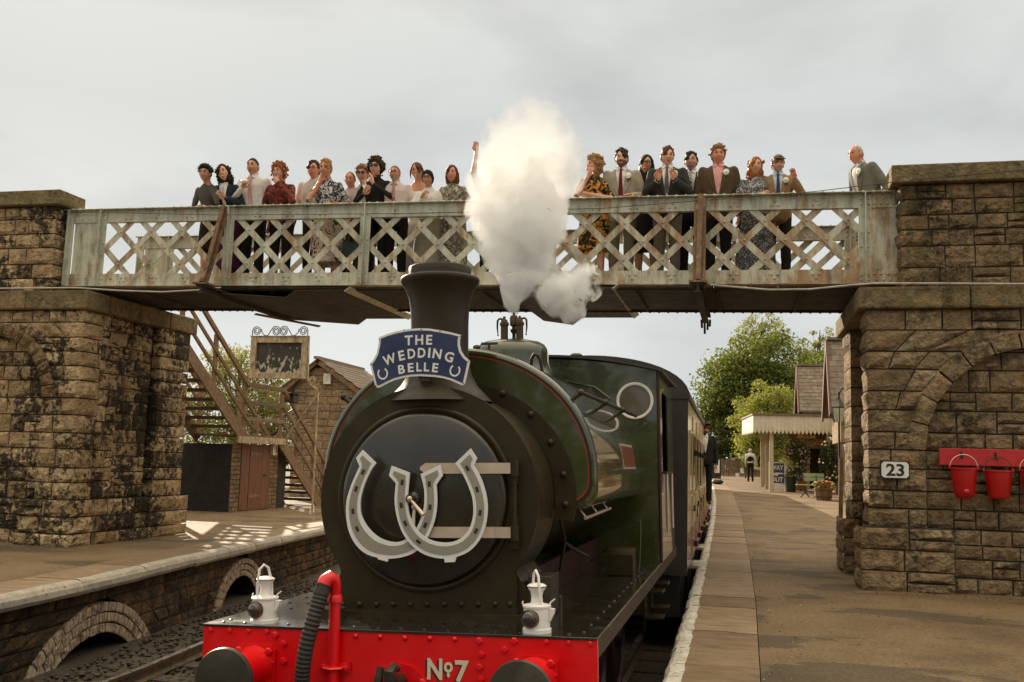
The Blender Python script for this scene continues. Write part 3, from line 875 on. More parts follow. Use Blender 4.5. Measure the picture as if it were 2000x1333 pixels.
BX, BY, BZ = -4.46, 14.25, 4.155
fb = thing('lattice_footbridge', (BX, BY, BZ), 'pale green riveted iron lattice footbridge with rust streaks spanning the two tracks', 'footbridge', rot=(0, 0.0098, 0))
def bx(X): return X - BX
POSTS = [-10.39, -8.06, -5.73, -3.17, -0.61, 1.64]
XL, XR = -11.04, 2.08
H0, H1, H2, H3 = 0.0, 0.205, 1.075, 1.29        # bottom flange, chord edges, top flange
def rivet(mb, x, y, z, r=0.02, ny=-1, mi=0):
    mb.lathe([(r, 0), (r * 0.92, r * 0.35 * ny), (r * 0.6, r * 0.66 * ny), (r * 0.12, r * 0.8 * ny)], (x, y, z), 'y', 8, mi, True, False)
def rivet_z(mb, x, y, z, r=0.018, s=-1):
    mb.lathe([(r, 0), (r * 0.8, r * 0.5 * s), (r * 0.2, r * 0.75 * s)], (x, y, z), 'z', 7, 0, True, False)
def girder(y0, near):
    """a lattice girder whose outer face is at local y0"""
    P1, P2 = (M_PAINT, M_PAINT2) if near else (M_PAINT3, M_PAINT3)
    s = -1 if near else 1                        # outward
    mb = MB()
    mb.box(bx(XL), bx(XR), y0, y0 + 0.012, H2, H3 - 0.012)
    mb.box(bx(XL), bx(XR), y0 + 0.014, y0 + 0.10, H2 + 0.002, H2 + 0.012)
    mb.build('top_chord', P1, fb, local=True)
    mb = MB(); mb.box(bx(XL - 0.05), bx(XR + 0.02), y0 - 0.075, y0 + 0.27, H3 - 0.010, H3 + 0.004)
    bevel(mb.build('top_flange', P1, fb, local=True), 0.003, 1)
    mb = MB()
    mb.box(bx(XL), bx(XR), y0, y0 + 0.012, H0 + 0.012, H1)
    mb.box(bx(XL), bx(XR), y0 - 0.035, y0 + 0.14, H0 - 0.003, H0 + 0.010)
    mb.build('bottom_chord', P2, fb, local=True)
    for i, X in enumerate([XL + 0.04] + POSTS):
        w = 0.075 if i == 0 else 0.085
        mb = MB()
        mb.box(bx(X) - w, bx(X) + w, y0 - 0.014, y0 - 0.002, H0 + 0.012, H3 - 0.012)
        mb.box(bx(X) - 0.008, bx(X) + 0.008, y0 - 0.085, y0 - 0.0145, H0 + 0.012, H3 - 0.012)
        mb.build('post', M_WOODRAIL if (near and i == 5) else P1, fb, local=True)
    for a, b in ((XL + 0.12, POSTS[0] - 0.088), (POSTS[-1] + 0.088, XR)):
        mb = MB(); mb.box(bx(a), bx(b), y0 + 0.014, y0 + 0.024, H1 - 0.05, H2 + 0.05)
        mb.build('end_panel', P2 if a > 0 else P1, fb, local=True)
    rv = MB()
    # lattice bars, two families crossing; each bar is a part
    span, step, wd = 0.90, 0.5625, 0.098
    zb, zt = H1 - 0.06, H2 + 0.06
    for a, b in zip(POSTS, POSTS[1:]):
        a2, b2 = a + 0.09, b - 0.09
        for fam in (1, -1):
            k = -3
            while True:
                x_top = a + 0.115 + k * step + (0 if fam == 1 else 0.0)
                k += 1
                if fam == 1: p, q = (x_top, zt), (x_top + span * 1.13, zb)
                else: p, q = (x_top, zb), (x_top + span * 1.13, zt)
                if p[0] > b2: break
                if q[0] < a2: continue
                def at(x): t = (x - p[0]) / (q[0] - p[0]); return p[1] + (q[1] - p[1]) * t
                xa, xb = max(p[0], a2 - 0.03), min(q[0], b2 + 0.03)
                if xb - xa < 0.14: continue
                yb = y0 + (0.020 if fam == 1 else 0.036) + (0.05 if not near else 0)
                mb = MB()
                A = Vector((bx(xa), yb, at(xa))); B = Vector((bx(xb), yb, at(xb)))
                d = (B - A).normalized(); n = Vector((-d.z, 0, d.x)) * (wd / 2)
                y1 = Vector((0, 0.012, 0))
                mb.hexa([A - n, B - n, B - n + y1, A - n + y1, A + n, B + n, B + n + y1, A + n + y1])
                mb.build('lattice_bar', rnd.choice((P1, P1, P2)) if X < 0 else P2, fb, local=True)
        # rivets where the bars cross
        if near:
            for k in range(-3, 9):
                for k2 in range(-3, 9):
                    xa = a + 0.115 + k * step; xb = a + 0.115 + k2 * step
                    x = (xa + xb + span * 1.13) / 2
                    t = (x - xa) / (span * 1.13)
                    z = zt + (zb - zt) * t
                    if a2 < x < b2 and H1 + 0.04 < z < H2 - 0.04: rivet(rv, bx(x), y0 + 0.019, z, 0.021)
    x = XL + 0.1
    while x < XR:
        if near:
            rivet_z(rv, bx(x), y0 - 0.045, H3 - 0.011, 0.02); rivet_z(rv, bx(x), y0 - 0.045, H3 + 0.0045, 0.022, 1)
        else:
            rivet_z(rv, bx(x), y0 - 0.045, H3 + 0.0045, 0.022, 1)
        x += 0.135
    yr = y0 - 0.001
    for a, b in zip(POSTS, POSTS[1:]):
        x = a + 0.16 + 0.53 * (0.6)
        while x < b - 0.25:
            for dx, dz in ((-0.045, -0.03), (0.045, -0.03), (0.0, 0.03)):
                rivet(rv, bx(x + dx), yr, (H2 + H3) / 2 - 0.02 + dz, 0.02)
                rivet(rv, bx(x + dx), yr, (H0 + H1) / 2 + 0.01 - dz, 0.02)
            x += step
    for X in POSTS:
        for z in (0.05, 0.12, 0.52, 0.72, 1.12, 1.2):
            for dx in (-0.05, 0.05): rivet(rv, bx(X + dx), y0 - 0.015, z, 0.017)
    for z in np.arange(0.06, 1.25, 0.085):
        rivet(rv, bx(XL + 0.015 + 0.03 * (int(z * 12) % 2)), y0 - 0.015, z, 0.017)
    for X0, X1 in ((XL + 0.12, POSTS[0] - 0.1), (POSTS[-1] + 0.12, XR - 0.05)):
        n = 4
        for i in range(n):
            for z in (0.06, 0.14, 1.13, 1.21): rivet(rv, bx(lerp(X0, X1, i / (n - 1)) + (0.03 if z in (0.06, 1.21) else 0)), yr, z, 0.018)
    rv.build('rivets', P1, fb, local=True, kind='stuff')
girder(0.0, True)
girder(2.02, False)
# deck: soffit plate with edge angle, timber planks on top
mb = MB()
mb.box(bx(-11.2), bx(2.2), 0.145, 2.00, -0.055, -0.03)
for X in np.arange(-10.8, 2.1, 1.16): mb.box(bx(X) - 0.01, bx(X) + 0.01, 0.15, 2.0, -0.10, -0.0555)
mb.box(bx(-11.0), bx(2.1), 2.13, 2.17, -0.08, 0.06)
mb.build('soffit_plate', M_SOOT, fb, local=True)
rv = MB(); x = -10.8
while x < 2: rivet_z(rv, bx(x), 2.15, -0.08, 0.02, -1); x += 0.15
rv.build('soffit_rivets', M_SOOT, fb, local=True, kind='stuff')
M_PLANK = mat('deck_timber', (0.16, 0.11, 0.07), 0.85, coord='pos', var=0.4, stretch=(1, 6, 1), scale=4, bump=0.4)
me = None
X = -11.1
while X < 2.0:
    if me is None:
        q = MB(); q.box(-0.108, 0.108, 0.15, 1.98, -0.028, 0.02); me = q.mesh('deck_plank', M_PLANK)
    o = bpy.data.objects.new('deck_plank', me); COL.objects.link(o); o.parent = fb; o.location = (bx(X), 0, 0)
    X += 0.225
# transoms that jut out towards the camera, each with a bent old-rail stay
for X, m in ((-8.13, M_RUST), (-0.60, M_SOOT)):
    mb = MB()
    mb.bar((bx(X), -0.62, -0.10), (bx(X), 2.5, -0.10), 0.16, 0.03)
    mb.bar((bx(X), -0.62, -0.155), (bx(X), 2.5, -0.155), 0.03, 0.08)
    mb.bar((bx(X), -0.62, -0.205), (bx(X), 2.45, -0.205), 0.10, 0.02)
    if X > -2:
        for q, (dx, L) in enumerate(((-0.07, 0.10), (-0.02, 0.22), (0.03, 0.14), (0.07, 0.07))):
            mb.bar((bx(X) + dx, 2.45, -0.16), (bx(X) + dx * 0.9, 2.5 + L * 0.3, -0.2 - L * 0.8), 0.035, 0.03)
    mb.build('transom', M_SOOT, fb, local=True)
    mb = MB()
    pts = [(bx(X), -0.53, -0.06), (bx(X), -0.50, 0.0), (bx(X), -0.44, 0.12), (bx(X), -0.08, 1.15), (bx(X), -0.055, 1.27)]
    for a, b in zip(pts, pts[1:]):
        mb.bar(a, b, 0.13, 0.016, up=(0, -1, 0.3)); mb.bar(Vector(a) + Vector((0, -0.035, 0.01)), Vector(b) + Vector((0, -0.035, 0.01)), 0.022, 0.06, up=(0, -1, 0.3)); mb.bar(Vector(a) + Vector((0, -0.075, 0.02)), Vector(b) + Vector((0, -0.075, 0.02)), 0.066, 0.03, up=(0, -1, 0.3))
    mb.build('stay', M_RUST, fb, local=True)
    mb = MB(); mb.box(bx(X) - 0.12, bx(X) + 0.12, -0.66, -0.40, -0.085, -0.055); mb.build('stay_foot', M_RUST, fb, local=True)
# smoke plates hung below the deck over each track
def smoke_plate(xs, y0, y1, zs, name='smoke_plate'):
    mb = MB(); th = 0.012
    for i in range(len(xs) - 1):
        a, b = xs[i], xs[i + 1]
        za, zb = zs[i], zs[i + 1]
        mb.hexa([(bx(a), y0[i], za), (bx(b), y0[i + 1], zb), (bx(b), y1[i + 1], zb), (bx(a), y1[i], za), (bx(a), y0[i], za + th), (bx(b), y0[i + 1], zb + th), (bx(b), y1[i + 1], zb + th), (bx(a), y1[i], za + th)])
    mb.build(name, M_SOOT2, fb, local=True)
    L = MB()
    i = len(xs) - 1
    L.hexa([(bx(xs[i]), y0[i], zs[i] - 0.02), (bx(xs[i]) + 0.09, y0[i], zs[i] + 0.05), (bx(xs[i]) + 0.09, y1[i], zs[i] + 0.05), (bx(xs[i]), y1[i], zs[i] - 0.02),
            (bx(xs[i]), y0[i], zs[i] + 0.0), (bx(xs[i]) + 0.09, y0[i], zs[i] + 0.06), (bx(xs[i]) + 0.09, y1[i], zs[i] + 0.06), (bx(xs[i]), y1[i], zs[i] + 0.0)])
    L.build('smoke_plate_lip', M_PAINT3, fb, local=True)
smoke_plate([-8.3, -6.95, -6.80, -5.98], [-0.10, -0.10, -0.10, -0.10], [2.95, 2.95, 2.95, 2.95], [-0.13, -0.21, -0.10, -0.095])
smoke_plate([-3.45, -2.92, -2.76, -1.85], [-0.05, -0.05, -0.05, -0.05], [2.95, 2.95, 2.95, 2.95], [-0.12, -0.19, -0.06, -0.055])
q = MB(); q.bar((bx(-8.7), 2.25, -0.12), (bx(-7.75), 3.0, -0.24), 0.16, 0.02); q.build('loose_plate', M_RUST, fb, local=True)

# the pale service cable sagging along the bridge
M_CABLE = mat('pale_cable', (0.40, 0.37, 0.31), 0.6, coord='pos')
mb = MB()
cab = [(-13, 13.86, 4.13), (-11.9, 13.86, 4.125), (-10.5, 13.86, 4.12), (-9.8, 14.0, 4.09), (-9.1, 14.12, 4.08), (-8.5, 14.16, 4.11), (-8.1, 14.18, 4.15)]
mb.tube(cab, 0.014, 6)
o = mb.build('service_cable', M_CABLE); tag(o, 'thin pale cable along the left pier string course and bridge edge', 'cable', 'service cables on the bridge')
mb = MB()
mb.tube([(-0.45, 14.15, 4.09), (-0.1, 14.12, 4.05), (0.35, 14.08, 4.0), (0.9, 14.02, 3.99), (1.4, 13.86, 4.01), (1.7, 13.855, 4.03), (2.5, 13.855, 4.02), (3.5, 13.855, 4.0), (5.2, 13.855, 4.0)], 0.014, 6)
o = mb.build('service_cable', M_CABLE); tag(o, 'thin pale cable along the right pier string course and bridge edge', 'cable', 'service cables on the bridge')
mb = MB()
mb.tube([(-13, 13.82, 5.28), (-10.6, 14.12, 5.44), (-8.2, 14.16, 5.33), (-5, 14.2, 5.27), (-2, 14.2, 5.26), (1.0, 14.16, 5.40), (2.2, 13.88, 5.44), (5.2, 13.88, 5.62)], 0.006, 5)
o = mb.build('overhead_wire', mat('dark_wire', (0.06, 0.05, 0.04), 0.6)); tag(o, 'thin dark wire strung along the front of the bridge parapet', 'wire')

# ================================================================== THE STEAM ENGINE
CANT = R(1.738)
EO = Vector((-2.122, 6.15, -0.896))
def glossy(name, col, rough=0.22, coat=0.6, var=0.15, grime=None, metal=0.0, cr=0.06, spec=None):
    m = NT(name)
    v = m.coord('Object')
    f = m.noise(v, 1.6, 5)
    c = m.ramp(f, ((0.3, tuple(k * (1 - var) for k in col)), (0.7, tuple(min(1, k * (1 + var)) for k in col))))
    if grime:
        g_ = m.ramp(m.noise(v, 4.5, 8, 0.68), ((0.5, 0.0), (0.72, grime[1])))
        c = m.mix(g_, c, grime[0])
    rf = m.ramp(m.noise(v, 7, 5), ((0.3, max(0.03, rough - 0.08)), (0.75, rough + 0.14)))
    m.bump(m.noise(v, 2.2, 3), 0.06, 0.03)
    return m.fin(c, rf, metal, coat, cr, spec)
M_GREEN = glossy('engine_green', (0.033, 0.039, 0.008), 0.20, 1.0, grime=((0.05, 0.042, 0.016), 0.4), cr=0.04)
M_BLACK = glossy('engine_black', (0.027, 0.0185, 0.0065), 0.36, 0.03, grime=((0.052, 0.036, 0.014), 0.6), spec=0.28)
M_DOOR = glossy('smokebox_door_black', (0.017, 0.0125, 0.007), 0.28, 0.38, grime=((0.036, 0.027, 0.015), 0.6), cr=0.14)
M_PLATE = glossy('footplate_black', (0.014, 0.011, 0.007), 0.22, 0.55, grime=((0.05, 0.04, 0.026), 0.5))
M_RED = glossy('buffer_beam_red', (0.68, 0.0005, 0.004), 0.32, 0.15, var=0.08, grime=((0.62, 0.002, 0.003), 0.3))
M_LINE = glossy('lining_orange_red', (0.25, 0.025, 0.012), 0.4, 0.2)
M_STEEL = mat('bright_steel', (0.62, 0.50, 0.40), 0.38, 0.55, var=0.08, scale=5)
M_IRON = mat('dark_worn_iron', (0.05, 0.038, 0.025), 0.5, 0.5, var=0.4, scale=10, bump=0.2)
M_BRASSW = mat('pale_window_ring', (0.74, 0.69, 0.60), 0.35, 0.0, var=0.08)
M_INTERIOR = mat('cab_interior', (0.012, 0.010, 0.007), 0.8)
M_MAROON = glossy('frame_maroon', (0.026, 0.003, 0.002), 0.5, 0.05)
M_RUBBER = mat('black_rubber_hose', (0.022, 0.019, 0.014), 0.55, var=0.4, scale=15, dirt=((0.11, 0.09, 0.055), 0.62))
M_CREAM_L = mat('cream_lettering', (0.62, 0.55, 0.40), 0.5, var=0.08)
M_DKLET = mat('dark_lettering_shade', (0.06, 0.015, 0.01), 0.5)
def glass_mat():
    m = NT('window_glass')
    return m.fin((0.10, 0.078, 0.05), 0.05, 0.0, spec=0.6)
M_GLASS = glass_mat()

en = thing('saddle_tank_locomotive', EO, 'green saddle tank steam engine with black smokebox and red buffer beam numbered 7', 'steam engine', rot=(0, -CANT, 0))
HW = 1.311; PH = 1.36
LEN = 7.35
def eb(name, mb, m, bev=None, par=en, sharp=38, **kw):
    o = mb.build(name, m, par, local=True, sharp=sharp, **kw)
    if bev: bevel(o, bev)
    return o
# footplate and edge angle
mb = MB(); mb.box(-HW, HW, -0.03, LEN, PH - 0.016, PH); eb('footplate', mb, M_PLATE, 0.003)
for s in (-1, 1):
    mb = MB(); mb.box(s * (HW - 0.012) - 0.012, s * (HW - 0.012) + 0.011, 0.03, LEN, PH - 0.13, PH - 0.017); eb('footplate_edge', mb, M_IRON, 0.003)
mb = MB()
for v in np.arange(-1.2, 1.25, 0.155):
    mb.lathe([(0.013, 0), (0.012, 0.006), (0.005, 0.009)], (v, 0.05, PH), 'z', 6, 0, True, True)
for u in np.arange(0.15, 4.7, 0.3):
    for v in (-1.2, 1.2, -1.05): mb.lathe([(0.013, 0), (0.012, 0.006), (0.005, 0.009)], (v, u, PH), 'z', 6, 0, True, True)
eb('footplate_rivets', mb, M_PLATE, kind='stuff')
# buffer beam
mb = MB(); mb.box(-HW + 0.002, HW - 0.002, -0.02, 0.03, 0.78, PH - 0.0165); eb('buffer_beam', mb, M_RED, 0.003)
hexs = [(0.578, 1.316), (0.591, 1.237), (0.578, 1.16), (0.588, 1.087), (0.799, 1.324), (0.737, 1.27), (-0.788, 1.305), (-0.729, 1.253), (-0.726, 1.144), (-0.577, 1.313), (-0.575, 1.245), (-0.577, 1.16)]
small = [(1.0, 1.326), (1.136, 1.325), (1.267, 1.325), (-1.253, 1.322), (-1.116, 1.323), (-0.981, 1.322), (-0.85, 1.323)]
dome_r = [(0.257, 1.32), (0.42, 1.321), (-0.237, 1.317), (-0.072, 1.318), (0.092, 1.317)]
for (v, w), r in [(p, 0.024) for p in hexs] + [(p, 0.017) for p in small]:
    mb = MB(); mb.lathe([(r, 0), (r, -r * 0.6), (r * 0.8, -r * 0.85), (r * 0.3, -r * 0.9)], (v, -0.0205, w), 'y', 6, 0, False, True); eb('bolt', mb, M_RED)
for v, w in dome_r:
    mb = MB(); mb.lathe([(0.019, 0), (0.017, -0.008), (0.011, -0.015), (0.002, -0.017)], (v, -0.0205, w), 'y', 12, 0, True, True); eb('rivet', mb, M_RED)
# buffers
for s in (-1, 1):
    cv, cw = s * 0.925, 1.10
    mb = MB()
    k = 0.145; ch = 0.03
    poly = [(-k + ch, -k), (k - ch, -k), (k, -k + ch), (k, k - ch), (k - ch, k), (-k + ch, k), (-k, k - ch), (-k, -k + ch)]
    mb.prism(poly, lambda a, b, d: (cv + a, -0.021 - d, cw + b), 0.0, 0.024)
    root = eb('buffer_flange', mb, M_RED, 0.004)
    for a, b, r_ in ((-1, -1, 0.026), (1, -1, 0.026), (-1, 1, 0.026), (1, 1, 0.026), (1.19, 0.33, 0.016)):
        mb = MB(); mb.lathe([(r_, 0), (r_, -r_ * 0.6), (r_ * 0.77, -r_ * 0.88), (r_ * 0.3, -r_ * 0.92)], (cv + a * 0.105, -0.0455, cw + b * 0.105), 'y', 6, 0, False, True); mb.build('flange_bolt', M_RED, root, local=True)
    mb = MB(); mb.lathe([(0.138, 0.0), (0.128, -0.02), (0.112, -0.07), (0.107, -0.15), (0.106, -0.30), (0.111, -0.305), (0.111, -0.33), (0.08, -0.332)], (cv, -0.046, cw), 'y', 32); mb.build('buffer_stock', M_RED, root, local=True)
    mb = MB(); mb.lathe([(0.07, -0.33), (0.07, -0.40), (0.185, -0.405), (0.19, -0.415), (0.19, -0.43), (0.184, -0.445), (0.10, -0.458), (0.01, -0.462)], (cv, 0, cw), 'y', 48)
    mb.build('buffer_head', mat('greasy_buffer_face', (0.040, 0.034, 0.024), 0.5, 0.3, var=0.35, scale=5, dirt=((0.07, 0.058, 0.04), 0.5)) if s < 0 else bpy.data.materials['greasy_buffer_face'], root, local=True)
# draw hook and coupling
mb = MB()
mb.prism([(-0.14, 1.03), (-0.10, 1.13), (0.0, 1.17), (0.10, 1.15), (0.20, 1.07), (0.20, 0.92), (-0.14, 0.92)], lambda a, b, d: (a + 0.05, -0.021 - d, b), 0, 0.02)
hk = eb('hook_plate', mb, M_RED, 0.004)
mb = MB()
for v, w in ((-0.085, 1.09), (0.21, 1.06), (-0.065, 0.98), (0.22, 0.96)): mb.lathe([(0.024, 0), (0.024, -0.016), (0.012, -0.022)], (v + 0.01, -0.042, w), 'y', 6, 0, False, True)
mb.build('hook_bolts', M_RED, hk, local=True)
mb = MB()
mb.tube([(0.07, -0.03, 1.06), (0.07, -0.15, 1.06), (0.065, -0.2, 1.09), (0.06, -0.21, 1.14), (0.07, -0.17, 1.165), (0.09, -0.13, 1.15)], [0.05, 0.045, 0.042, 0.038, 0.03, 0.02], 10)
mb.tube([(-0.02, -0.15, 1.16), (-0.025, -0.165, 1.09), (-0.03, -0.17, 0.98)], [0.022, 0.03, 0.03], 8)
mb.tube([(0.13, -0.13, 1.05), (0.15, -0.16, 0.95)], 0.025, 8)
mb.build('draw_hook', M_IRON, hk, local=True)
# vacuum standpipe and hose
mb = MB()
mb.tube([(-0.365, -0.065, 0.8), (-0.365, -0.065, 1.52), (-0.365, -0.065, 1.585)], 0.036, 16)
mb.lathe([(0.048, 0), (0.048, 0.03), (0.04, 0.045)], (-0.365, -0.065, 1.53), 'z', 16)
mb.tube([(-0.365, -0.065, 1.58), (-0.366, -0.068, 1.635), (-0.372, -0.08, 1.668), (-0.388, -0.10, 1.682), (-0.405, -0.125, 1.668), (-0.412, -0.14, 1.64)], [0.037, 0.042, 0.046, 0.048, 0.047, 0.045], 16)
vp = eb('vacuum_pipe', mb, M_RED)
mb = MB(); mb.box(-0.465, -0.265, -0.046, -0.026, 1.095, 1.155); mb.tube([(-0.415, -0.03, 1.125), (-0.41, -0.085, 1.125), (-0.365, -0.112, 1.125), (-0.32, -0.085, 1.125), (-0.315, -0.03, 1.125)], [0.024] * 5, 8, flat=0.5)
for v in (-0.44, -0.29): mb.lathe([(0.02, 0), (0.02, -0.014), (0.01, -0.018)], (v, -0.0465, 1.125), 'y', 6, 0, False, True)
mb.build('pipe_clamp', M_RED, vp, local=True)
mb = MB()
hp = [Vector(p) for p in ((-0.412, -0.14, 1.645), (-0.428, -0.17, 1.55), (-0.452, -0.20, 1.43), (-0.478, -0.22, 1.30), (-0.50, -0.22, 1.17), (-0.512, -0.21, 1.05), (-0.51, -0.20, 0.92), (-0.49, -0.18, 0.80))]
pts = []; rs = []
N = 132
for i in range(N + 1):
    t = i / N * (len(hp) - 1); k = min(int(t), len(hp) - 2); f = t - k
    p0, p1, p2, p3 = hp[max(k - 1, 0)], hp[k], hp[k + 1], hp[min(k + 2, len(hp) - 1)]
    pts.append(0.5 * ((2 * p1) + (p2 - p0) * f + (2 * p0 - 5 * p1 + 4 * p2 - p3) * f * f + (3 * p1 - p0 - 3 * p2 + p3) * f ** 3))
    rs.append(0.046 + (0.0045 if i % 4 in (0, 1) else -0.001) if i > 14 else 0.049)
mb.tube(pts, rs, 14)
mb.build('vacuum_hose', M_RUBBER, vp, local=True, sharp=80)
mb = MB(); mb.tube([pts[1], pts[3]], 0.053, 14); mb.tube([pts[11], pts[13]], 0.053, 14); mb.build('hose_band', M_IRON, vp, local=True)
# lettering on the beam
mb = MB()
def on_beam(a, b): return (a, -0.0225, b)
def on_beam2(a, b): return (a - 0.014, -0.0214, b - 0.009)
for fn, mi in ((on_beam2, 1), (on_beam, 0)):
    put_text(mb, 'N', fn, 0.290, 1.076, 0.122, 0.03, 0.098, mi)
    put_text(mb, 'o', fn, 0.378, 1.122, 0.085, 0.03, 0.058, mi)
    put_text(mb, '.', fn, 0.378, 1.095, 0.122, 0.03, 0.020, mi)
    put_text(mb, '7', fn, 0.465, 1.070, 0.122, 0.03, 0.090, mi)
eb('lettering', mb, [M_CREAM_L, M_DKLET])

# smokebox: front plate and wrapper share one keyhole outline
def keyhole(r, wc, waist, wb, base, n=40):
    """outline anticlockwise from bottom right"""
    a0 = R(-38)
    pts = [(base, 1.362), (base - 0.012, 1.44), (waist + 0.005, 1.56)]
    for i in range(n + 1):
        a = a0 + (PI - 2 * a0) * i / n
        pts.append((r * math.cos(a), wc + r * math.sin(a)))
    pts += [(-waist - 0.005, 1.56), (-base + 0.012, 1.44), (-base, 1.362)]
    return pts
KO = keyhole(0.808, 2.155, 0.652, 1.5, 0.66)
mb = MB(); mb.prism(KO, lambda a, b, d: (a, d, b), 0.69, 0.735, 0, 0, True)
bevel(eb('smokebox_front', mb, M_BLACK), 0.03, 4)
mb = MB()
KW = []
for a, b in keyhole(0.79, 2.155, 0.70, 1.5, 0.80):
    KW.append((a, b))
mb.prism(KW, lambda a, b, d: (a, d, b), 0.735, 1.44, 0, 0, True)
eb('smokebox_wrapper', mb, M_BLACK)
mb = MB()
for v, w in [(-0.62, 1.391), (-0.492, 1.394), (-0.364, 1.398), (-0.238, 1.402), (-0.113, 1.405), (0.012, 1.409), (0.135, 1.412), (0.257, 1.416), (0.379, 1.419), (0.5, 1.423), (0.605, 1.426)]:
    mb.lathe([(0.022, 0), (0.019, -0.011), (0.01, -0.018), (0.002, -0.019)], (v, 0.6895, w + 0.02), 'y', 12)
eb('smokebox_rivets', mb, M_BLACK, kind='stuff')
mb = MB()
mb.prism([(-0.72, 1.3602), (0.72, 1.3602), (0.70, 1.378), (-0.70, 1.378)], lambda a, b, d: (a, d, b), 0.60, 0.70)
eb('smokebox_foot', mb, M_BLACK, 0.004)
WC = 2.165; VC = -0.012
mb = MB(); mb.lathe([(0.655, 0.688), (0.655, 0.672), (0.645, 0.664), (0.632, 0.662), (0.62, 0.668), (0.605, 0.676)], (VC, 0, WC), 'y', 72, 0, True, False); eb('door_ring', mb, M_BLACK)
dprof = [(0.604, 0.686), (0.604, 0.640), (0.598, 0.630), (0.575, 0.622)]
for i in range(1, 11):
    r = 0.575 * (1 - i / 10); dprof.append((max(r, 0.001), 0.622 - 0.085 * (1 - (r / 0.575) ** 2)))
mb = MB(); mb.lathe(dprof, (VC, 0, WC), 'y', 72, 0, True, False)
door = eb('smokebox_door', mb, M_DOOR, sharp=60)
def bulge(v, w): return 0.622 - 0.085 * (1 - min(1, ((v - VC) ** 2 + (w - WC) ** 2) / 0.575 ** 2))
for w0 in (2.373, 1.935):
    mb = MB(); n = 16; hh = 0.037
    A, B = [], []
    xs = [0.0 + (0.63) * i / n for i in range(n + 1)]
    for x in xs:
        k = hh * (1 if x > 0.035 else math.sqrt(max(0.05, 1 - ((0.035 - x) / 0.035) ** 2)))
        A.append((x, w0 + k)); B.append((x, w0 - k))
    def onb(a, b, d):
        return (a, (bulge(a, w0) if a < 0.56 else min(bulge(a, w0), 0.622)) - 0.004 - d, b)
    mb.band(A, B, onb, 0.0, 0.02)
    mb.build('hinge_strap', M_STEEL, door, local=True)
mb = MB()
mb.tube([(0.652, 0.63, 1.875), (0.652, 0.63, 2.435)], 0.017, 10)
for w0 in (2.373, 1.935): mb.tube([(0.652, 0.628, w0 - 0.055), (0.652, 0.628, w0 + 0.055)], 0.032, 10)
for w0 in (2.29, 2.02, 1.85): mb.cbox((0.652, 0.655, w0), 0.05, 0.05, 0.05)
eb('hinge_post', mb, M_BLACK)
mb = MB()
mb.cbox((-0.01, 0.545, 2.155), 0.14, 0.03, 0.15)
mb.lathe([(0.05, 0.53), (0.048, 0.50), (0.03, 0.49), (0.03, 0.44)], (-0.045, 0, 2.165), 'y', 16)
mb.build('handle_boss', M_DOOR, door, local=True)
for p, q in (((-0.045, 0.452, 2.165), (0.062, 0.42, 2.058)), ((-0.025, 0.49, 2.11), (-0.03, 0.478, 1.985))):
    mb = MB(); mb.tube([p, Vector(p).lerp(Vector(q), 0.5), q], [0.011, 0.012, 0.016], 10); mb.ball(p, 0.024, 10, 7)
    mb.build('door_handle', M_STEEL, door, local=True)
# lamp bracket on top of the front plate
mb = MB()
mb.prism([(-0.085, 2.885), (0.06, 2.885), (0.075, 2.91), (0.06, 2.94), (0.028, 2.952), (0.028, 3.05), (-0.05, 3.05), (-0.05, 2.952), (-0.085, 2.94), (-0.098, 2.91)], lambda a, b, d: (a, d, b), 0.672, 0.688)
for v in (-0.062, 0.038): mb.lathe([(0.019, 0.672), (0.017, 0.66), (0.008, 0.655)], (v, 0, 2.912), 'y', 10)
eb('lamp_bracket', mb, M_IRON, 0.003)
# chimney
cz = [(0.40, 2.86), (0.345, 2.92), (0.285, 2.985), (0.245, 3.06), (0.225, 3.14), (0.217, 3.25), (0.217, 3.45), (0.221, 3.55), (0.232, 3.63), (0.255, 3.70), (0.283, 3.745), (0.297, 3.765), (0.300, 3.785), (0.292, 3.80), (0.262, 3.808), (0.240, 3.815), (0.236, 3.83), (0.238, 3.875), (0.232, 3.882), (0.19, 3.882), (0.18, 3.70)]
mb = MB(); mb.lathe(cz, (0.0, 0.97, 0), 'z', 56, 0, True, False); eb('chimney', mb, glossy('chimney_black', (0.022, 0.015, 0.007), 0.48, 0.0, grime=((0.045, 0.031, 0.014), 0.55), spec=0.3), sharp=50)

# saddle tank
def tank_prof(ins=0.0, n=44):
    a, b, w0, wbot, cr = 1.118 - ins, 0.985 - ins, 2.34, 2.055 + ins, 0.16
    pts = []
    for i in range(7):
        t = -PI / 2 + (PI / 2) * i / 6
        pts.append((a - cr + cr * math.cos(t), wbot + cr + cr * math.sin(t)))
    for i in range(1, n):
        t = PI * i / n
        pts.append((a * math.cos(t), w0 + b * math.sin(t)))
    pts += [(-x, z) for x, z in pts[:7][::-1]]
    return pts
T0, T1 = 1.42, 4.79
mb = MB()
secs = [(T0 - 0.0, 0.040), (T0 + 0.006, 0.022), (T0 + 0.02, 0.008), (T0 + 0.045, 0.0), (T1, 0.0)]
rows = []
for u, ins in secs: rows.append([(v, u, w) for v, w in tank_prof(ins)])
n = len(rows[0])
for a, b in zip(rows, rows[1:]):
    mb.add(a + b, [(k, (k + 1) % n, n + (k + 1) % n, n + k) for k in range(n)], 0, True)
mb.add(rows[0], [tuple(range(n))[::-1]])
tank = eb('saddle_tank', mb, M_GREEN, sharp=55)
def prof_line(ins, u, wd, name, m):
    A, B = tank_prof(ins), tank_prof(ins + wd)
    mb = MB(); mb.band(A, B, lambda a, b, d: (a, u - d, b), 0.0, 0.0025, closed=True); mb.build(name, m, tank, local=True)
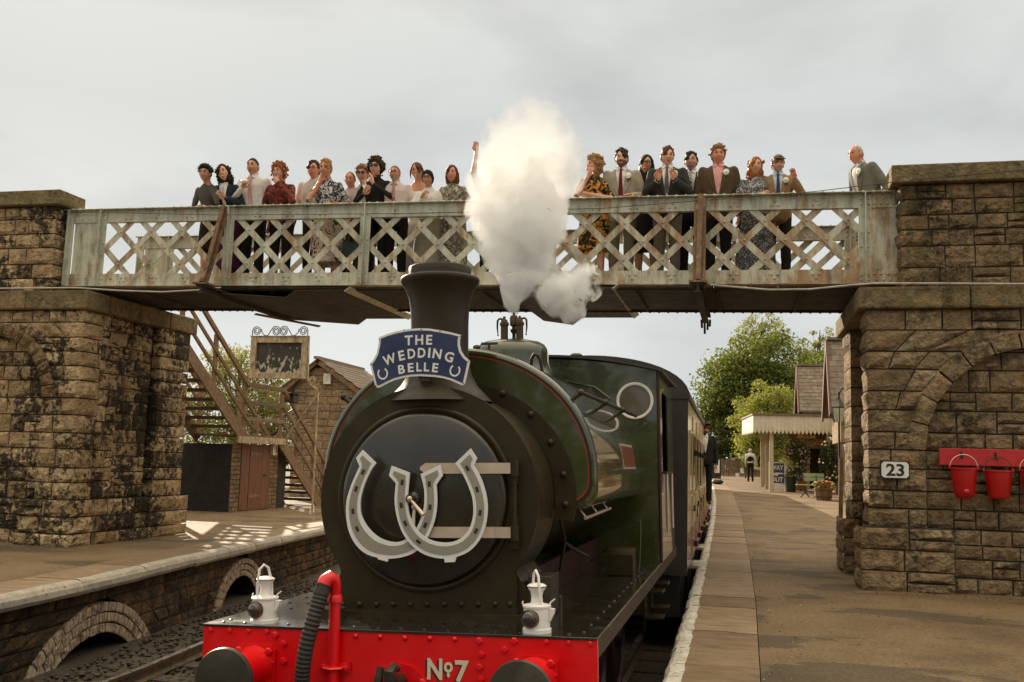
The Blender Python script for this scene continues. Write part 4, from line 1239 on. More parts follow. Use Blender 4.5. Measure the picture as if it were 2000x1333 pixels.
prof_line(0.062, T0 + 0.0005, 0.009, 'lining', M_LINE)
prof_line(0.040, T0 + 0.0005, 0.020, 'tank_beading', M_BLACK)
# flange ring where the smokebox meets the tank, with bolts
ang = np.linspace(R(-12), R(192), 50)
mb = MB(); mb.band([(0.955 * math.cos(t), 2.155 + 0.955 * math.sin(t) * 0.93) for t in ang], [(0.80 * math.cos(t), 2.155 + 0.80 * math.sin(t)) for t in ang], lambda a, b, d: (a, T0 - d, b), 0.002, 0.022)
eb('flange_ring', mb, M_BLACK, 0.004)
for v, w in ((0.389, 2.951), (0.609, 2.784), (0.764, 2.57), (0.862, 2.325), (0.15, 3.01), (-0.389, 2.951), (-0.609, 2.784), (-0.764, 2.57), (0.875, 2.1)):
    mb = MB(); mb.ball((v, T0 - 0.03, w), 0.028, 10, 6); eb('flange_bolt', mb, M_BLACK)
# handrails on the tank
for s in (1, -1):
    mb = MB()
    pts = [(s * 0.985, 1.50, 2.955), (s * 1.03, 2.6, 2.945), (s * 1.075, 4.74, 2.93)]
    mb.tube(pts, 0.017, 10)
    for p in (pts[0], pts[1], (s * 1.055, 3.7, 2.938)):
        k = 0.93
        mb.tube([(p[0], p[1], p[2]), (p[0] * 0.90, p[1], p[2] - 0.075)], [0.022, 0.016], 8); mb.ball(p, 0.029, 10, 7)
    mb.build('handrail', M_IRON, tank, local=True)
    mb = MB(); mb.tube([(s * 0.99, 1.62, 1.985), (s * 1.0, 3.05, 2.005)], 0.013, 8)
    for u in (1.65, 2.3, 3.0): mb.tube([(s * 0.99, u, 1.99), (s * 0.92, u, 2.08)], 0.01, 6)
    mb.build('lower_rod', M_STEEL, tank, local=True)
mb = MB(); mb.tube([(0.50, 1.92, 3.20), (0.51, 1.90, 3.27), (0.535, 1.89, 3.31), (0.565, 1.90, 3.30), (0.585, 1.92, 3.25), (0.60, 1.92, 3.14)], 0.015, 10); mb.build('lifting_lug', M_IRON, tank, local=True)
mb = MB()
mb.lathe([(0.17, 3.32), (0.17, 3.37), (0.155, 3.39), (0.0, 3.395)], (0.02, 2.3, 0), 'z', 24); mb.tube([(0.07, 2.2, 3.38), (0.07, 2.2, 3.445)], 0.012, 8); mb.tube([(0.0, 2.2, 3.45), (0.145, 2.2, 3.45)], 0.012, 8); mb.ball((-0.02, 2.12, 3.41), (0.035, 0.03, 0.022), 10, 6)
mb.build('filler_lid', M_IRON, tank, local=True)
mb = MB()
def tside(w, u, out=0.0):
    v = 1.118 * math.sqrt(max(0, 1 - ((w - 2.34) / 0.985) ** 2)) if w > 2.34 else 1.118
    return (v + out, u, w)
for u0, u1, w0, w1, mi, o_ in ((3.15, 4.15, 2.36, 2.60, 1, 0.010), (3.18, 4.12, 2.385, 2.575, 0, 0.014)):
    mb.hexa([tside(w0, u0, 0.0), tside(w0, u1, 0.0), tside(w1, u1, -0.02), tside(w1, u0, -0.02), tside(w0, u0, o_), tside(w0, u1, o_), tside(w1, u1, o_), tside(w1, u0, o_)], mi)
mb.build('reflected_sign_plate', [glossy('reflected_sign_red', (0.15, 0.018, 0.010), 0.35, 0.4), mat('reflected_sign_rim', (0.30, 0.26, 0.20), 0.4)], tank, local=True)  # painted stand-in for a red sign mirrored in the tank side
# dome
dz = [(0.62, 3.0), (0.52, 3.13), (0.43, 3.25), (0.385, 3.33), (0.365, 3.40), (0.362, 3.48), (0.35, 3.535), (0.325, 3.575), (0.28, 3.602), (0.20, 3.62), (0.10, 3.628), (0.001, 3.63)]
mb = MB(); mb.lathe(dz, (0.0, 3.40, 0), 'z', 56, 0, True, False); dome = eb('dome', mb, M_GREEN, sharp=70)
M_VALVE = mat('safety_valve_bronze', (0.075, 0.048, 0.026), 0.45, 0.6, var=0.35, scale=14)
for s in (-1, 1):
    mb = MB()
    mb.lathe([(0.044, 3.615), (0.044, 3.63), (0.037, 3.635), (0.037, 3.775), (0.046, 3.78), (0.046, 3.805), (0.036, 3.81), (0.03, 3.835), (0.015, 3.842), (0.013, 3.87), (0.001, 3.872)], (s * 0.078, 3.4, 0), 'z', 16)
    mb.build('safety_valve', M_VALVE, dome, local=True)
    mb = MB(); mb.tube([(s * 0.085, 3.4, 3.842), (s * 0.13, 3.4, 3.848), (s * 0.147, 3.4, 3.83), (s * 0.150, 3.4, 3.76), (s * 0.143, 3.4, 3.69)], [0.011, 0.011, 0.011, 0.009, 0.005], 8); mb.lathe([(0.005, -0.004), (0.009, 0), (0.005, 0.004)], (s * 0.143, 3.4, 3.683), 'y', 10)
    mb.build('valve_lever', M_IRON, dome, local=True)
mb = MB(); mb.lathe([(0.03, 3.62), (0.018, 3.64), (0.017, 3.70), (0.035, 3.725), (0.036, 3.745), (0.02, 3.75), (0.02, 3.775), (0.04, 3.785), (0.042, 3.86), (0.032, 3.885), (0.012, 3.89), (0.012, 3.915), (0.001, 3.918)], (0.006, 3.46, 0), 'z', 16); mb.build('whistle', M_VALVE, dome, local=True)
# boiler and frames under the tank
mb = MB(); mb.lathe([(0.66, 1.40), (0.66, 4.8)], (0, 0, 2.16), 'y', 40, 0, True, False); eb('boiler', mb, M_BLACK)
for s in (-1, 1):
    mb = MB(); mb.box(s * 0.62 - 0.015, s * 0.62 + 0.015, 0.05, 1.45, 0.75, PH - 0.017); mb.box(s * 0.62 - 0.015, s * 0.62 + 0.015, 1.451, LEN, 0.75, 1.62); eb('main_frame', mb, M_MAROON)
mb = MB()
mb.prism([(-0.14, 0.0), (0.14, 0.0), (0.14, 0.2), (0.10, 0.25), (0.02, 0.26), (-0.10, 0.25), (-0.14, 0.2)], lambda a, b, d: (0.92 + d, 3.55 + a, PH + b), 0.0, 0.24, 0, 0, True)
eb('lubricator_box', mb, M_BLACK, 0.01)
mb = MB(); mb.tube([(1.18, 3.7, PH), (1.19, 3.75, PH + 0.12), (1.20, 3.8, PH + 0.42), (1.19, 3.85, PH + 0.5)], 0.009, 6); mb.tube([(0.75, 3.5, PH + 0.12), (0.86, 3.5, PH + 0.22), (0.95, 3.5, PH + 0.26)], 0.011, 6); mb.tube([(0.70, 2.3, 1.75), (0.78, 2.5, 1.66), (0.84, 2.7, 1.60)], 0.014, 6); mb.tube([(0.75, 1.8, 2.0), (0.78, 1.9, 1.8), (0.72, 2.0, 1.55)], 0.014, 6)
eb('pipework', mb, M_IRON)
for c_, d_, nm_ in (((0.80, 0.9, 1.50), (0.16, 0.3, 0.26), 'valve_box'), ((1.03, 0.30, 1.46), (0.014, 0.05, 0.2), 'lamp_iron'), ((-1.03, 0.30, 1.46), (0.014, 0.05, 0.2), 'lamp_iron')):
    mb = MB(); mb.cbox(c_, *d_); eb(nm_, mb, M_IRON, 0.004)
# low filler on the footplate
mb = MB(); mb.lathe([(0.085, PH), (0.085, PH + 0.045), (0.092, PH + 0.05), (0.092, PH + 0.062), (0.02, PH + 0.068), (0.016, PH + 0.10), (0.035, PH + 0.108), (0.03, PH + 0.118), (0.001, PH + 0.12)], (-0.60, 0.45, 0), 'z', 20); eb('sand_filler', mb, M_IRON)
# wheels, axles, steps
for u in (1.75, 3.35, 4.95):
    for s in (-1, 1):
        mb = MB(); mb.lathe([(0.545, 0), (0.57, 0.02), (0.57, 0.13), (0.50, 0.135), (0.48, 0.10), (0.12, 0.10), (0.11, 0.16), (0.001, 0.16)], (s * 0.70, u, 0.57), 'x', 40, 0, True, False, M=Matrix.Diagonal((s, 1, 1))); eb('wheel', mb, M_MAROON)
for u in (5.1, 5.9):
    mb = MB(); mb.box(1.10, 1.30, u, u + 0.3, 0.72, 0.745); mb.box(1.10, 1.30, u, u + 0.3, 1.0, 1.025); mb.box(1.085, 1.10, u, u + 0.3, 0.6, 1.33); eb('footstep', mb, M_BLACK, 0.003)
for u in (0.9, 2.6, 4.4):
    mb = MB(); mb.prism([(1.02, 1.34), (1.29, 1.34), (1.29, 1.25), (1.06, 0.98), (1.02, 0.98)], lambda a, b, d: (a, d, b), u, u + 0.02); eb('footplate_bracket', mb, M_MAROON)
# cab
C0, C1 = 4.80, 6.95
EAVE, CROWN = 3.42, 3.585
def cabtop(v): return CROWN - (CROWN - EAVE) * (v / HW) ** 2
mb = MB()
N = 24
top = [(lerp(HW, -HW, i / N), cabtop(lerp(HW, -HW, i / N))) for i in range(N + 1)]
# front sheet with two round openings built as a fan between outline and circles
def sheet_with_holes(y0, y1, holes, mi=0):
    q = MB()
    rings = []
    for s_, cx, cz_, r in holes:
        M_ = 40
        lo, hi = (0.0, HW) if s_ > 0 else (-HW, 0.0)
        inner, outer = [], []
        for i in range(M_):
            t = 2 * PI * i / M_
            dx, dz_ = math.cos(t), math.sin(t)
            inner.append((cx + r * dx, cz_ + r * dz_))
            ks = []
            if dx > 1e-6: ks.append((hi - cx) / dx)
            if dx < -1e-6: ks.append((lo - cx) / dx)
            if dz_ < -1e-6: ks.append((2.5 - cz_) / dz_)
            if dz_ > 1e-6: ks.append((3.42 - cz_) / dz_)
            k = min(ks); outer.append((cx + k * dx, cz_ + k * dz_))
        q.band(outer, inner, lambda a, b, d: (a, d, b), y0, y1, closed=True)
        # corners left by the fan
        for cxn in (lo, hi):
            for czn in (2.5, 3.42):
                near = sorted(outer, key=lambda p: (p[0] - cxn) ** 2 + (p[1] - czn) ** 2)[:3]
                on_v = [p for p in outer if abs(p[0] - cxn) < 1e-5]; on_h = [p for p in outer if abs(p[1] - czn) < 1e-5]
                a = min(on_v, key=lambda p: abs(p[1] - czn)); b = min(on_h, key=lambda p: abs(p[0] - cxn))
                for y in (y0, y1): q.add([(cxn, y, czn), (a[0], y, a[1]), (b[0], y, b[1])], [(0, 1, 2)])
    q.box(-HW, HW, y0, y1, PH, 2.5)
    q.prism([(HW, 3.42)] + top[1:-1] + [(-HW, 3.42)], lambda a, b, d: (a, d, b), y0, y1)
    return q
SP = 1.062; SPZ = 3.10; SPR = 0.178
q = sheet_with_holes(C0, C0 + 0.02, [(1, SP, SPZ, SPR), (-1, -SP, SPZ, SPR)])
cab = eb('cab_front', q, M_GREEN)
for s in (-1, 1):
    mb = MB(); mb.lathe([(0.172, C0 - 0.001), (0.172, C0 - 0.018), (0.178, C0 - 0.022), (0.198, C0 - 0.022), (0.203, C0 - 0.016), (0.203, C0 - 0.001)], (s * SP, 0, SPZ), 'y', 48, 0, True, False)
    for i in range(12):
        t = 2 * PI * i / 12 + 0.2; mb.lathe([(0.006, C0 - 0.022), (0.004, C0 - 0.026)], (s * SP + 0.188 * math.cos(t), 0, SPZ + 0.188 * math.sin(t)), 'y', 6)
    win = mb.build('spectacle_ring', M_BRASSW, cab, local=True)
    mb = MB(); mb.lathe([(0.178, C0 + 0.004), (0.178, C0 + 0.010)], (s * SP, 0, SPZ), 'y', 40, 0, False, True); mb.build('spectacle_glass', M_GLASS, win if False else cab, local=True)
    # side sheets with a doorway
    x0, x1 = s * HW - 0.008, s * HW + 0.008
    mb = MB()
    mb.box(x0, x1, C0 + 0.022, C0 + 0.42, PH, EAVE); mb.box(x0, x1, C0 + 0.42, C0 + 1.25, PH, 2.30); mb.box(x0, x1, C0 + 0.42, C0 + 1.25, 3.22, EAVE); mb.box(x0, x1, C0 + 1.25, C1, PH, EAVE)
    sd = eb('cab_side', mb, M_GREEN)
    mb = MB(); mb.tube([(s * (HW + 0.05), C0 + 0.45, PH + 0.3), (s * (HW + 0.05), C0 + 0.45, 2.3)], 0.014, 8); mb.tube([(s * (HW + 0.05), C0 + 1.22, PH + 0.3), (s * (HW + 0.05), C0 + 1.22, 2.3)], 0.014, 8); mb.build('cab_handrail', M_STEEL, sd, local=True)
    mb = MB(); mb.box(s * HW - 0.03, s * HW + 0.05, C0 + 0.40, C0 + 1.27, 2.30, 2.325); mb.build('window_ledge', M_IRON, sd, local=True)
    mb = MB(); mb.tube([(s * (HW + 0.004), C0 + 0.0, PH), (s * (HW + 0.004), C0, EAVE)], 0.018, 8); mb.build('corner_beading', M_MAROON, sd, local=True)
mb = MB(); mb.box(-HW + 0.02, HW - 0.02, C1 - 0.02, C1, PH, EAVE); mb.prism([(HW - .02, 3.42)] + top[1:-1] + [(-HW + .02, 3.42)], lambda a, b, d: (a, d, b), C1 - 0.02, C1); eb('cab_back', mb, M_INTERIOR)
mb = MB(); mb.box(-0.8, 0.8, C0 + 0.1, C0 + 0.6, PH, 2.6); eb('firebox_backhead', mb, M_INTERIOR)
mb = MB()
A = [(lerp(HW + 0.06, -HW - 0.06, i / N), cabtop(lerp(HW + 0.06, -HW - 0.06, i / N)) + 0.03 + 0.015 * (1 - abs(1 - 2 * i / N))) for i in range(N + 1)]
B = [(a, b - 0.025) for a, b in A]
mb.band(A, B, lambda a, b, d: (a, d, b), C0 - 0.07, C1 + 0.12)
eb('cab_roof', mb, glossy('cab_roof_black', (0.04, 0.03, 0.02), 0.5, 0.1))
mb = MB(); mb.lathe([(0.07, 3.55), (0.07, 3.68), (0.09, 3.69), (0.05, 3.72), (0.001, 3.725)], (0.30, 5.5, 0), 'z', 14); mb.box(-0.4, 0.4, 5.3, 5.9, 3.58, 3.645); eb('roof_ventilator', mb, M_IRON, 0.01)
mb = MB(); mb.prism([(-0.62, 2.0), (0.62, 2.0), (0.62, 3.25)] + [(0.62 * math.cos(t), 3.25 + 0.12 * math.sin(t)) for t in np.linspace(0, PI, 9)][1:-1] + [(-0.62, 3.25)], lambda a, b, d: (a, d, b), C0 - 0.012, C0 - 0.002); eb('cab_panel', mb, M_GREEN)
mb = MB(); mb.tube([(0.30, C0 - 0.02, 3.33), (0.62, C0 - 0.02, 3.26), (0.80, C0 - 0.02, 3.12)], 0.012, 8); eb('cab_pipe', mb, M_GREEN)

# ------------------------------------------------ things carried by the engine
def on_engine(name, label, cat, v, u, w, group=None):
    p = EO + Vector((math.cos(CANT) * v - math.sin(CANT) * w, u, math.sin(CANT) * v + math.cos(CANT) * w))
    return thing(name, p, label, cat, group, rot=(0, -CANT, 0)), (v, u, w)
def shift(mb, o):
    mb.v = [(x - o[0], y - o[1], z - o[2]) for x, y, z in mb.v]; return mb
M_SHOEW = mat('horseshoe_white', (0.70, 0.70, 0.68), 0.4, var=0.06)
M_SHOEG = mat('horseshoe_grey', (0.27, 0.25, 0.205), 0.45, var=0.08)
M_NAIL = mat('nail_hole_dark', (0.025, 0.018, 0.013), 0.6)
def resample(pts, n):
    P = [np.array(p) for p in pts]
    d = [0]
    for a, b in zip(P, P[1:]): d.append(d[-1] + np.linalg.norm(b - a))
    out = []
    for i in range(n):
        t = d[-1] * i / (n - 1)
        for k in range(len(P) - 1):
            if t <= d[k + 1] + 1e-9: break
        f = (t - d[k]) / max(1e-9, d[k + 1] - d[k]); out.append(P[k] + (P[k + 1] - P[k]) * f)
    return out
def smooth_line(pts, fixed=2, it=2):
    pts = [np.array(p, float) for p in pts]
    for _ in range(it):
        q = [p.copy() for p in pts]
        for i in range(fixed, len(pts) - fixed): q[i] = pts[i] * 0.5 + (pts[i - 1] + pts[i + 1]) * 0.25
        pts = q
    return pts
LO = [(-0.433, 2.388), (-0.489, 2.272), (-0.528, 2.157), (-0.53, 2.054), (-0.51, 1.94), (-0.453, 1.839), (-0.37, 1.777), (-0.25, 1.752), (-0.127, 1.759), (-0.014, 1.796), (0.059, 1.872), (0.124, 2.01), (0.142, 2.135), (0.132, 2.261)]
LI = [(-0.345, 2.365), (-0.392, 2.272), (-0.424, 2.157), (-0.419, 2.055), (-0.373, 1.973), (-0.29, 1.898), (-0.195, 1.866), (-0.115, 1.869), (-0.035, 1.921), (0.017, 2.009), (0.047, 2.109), (0.049, 2.21), (0.036, 2.27)]
LH = ([(-0.433, 2.388), (-0.46, 2.446), (-0.413, 2.502), (-0.309, 2.41), (-0.345, 2.365)], [(0.132, 2.261), (0.178, 2.324), (0.158, 2.397), (0.018, 2.334), (0.036, 2.27)])
RO_ = [(0.406, 2.393), (0.458, 2.312), (0.495, 2.2), (0.508, 2.101), (0.491, 1.978), (0.446, 1.88), (0.369, 1.805), (0.24, 1.762), (0.135, 1.767), (0.043, 1.793), (-0.037, 1.848), (-0.105, 1.934), (-0.147, 2.046), (-0.164, 2.159), (-0.152, 2.271)]
RI_ = [(0.318, 2.352), (0.354, 2.287), (0.4, 2.175), (0.407, 2.064), (0.381, 1.965), (0.317, 1.896), (0.239, 1.871), (0.147, 1.873), (0.068, 1.899), (0.001, 1.954), (-0.053, 2.047), (-0.068, 2.16), (-0.058, 2.285)]
RH = ([(0.406, 2.393), (0.429, 2.439), (0.383, 2.508), (0.275, 2.408), (0.318, 2.352)], [(-0.152, 2.271), (-0.204, 2.324), (-0.185, 2.391), (-0.052, 2.343), (-0.058, 2.285)])
NL = [(-0.391, 2.356), (-0.456, 2.23), (-0.481, 2.085), (-0.447, 1.953), (0.082, 2.263), (0.094, 2.12), (0.062, 1.979)]
NR = [(0.366, 2.358), (0.429, 2.231), (0.453, 2.089), (0.425, 1.957), (-0.109, 2.264), (-0.121, 2.124), (-0.087, 1.984), (-0.004, 1.872)]
def inset_poly(poly, d):
    n = len(poly); out = []
    c = np.mean(np.array(poly), axis=0)
    for i in range(n):
        p0, p1, p2 = (np.array(poly[(i + k) % n]) for k in (-1, 0, 1))
        n1 = np.array([-(p1 - p0)[1], (p1 - p0)[0]]); n1 /= np.linalg.norm(n1); n2 = np.array([-(p2 - p1)[1], (p2 - p1)[0]]); n2 /= np.linalg.norm(n2)
        if n1 @ (c - p1) < 0: n1 = -n1
        if n2 @ (c - p1) < 0: n2 = -n2
        b = n1 + n2; b /= max(1e-6, np.linalg.norm(b)); out.append(tuple(p1 + b * d / max(0.45, b @ n1)))
    return out
def horseshoe(O, I, heels, nails, u, label, clip):
    t, org = on_engine('horseshoe', label, 'horseshoe', clip[0], u, 1.76, 'painted horseshoes on the smokebox door')
    n = 44
    A, B = smooth_line(resample(O, n)), smooth_line(resample(I, n))
    f = lambda a, b, d: (a, u - d, b)
    mb = MB(); mb.band(A, B, f, 0.0, 0.014)
    for h in heels: mb.prism(h, f, 0.0003, 0.0143)
    cx = clip[0]; k = clip[1]
    mb.prism([(cx - 0.045, 1.79), (cx - 0.035, 1.744 + k), (cx + 0.035, 1.74 - k), (cx + 0.05, 1.79)], f, 0.0005, 0.0138)
    shift(mb, org).build('shoe_plate', M_SHOEW, t, local=True)
    mb = MB()
    L = lambda s: [lerp(a, b, s) for a, b in zip(A, B)]
    mb.band(L(0.23), L(0.77), f, 0.0145, 0.0175)
    for h in heels: mb.prism(inset_poly(h[:], 0.026)[:], f, 0.0146, 0.0172)
    for h, e in zip(heels, (0, n - 1)):
        a, b = L(0.23)[e], L(0.77)[e]
        ip = inset_poly(h, 0.026)
        mb.prism([tuple(a), ip[0], ip[4], tuple(b)], f, 0.0147, 0.0171)
    shift(mb, org).build('grey_inset', M_SHOEG, t, local=True)
    for (v, w) in nails:
        i = int(np.argmin([np.linalg.norm((p + q) / 2 - np.array((v, w))) for p, q in zip(A, B)]))
        d = A[min(i + 1, n - 1)] - A[max(i - 1, 0)]; d /= np.linalg.norm(d); nn = np.array([-d[1], d[0]])
        c = (A[i] + B[i]) / 2
        mb = MB(); mb.prism([tuple(c + d * sx * 0.019 + nn * sy * 0.0105) for sx, sy in ((-1, -1), (1, -1), (1, 1), (-1, 1))], f, 0.0176, 0.0190)
        shift(mb, org).build('nail_hole', M_NAIL, t, local=True)
    return t
horseshoe(LO, LI, LH, NL, 0.50, 'white edged grey horseshoe partly covered by its twin, farthest from the door hinges', (-0.25, 0.006))
horseshoe(RO_, RI_, RH, NR, 0.474, 'white edged grey horseshoe overlapping in front towards the door hinges', (0.24, -0.004))

HB = [(-0.353, 3.318), (-0.283, 3.342), (-0.213, 3.359), (-0.131, 3.371), (-0.05, 3.374), (0.031, 3.369), (0.112, 3.354), (0.192, 3.337), (0.266, 3.316), (0.256, 3.277), (0.257, 3.239), (0.267, 3.2), (0.293, 3.161), (0.332, 3.127), (0.313, 3.04), (0.296, 2.968), (0.286, 2.958), (0.272, 2.957), (0.194, 2.992), (0.132, 3.010), (0.069, 3.020), (-0.035, 3.028), (-0.104, 3.026), (-0.162, 3.018), (-0.231, 3.002), (-0.289, 2.978), (-0.342, 2.952), (-0.363, 2.952), (-0.376, 2.964), (-0.398, 3.045), (-0.419, 3.124), (-0.392, 3.158), (-0.369, 3.20), (-0.358, 3.251), (-0.353, 3.285)]
hb, org = on_engine('headboard', 'blue shield headboard lettered THE WEDDING BELLE in front of the chimney', 'headboard', -0.03, 0.62, 3.02)
M_HBBLUE = glossy('headboard_blue', (0.012, 0.022, 0.085), 0.3, 0.4)
M_HBWHITE = mat('headboard_white', (0.72, 0.70, 0.66), 0.4, var=0.05)
mb = MB(); mb.prism(HB, lambda a, b, d: (a, 0.62 - d, b), -0.012, 0.0); shift(mb, org).build('board', M_HBWHITE, hb, local=True)
mb = MB(); mb.prism(inset_poly(HB, 0.016), lambda a, b, d: (a, 0.62 - d, b), 0.0005, 0.003); shift(mb, org).build('blue_field', M_HBBLUE, hb, local=True)
mb = MB()
def letter(ch, v, w, h, tilt=0.0, wd=None):
    c, s = math.cos(tilt), math.sin(tilt)
    fn = lambda a, b: (v + a * c - b * s, 0.6155, w + a * s + b * c)
    put_text(mb, ch, fn, 0, 0, h, 0.028, wd)
for ch, v, w, t, wd in (('T', -0.122, 3.255, 0.03, 0.062), ('H', -0.044, 3.256, 0.0, 0.06), ('E', 0.030, 3.254, -0.03, 0.046)): letter(ch, v, w, 0.068, t, wd)
for ch, v, w, t, wd in (('W', -0.258, 3.122, 0.30, 0.098), ('E', -0.170, 3.147, 0.20, 0.046), ('D', -0.098, 3.158, 0.10, 0.058), ('D', -0.025, 3.162, 0.0, 0.058), ('I', 0.030, 3.160, -0.08, 0.016), ('N', 0.086, 3.152, -0.16, 0.064), ('G', 0.172, 3.128, -0.28, 0.066)): letter(ch, v, w, 0.068, t, wd)
for ch, v, w, t, wd in (('B', -0.171, 3.050, 0.14, 0.050), ('E', -0.104, 3.060, 0.07, 0.044), ('L', -0.043, 3.063, 0.02, 0.040), ('L', 0.012, 3.062, -0.04, 0.040), ('E', 0.074, 3.055, -0.12, 0.044)): letter(ch, v, w, 0.062, t, wd)
for cx, cz_, t in ((-0.318, 3.052, 0.18), (0.224, 3.062, -0.22)):
    A, B = [], []
    for i in range(25):
        a = R(-232 + 284 * i / 24)
        for L_, r in ((A, 0.040), (B, 0.029)):
            x, z = r * math.cos(a), r * 1.12 * math.sin(a)
            L_.append((cx + x * math.cos(t) - z * math.sin(t), cz_ + x * math.sin(t) + z * math.cos(t)))
    mb.band(A, B, lambda a, b, d: (a, 0.6168 - d, b), 0.0, 0.0015)
shift(mb, org).build('lettering', M_HBWHITE, hb, local=True)
mb = MB()
for v, w in ((-0.35, 3.30), (0.262, 3.305), (-0.03, 3.365), (-0.37, 2.962), (0.285, 2.97), (-0.16, 3.365), (0.11, 3.347), (0.32, 3.125), (-0.41, 3.122)): mb.lathe([(0.005, 0.6195), (0.004, 0.617)], (v, 0, w), 'y', 8)
shift(mb, org).build('fixing_screws', M_IRON, hb, local=True, kind='stuff')
mb = MB(); mb.box(-0.052, 0.03, 0.634, 0.664, 2.99, 3.20); shift(mb, org).build('fixing_bracket', M_IRON, hb, local=True)

M_LAMPW = mat('lamp_white_enamel', (0.76, 0.73, 0.69), 0.35, var=0.07, scale=14, dirt=((0.30, 0.20, 0.13), 0.66))
M_LENS = glossy('lamp_lens', (0.03, 0.026, 0.02), 0.05, 1.0)
M_LENSRING = mat('lens_ring', (0.12, 0.08, 0.05), 0.35, 0.7)
def head_lamp(v, label, turn):
    t, org = on_engine('head_lamp', label, 'oil lamp', v, 0.10, PH + 0.0005, 'white oil lamps on the front footplate')
    mb = MB()
    mb.lathe([(0.098, 0.0), (0.098, 0.028), (0.090, 0.032), (0.090, 0.175), (0.097, 0.178), (0.097, 0.190), (0.08, 0.196), (0.046, 0.203), (0.041, 0.21), (0.038, 0.255), (0.045, 0.285), (0.066, 0.318), (0.067, 0.326), (0.05, 0.338), (0.02, 0.345), (0.001, 0.346)], (0, 0, 0), 'z', 36)
    body = mb.build('lamp_body', M_LAMPW, t, local=True, sharp=45)
    mb = MB(); mb.lathe([(0.0675, 0.318), (0.0675, 0.322)], (0, 0, 0), 'z', 30, 0, False, False); mb.build('cowl_band', M_IRON, body, local=True)
    mb = MB(); mb.tube([(-0.038 * turn, -0.05, 0.19), (-0.030 * turn, -0.06, 0.30), (-0.022 * turn, -0.055, 0.40), (0.0, -0.03, 0.436), (0.02 * turn, -0.0, 0.41), (0.034 * turn, 0.03, 0.30), (0.036 * turn, 0.04, 0.19)], 0.0095, 10); mb.build('lamp_handle', M_LAMPW, t, local=True)
    mb = MB(); M_ = Matrix.Rotation(R(-20), 3, 'Z')
    mb.lathe([(0.064, -0.075), (0.064, -0.105), (0.058, -0.112), (0.053, -0.110)], (0, 0, 0.105), 'y', 28, 0, True, False, M=M_); mb.build('lens_ring', M_LENSRING, t, local=True)
    mb = MB(); mb.lathe([(0.055, -0.106), (0.048, -0.116), (0.035, -0.124), (0.018, -0.129), (0.001, -0.130)], (0, 0, 0.105), 'y', 28, 0, True, False, M=M_); mb.build('lens', M_LENS, t, local=True)
    mb = MB(); mb.prism([(0.088, 0.17), (0.122, 0.165), (0.118, 0.13), (0.095, 0.08), (0.088, 0.08)], lambda a, b, d: (a, d, b), -0.025, 0.03); mb.build('lamp_socket', M_LAMPW, t, local=True)
    mb = MB(); mb.tube([(0.085, 0.0, 0.195), (0.10, 0.0, 0.215), (0.125, 0.0, 0.235)], 0.006, 6); mb.build('wick_lever', M_LAMPW, t, local=True)
    mb = MB(); mb.tube([(-0.085, 0.0, 0.185), (-0.102, 0, 0.20), (-0.095, 0, 0.215)], 0.006, 6); mb.build('lid_hinge', M_LAMPW, t, local=True)
    t.scale = (0.92, 0.92, 0.87)
head_lamp(-0.932, 'white oil lamp on the footplate beside the black corrugated hose', 1)
head_lamp(0.915, 'white oil lamp on the footplate above the number 7, away from the hose', -1)

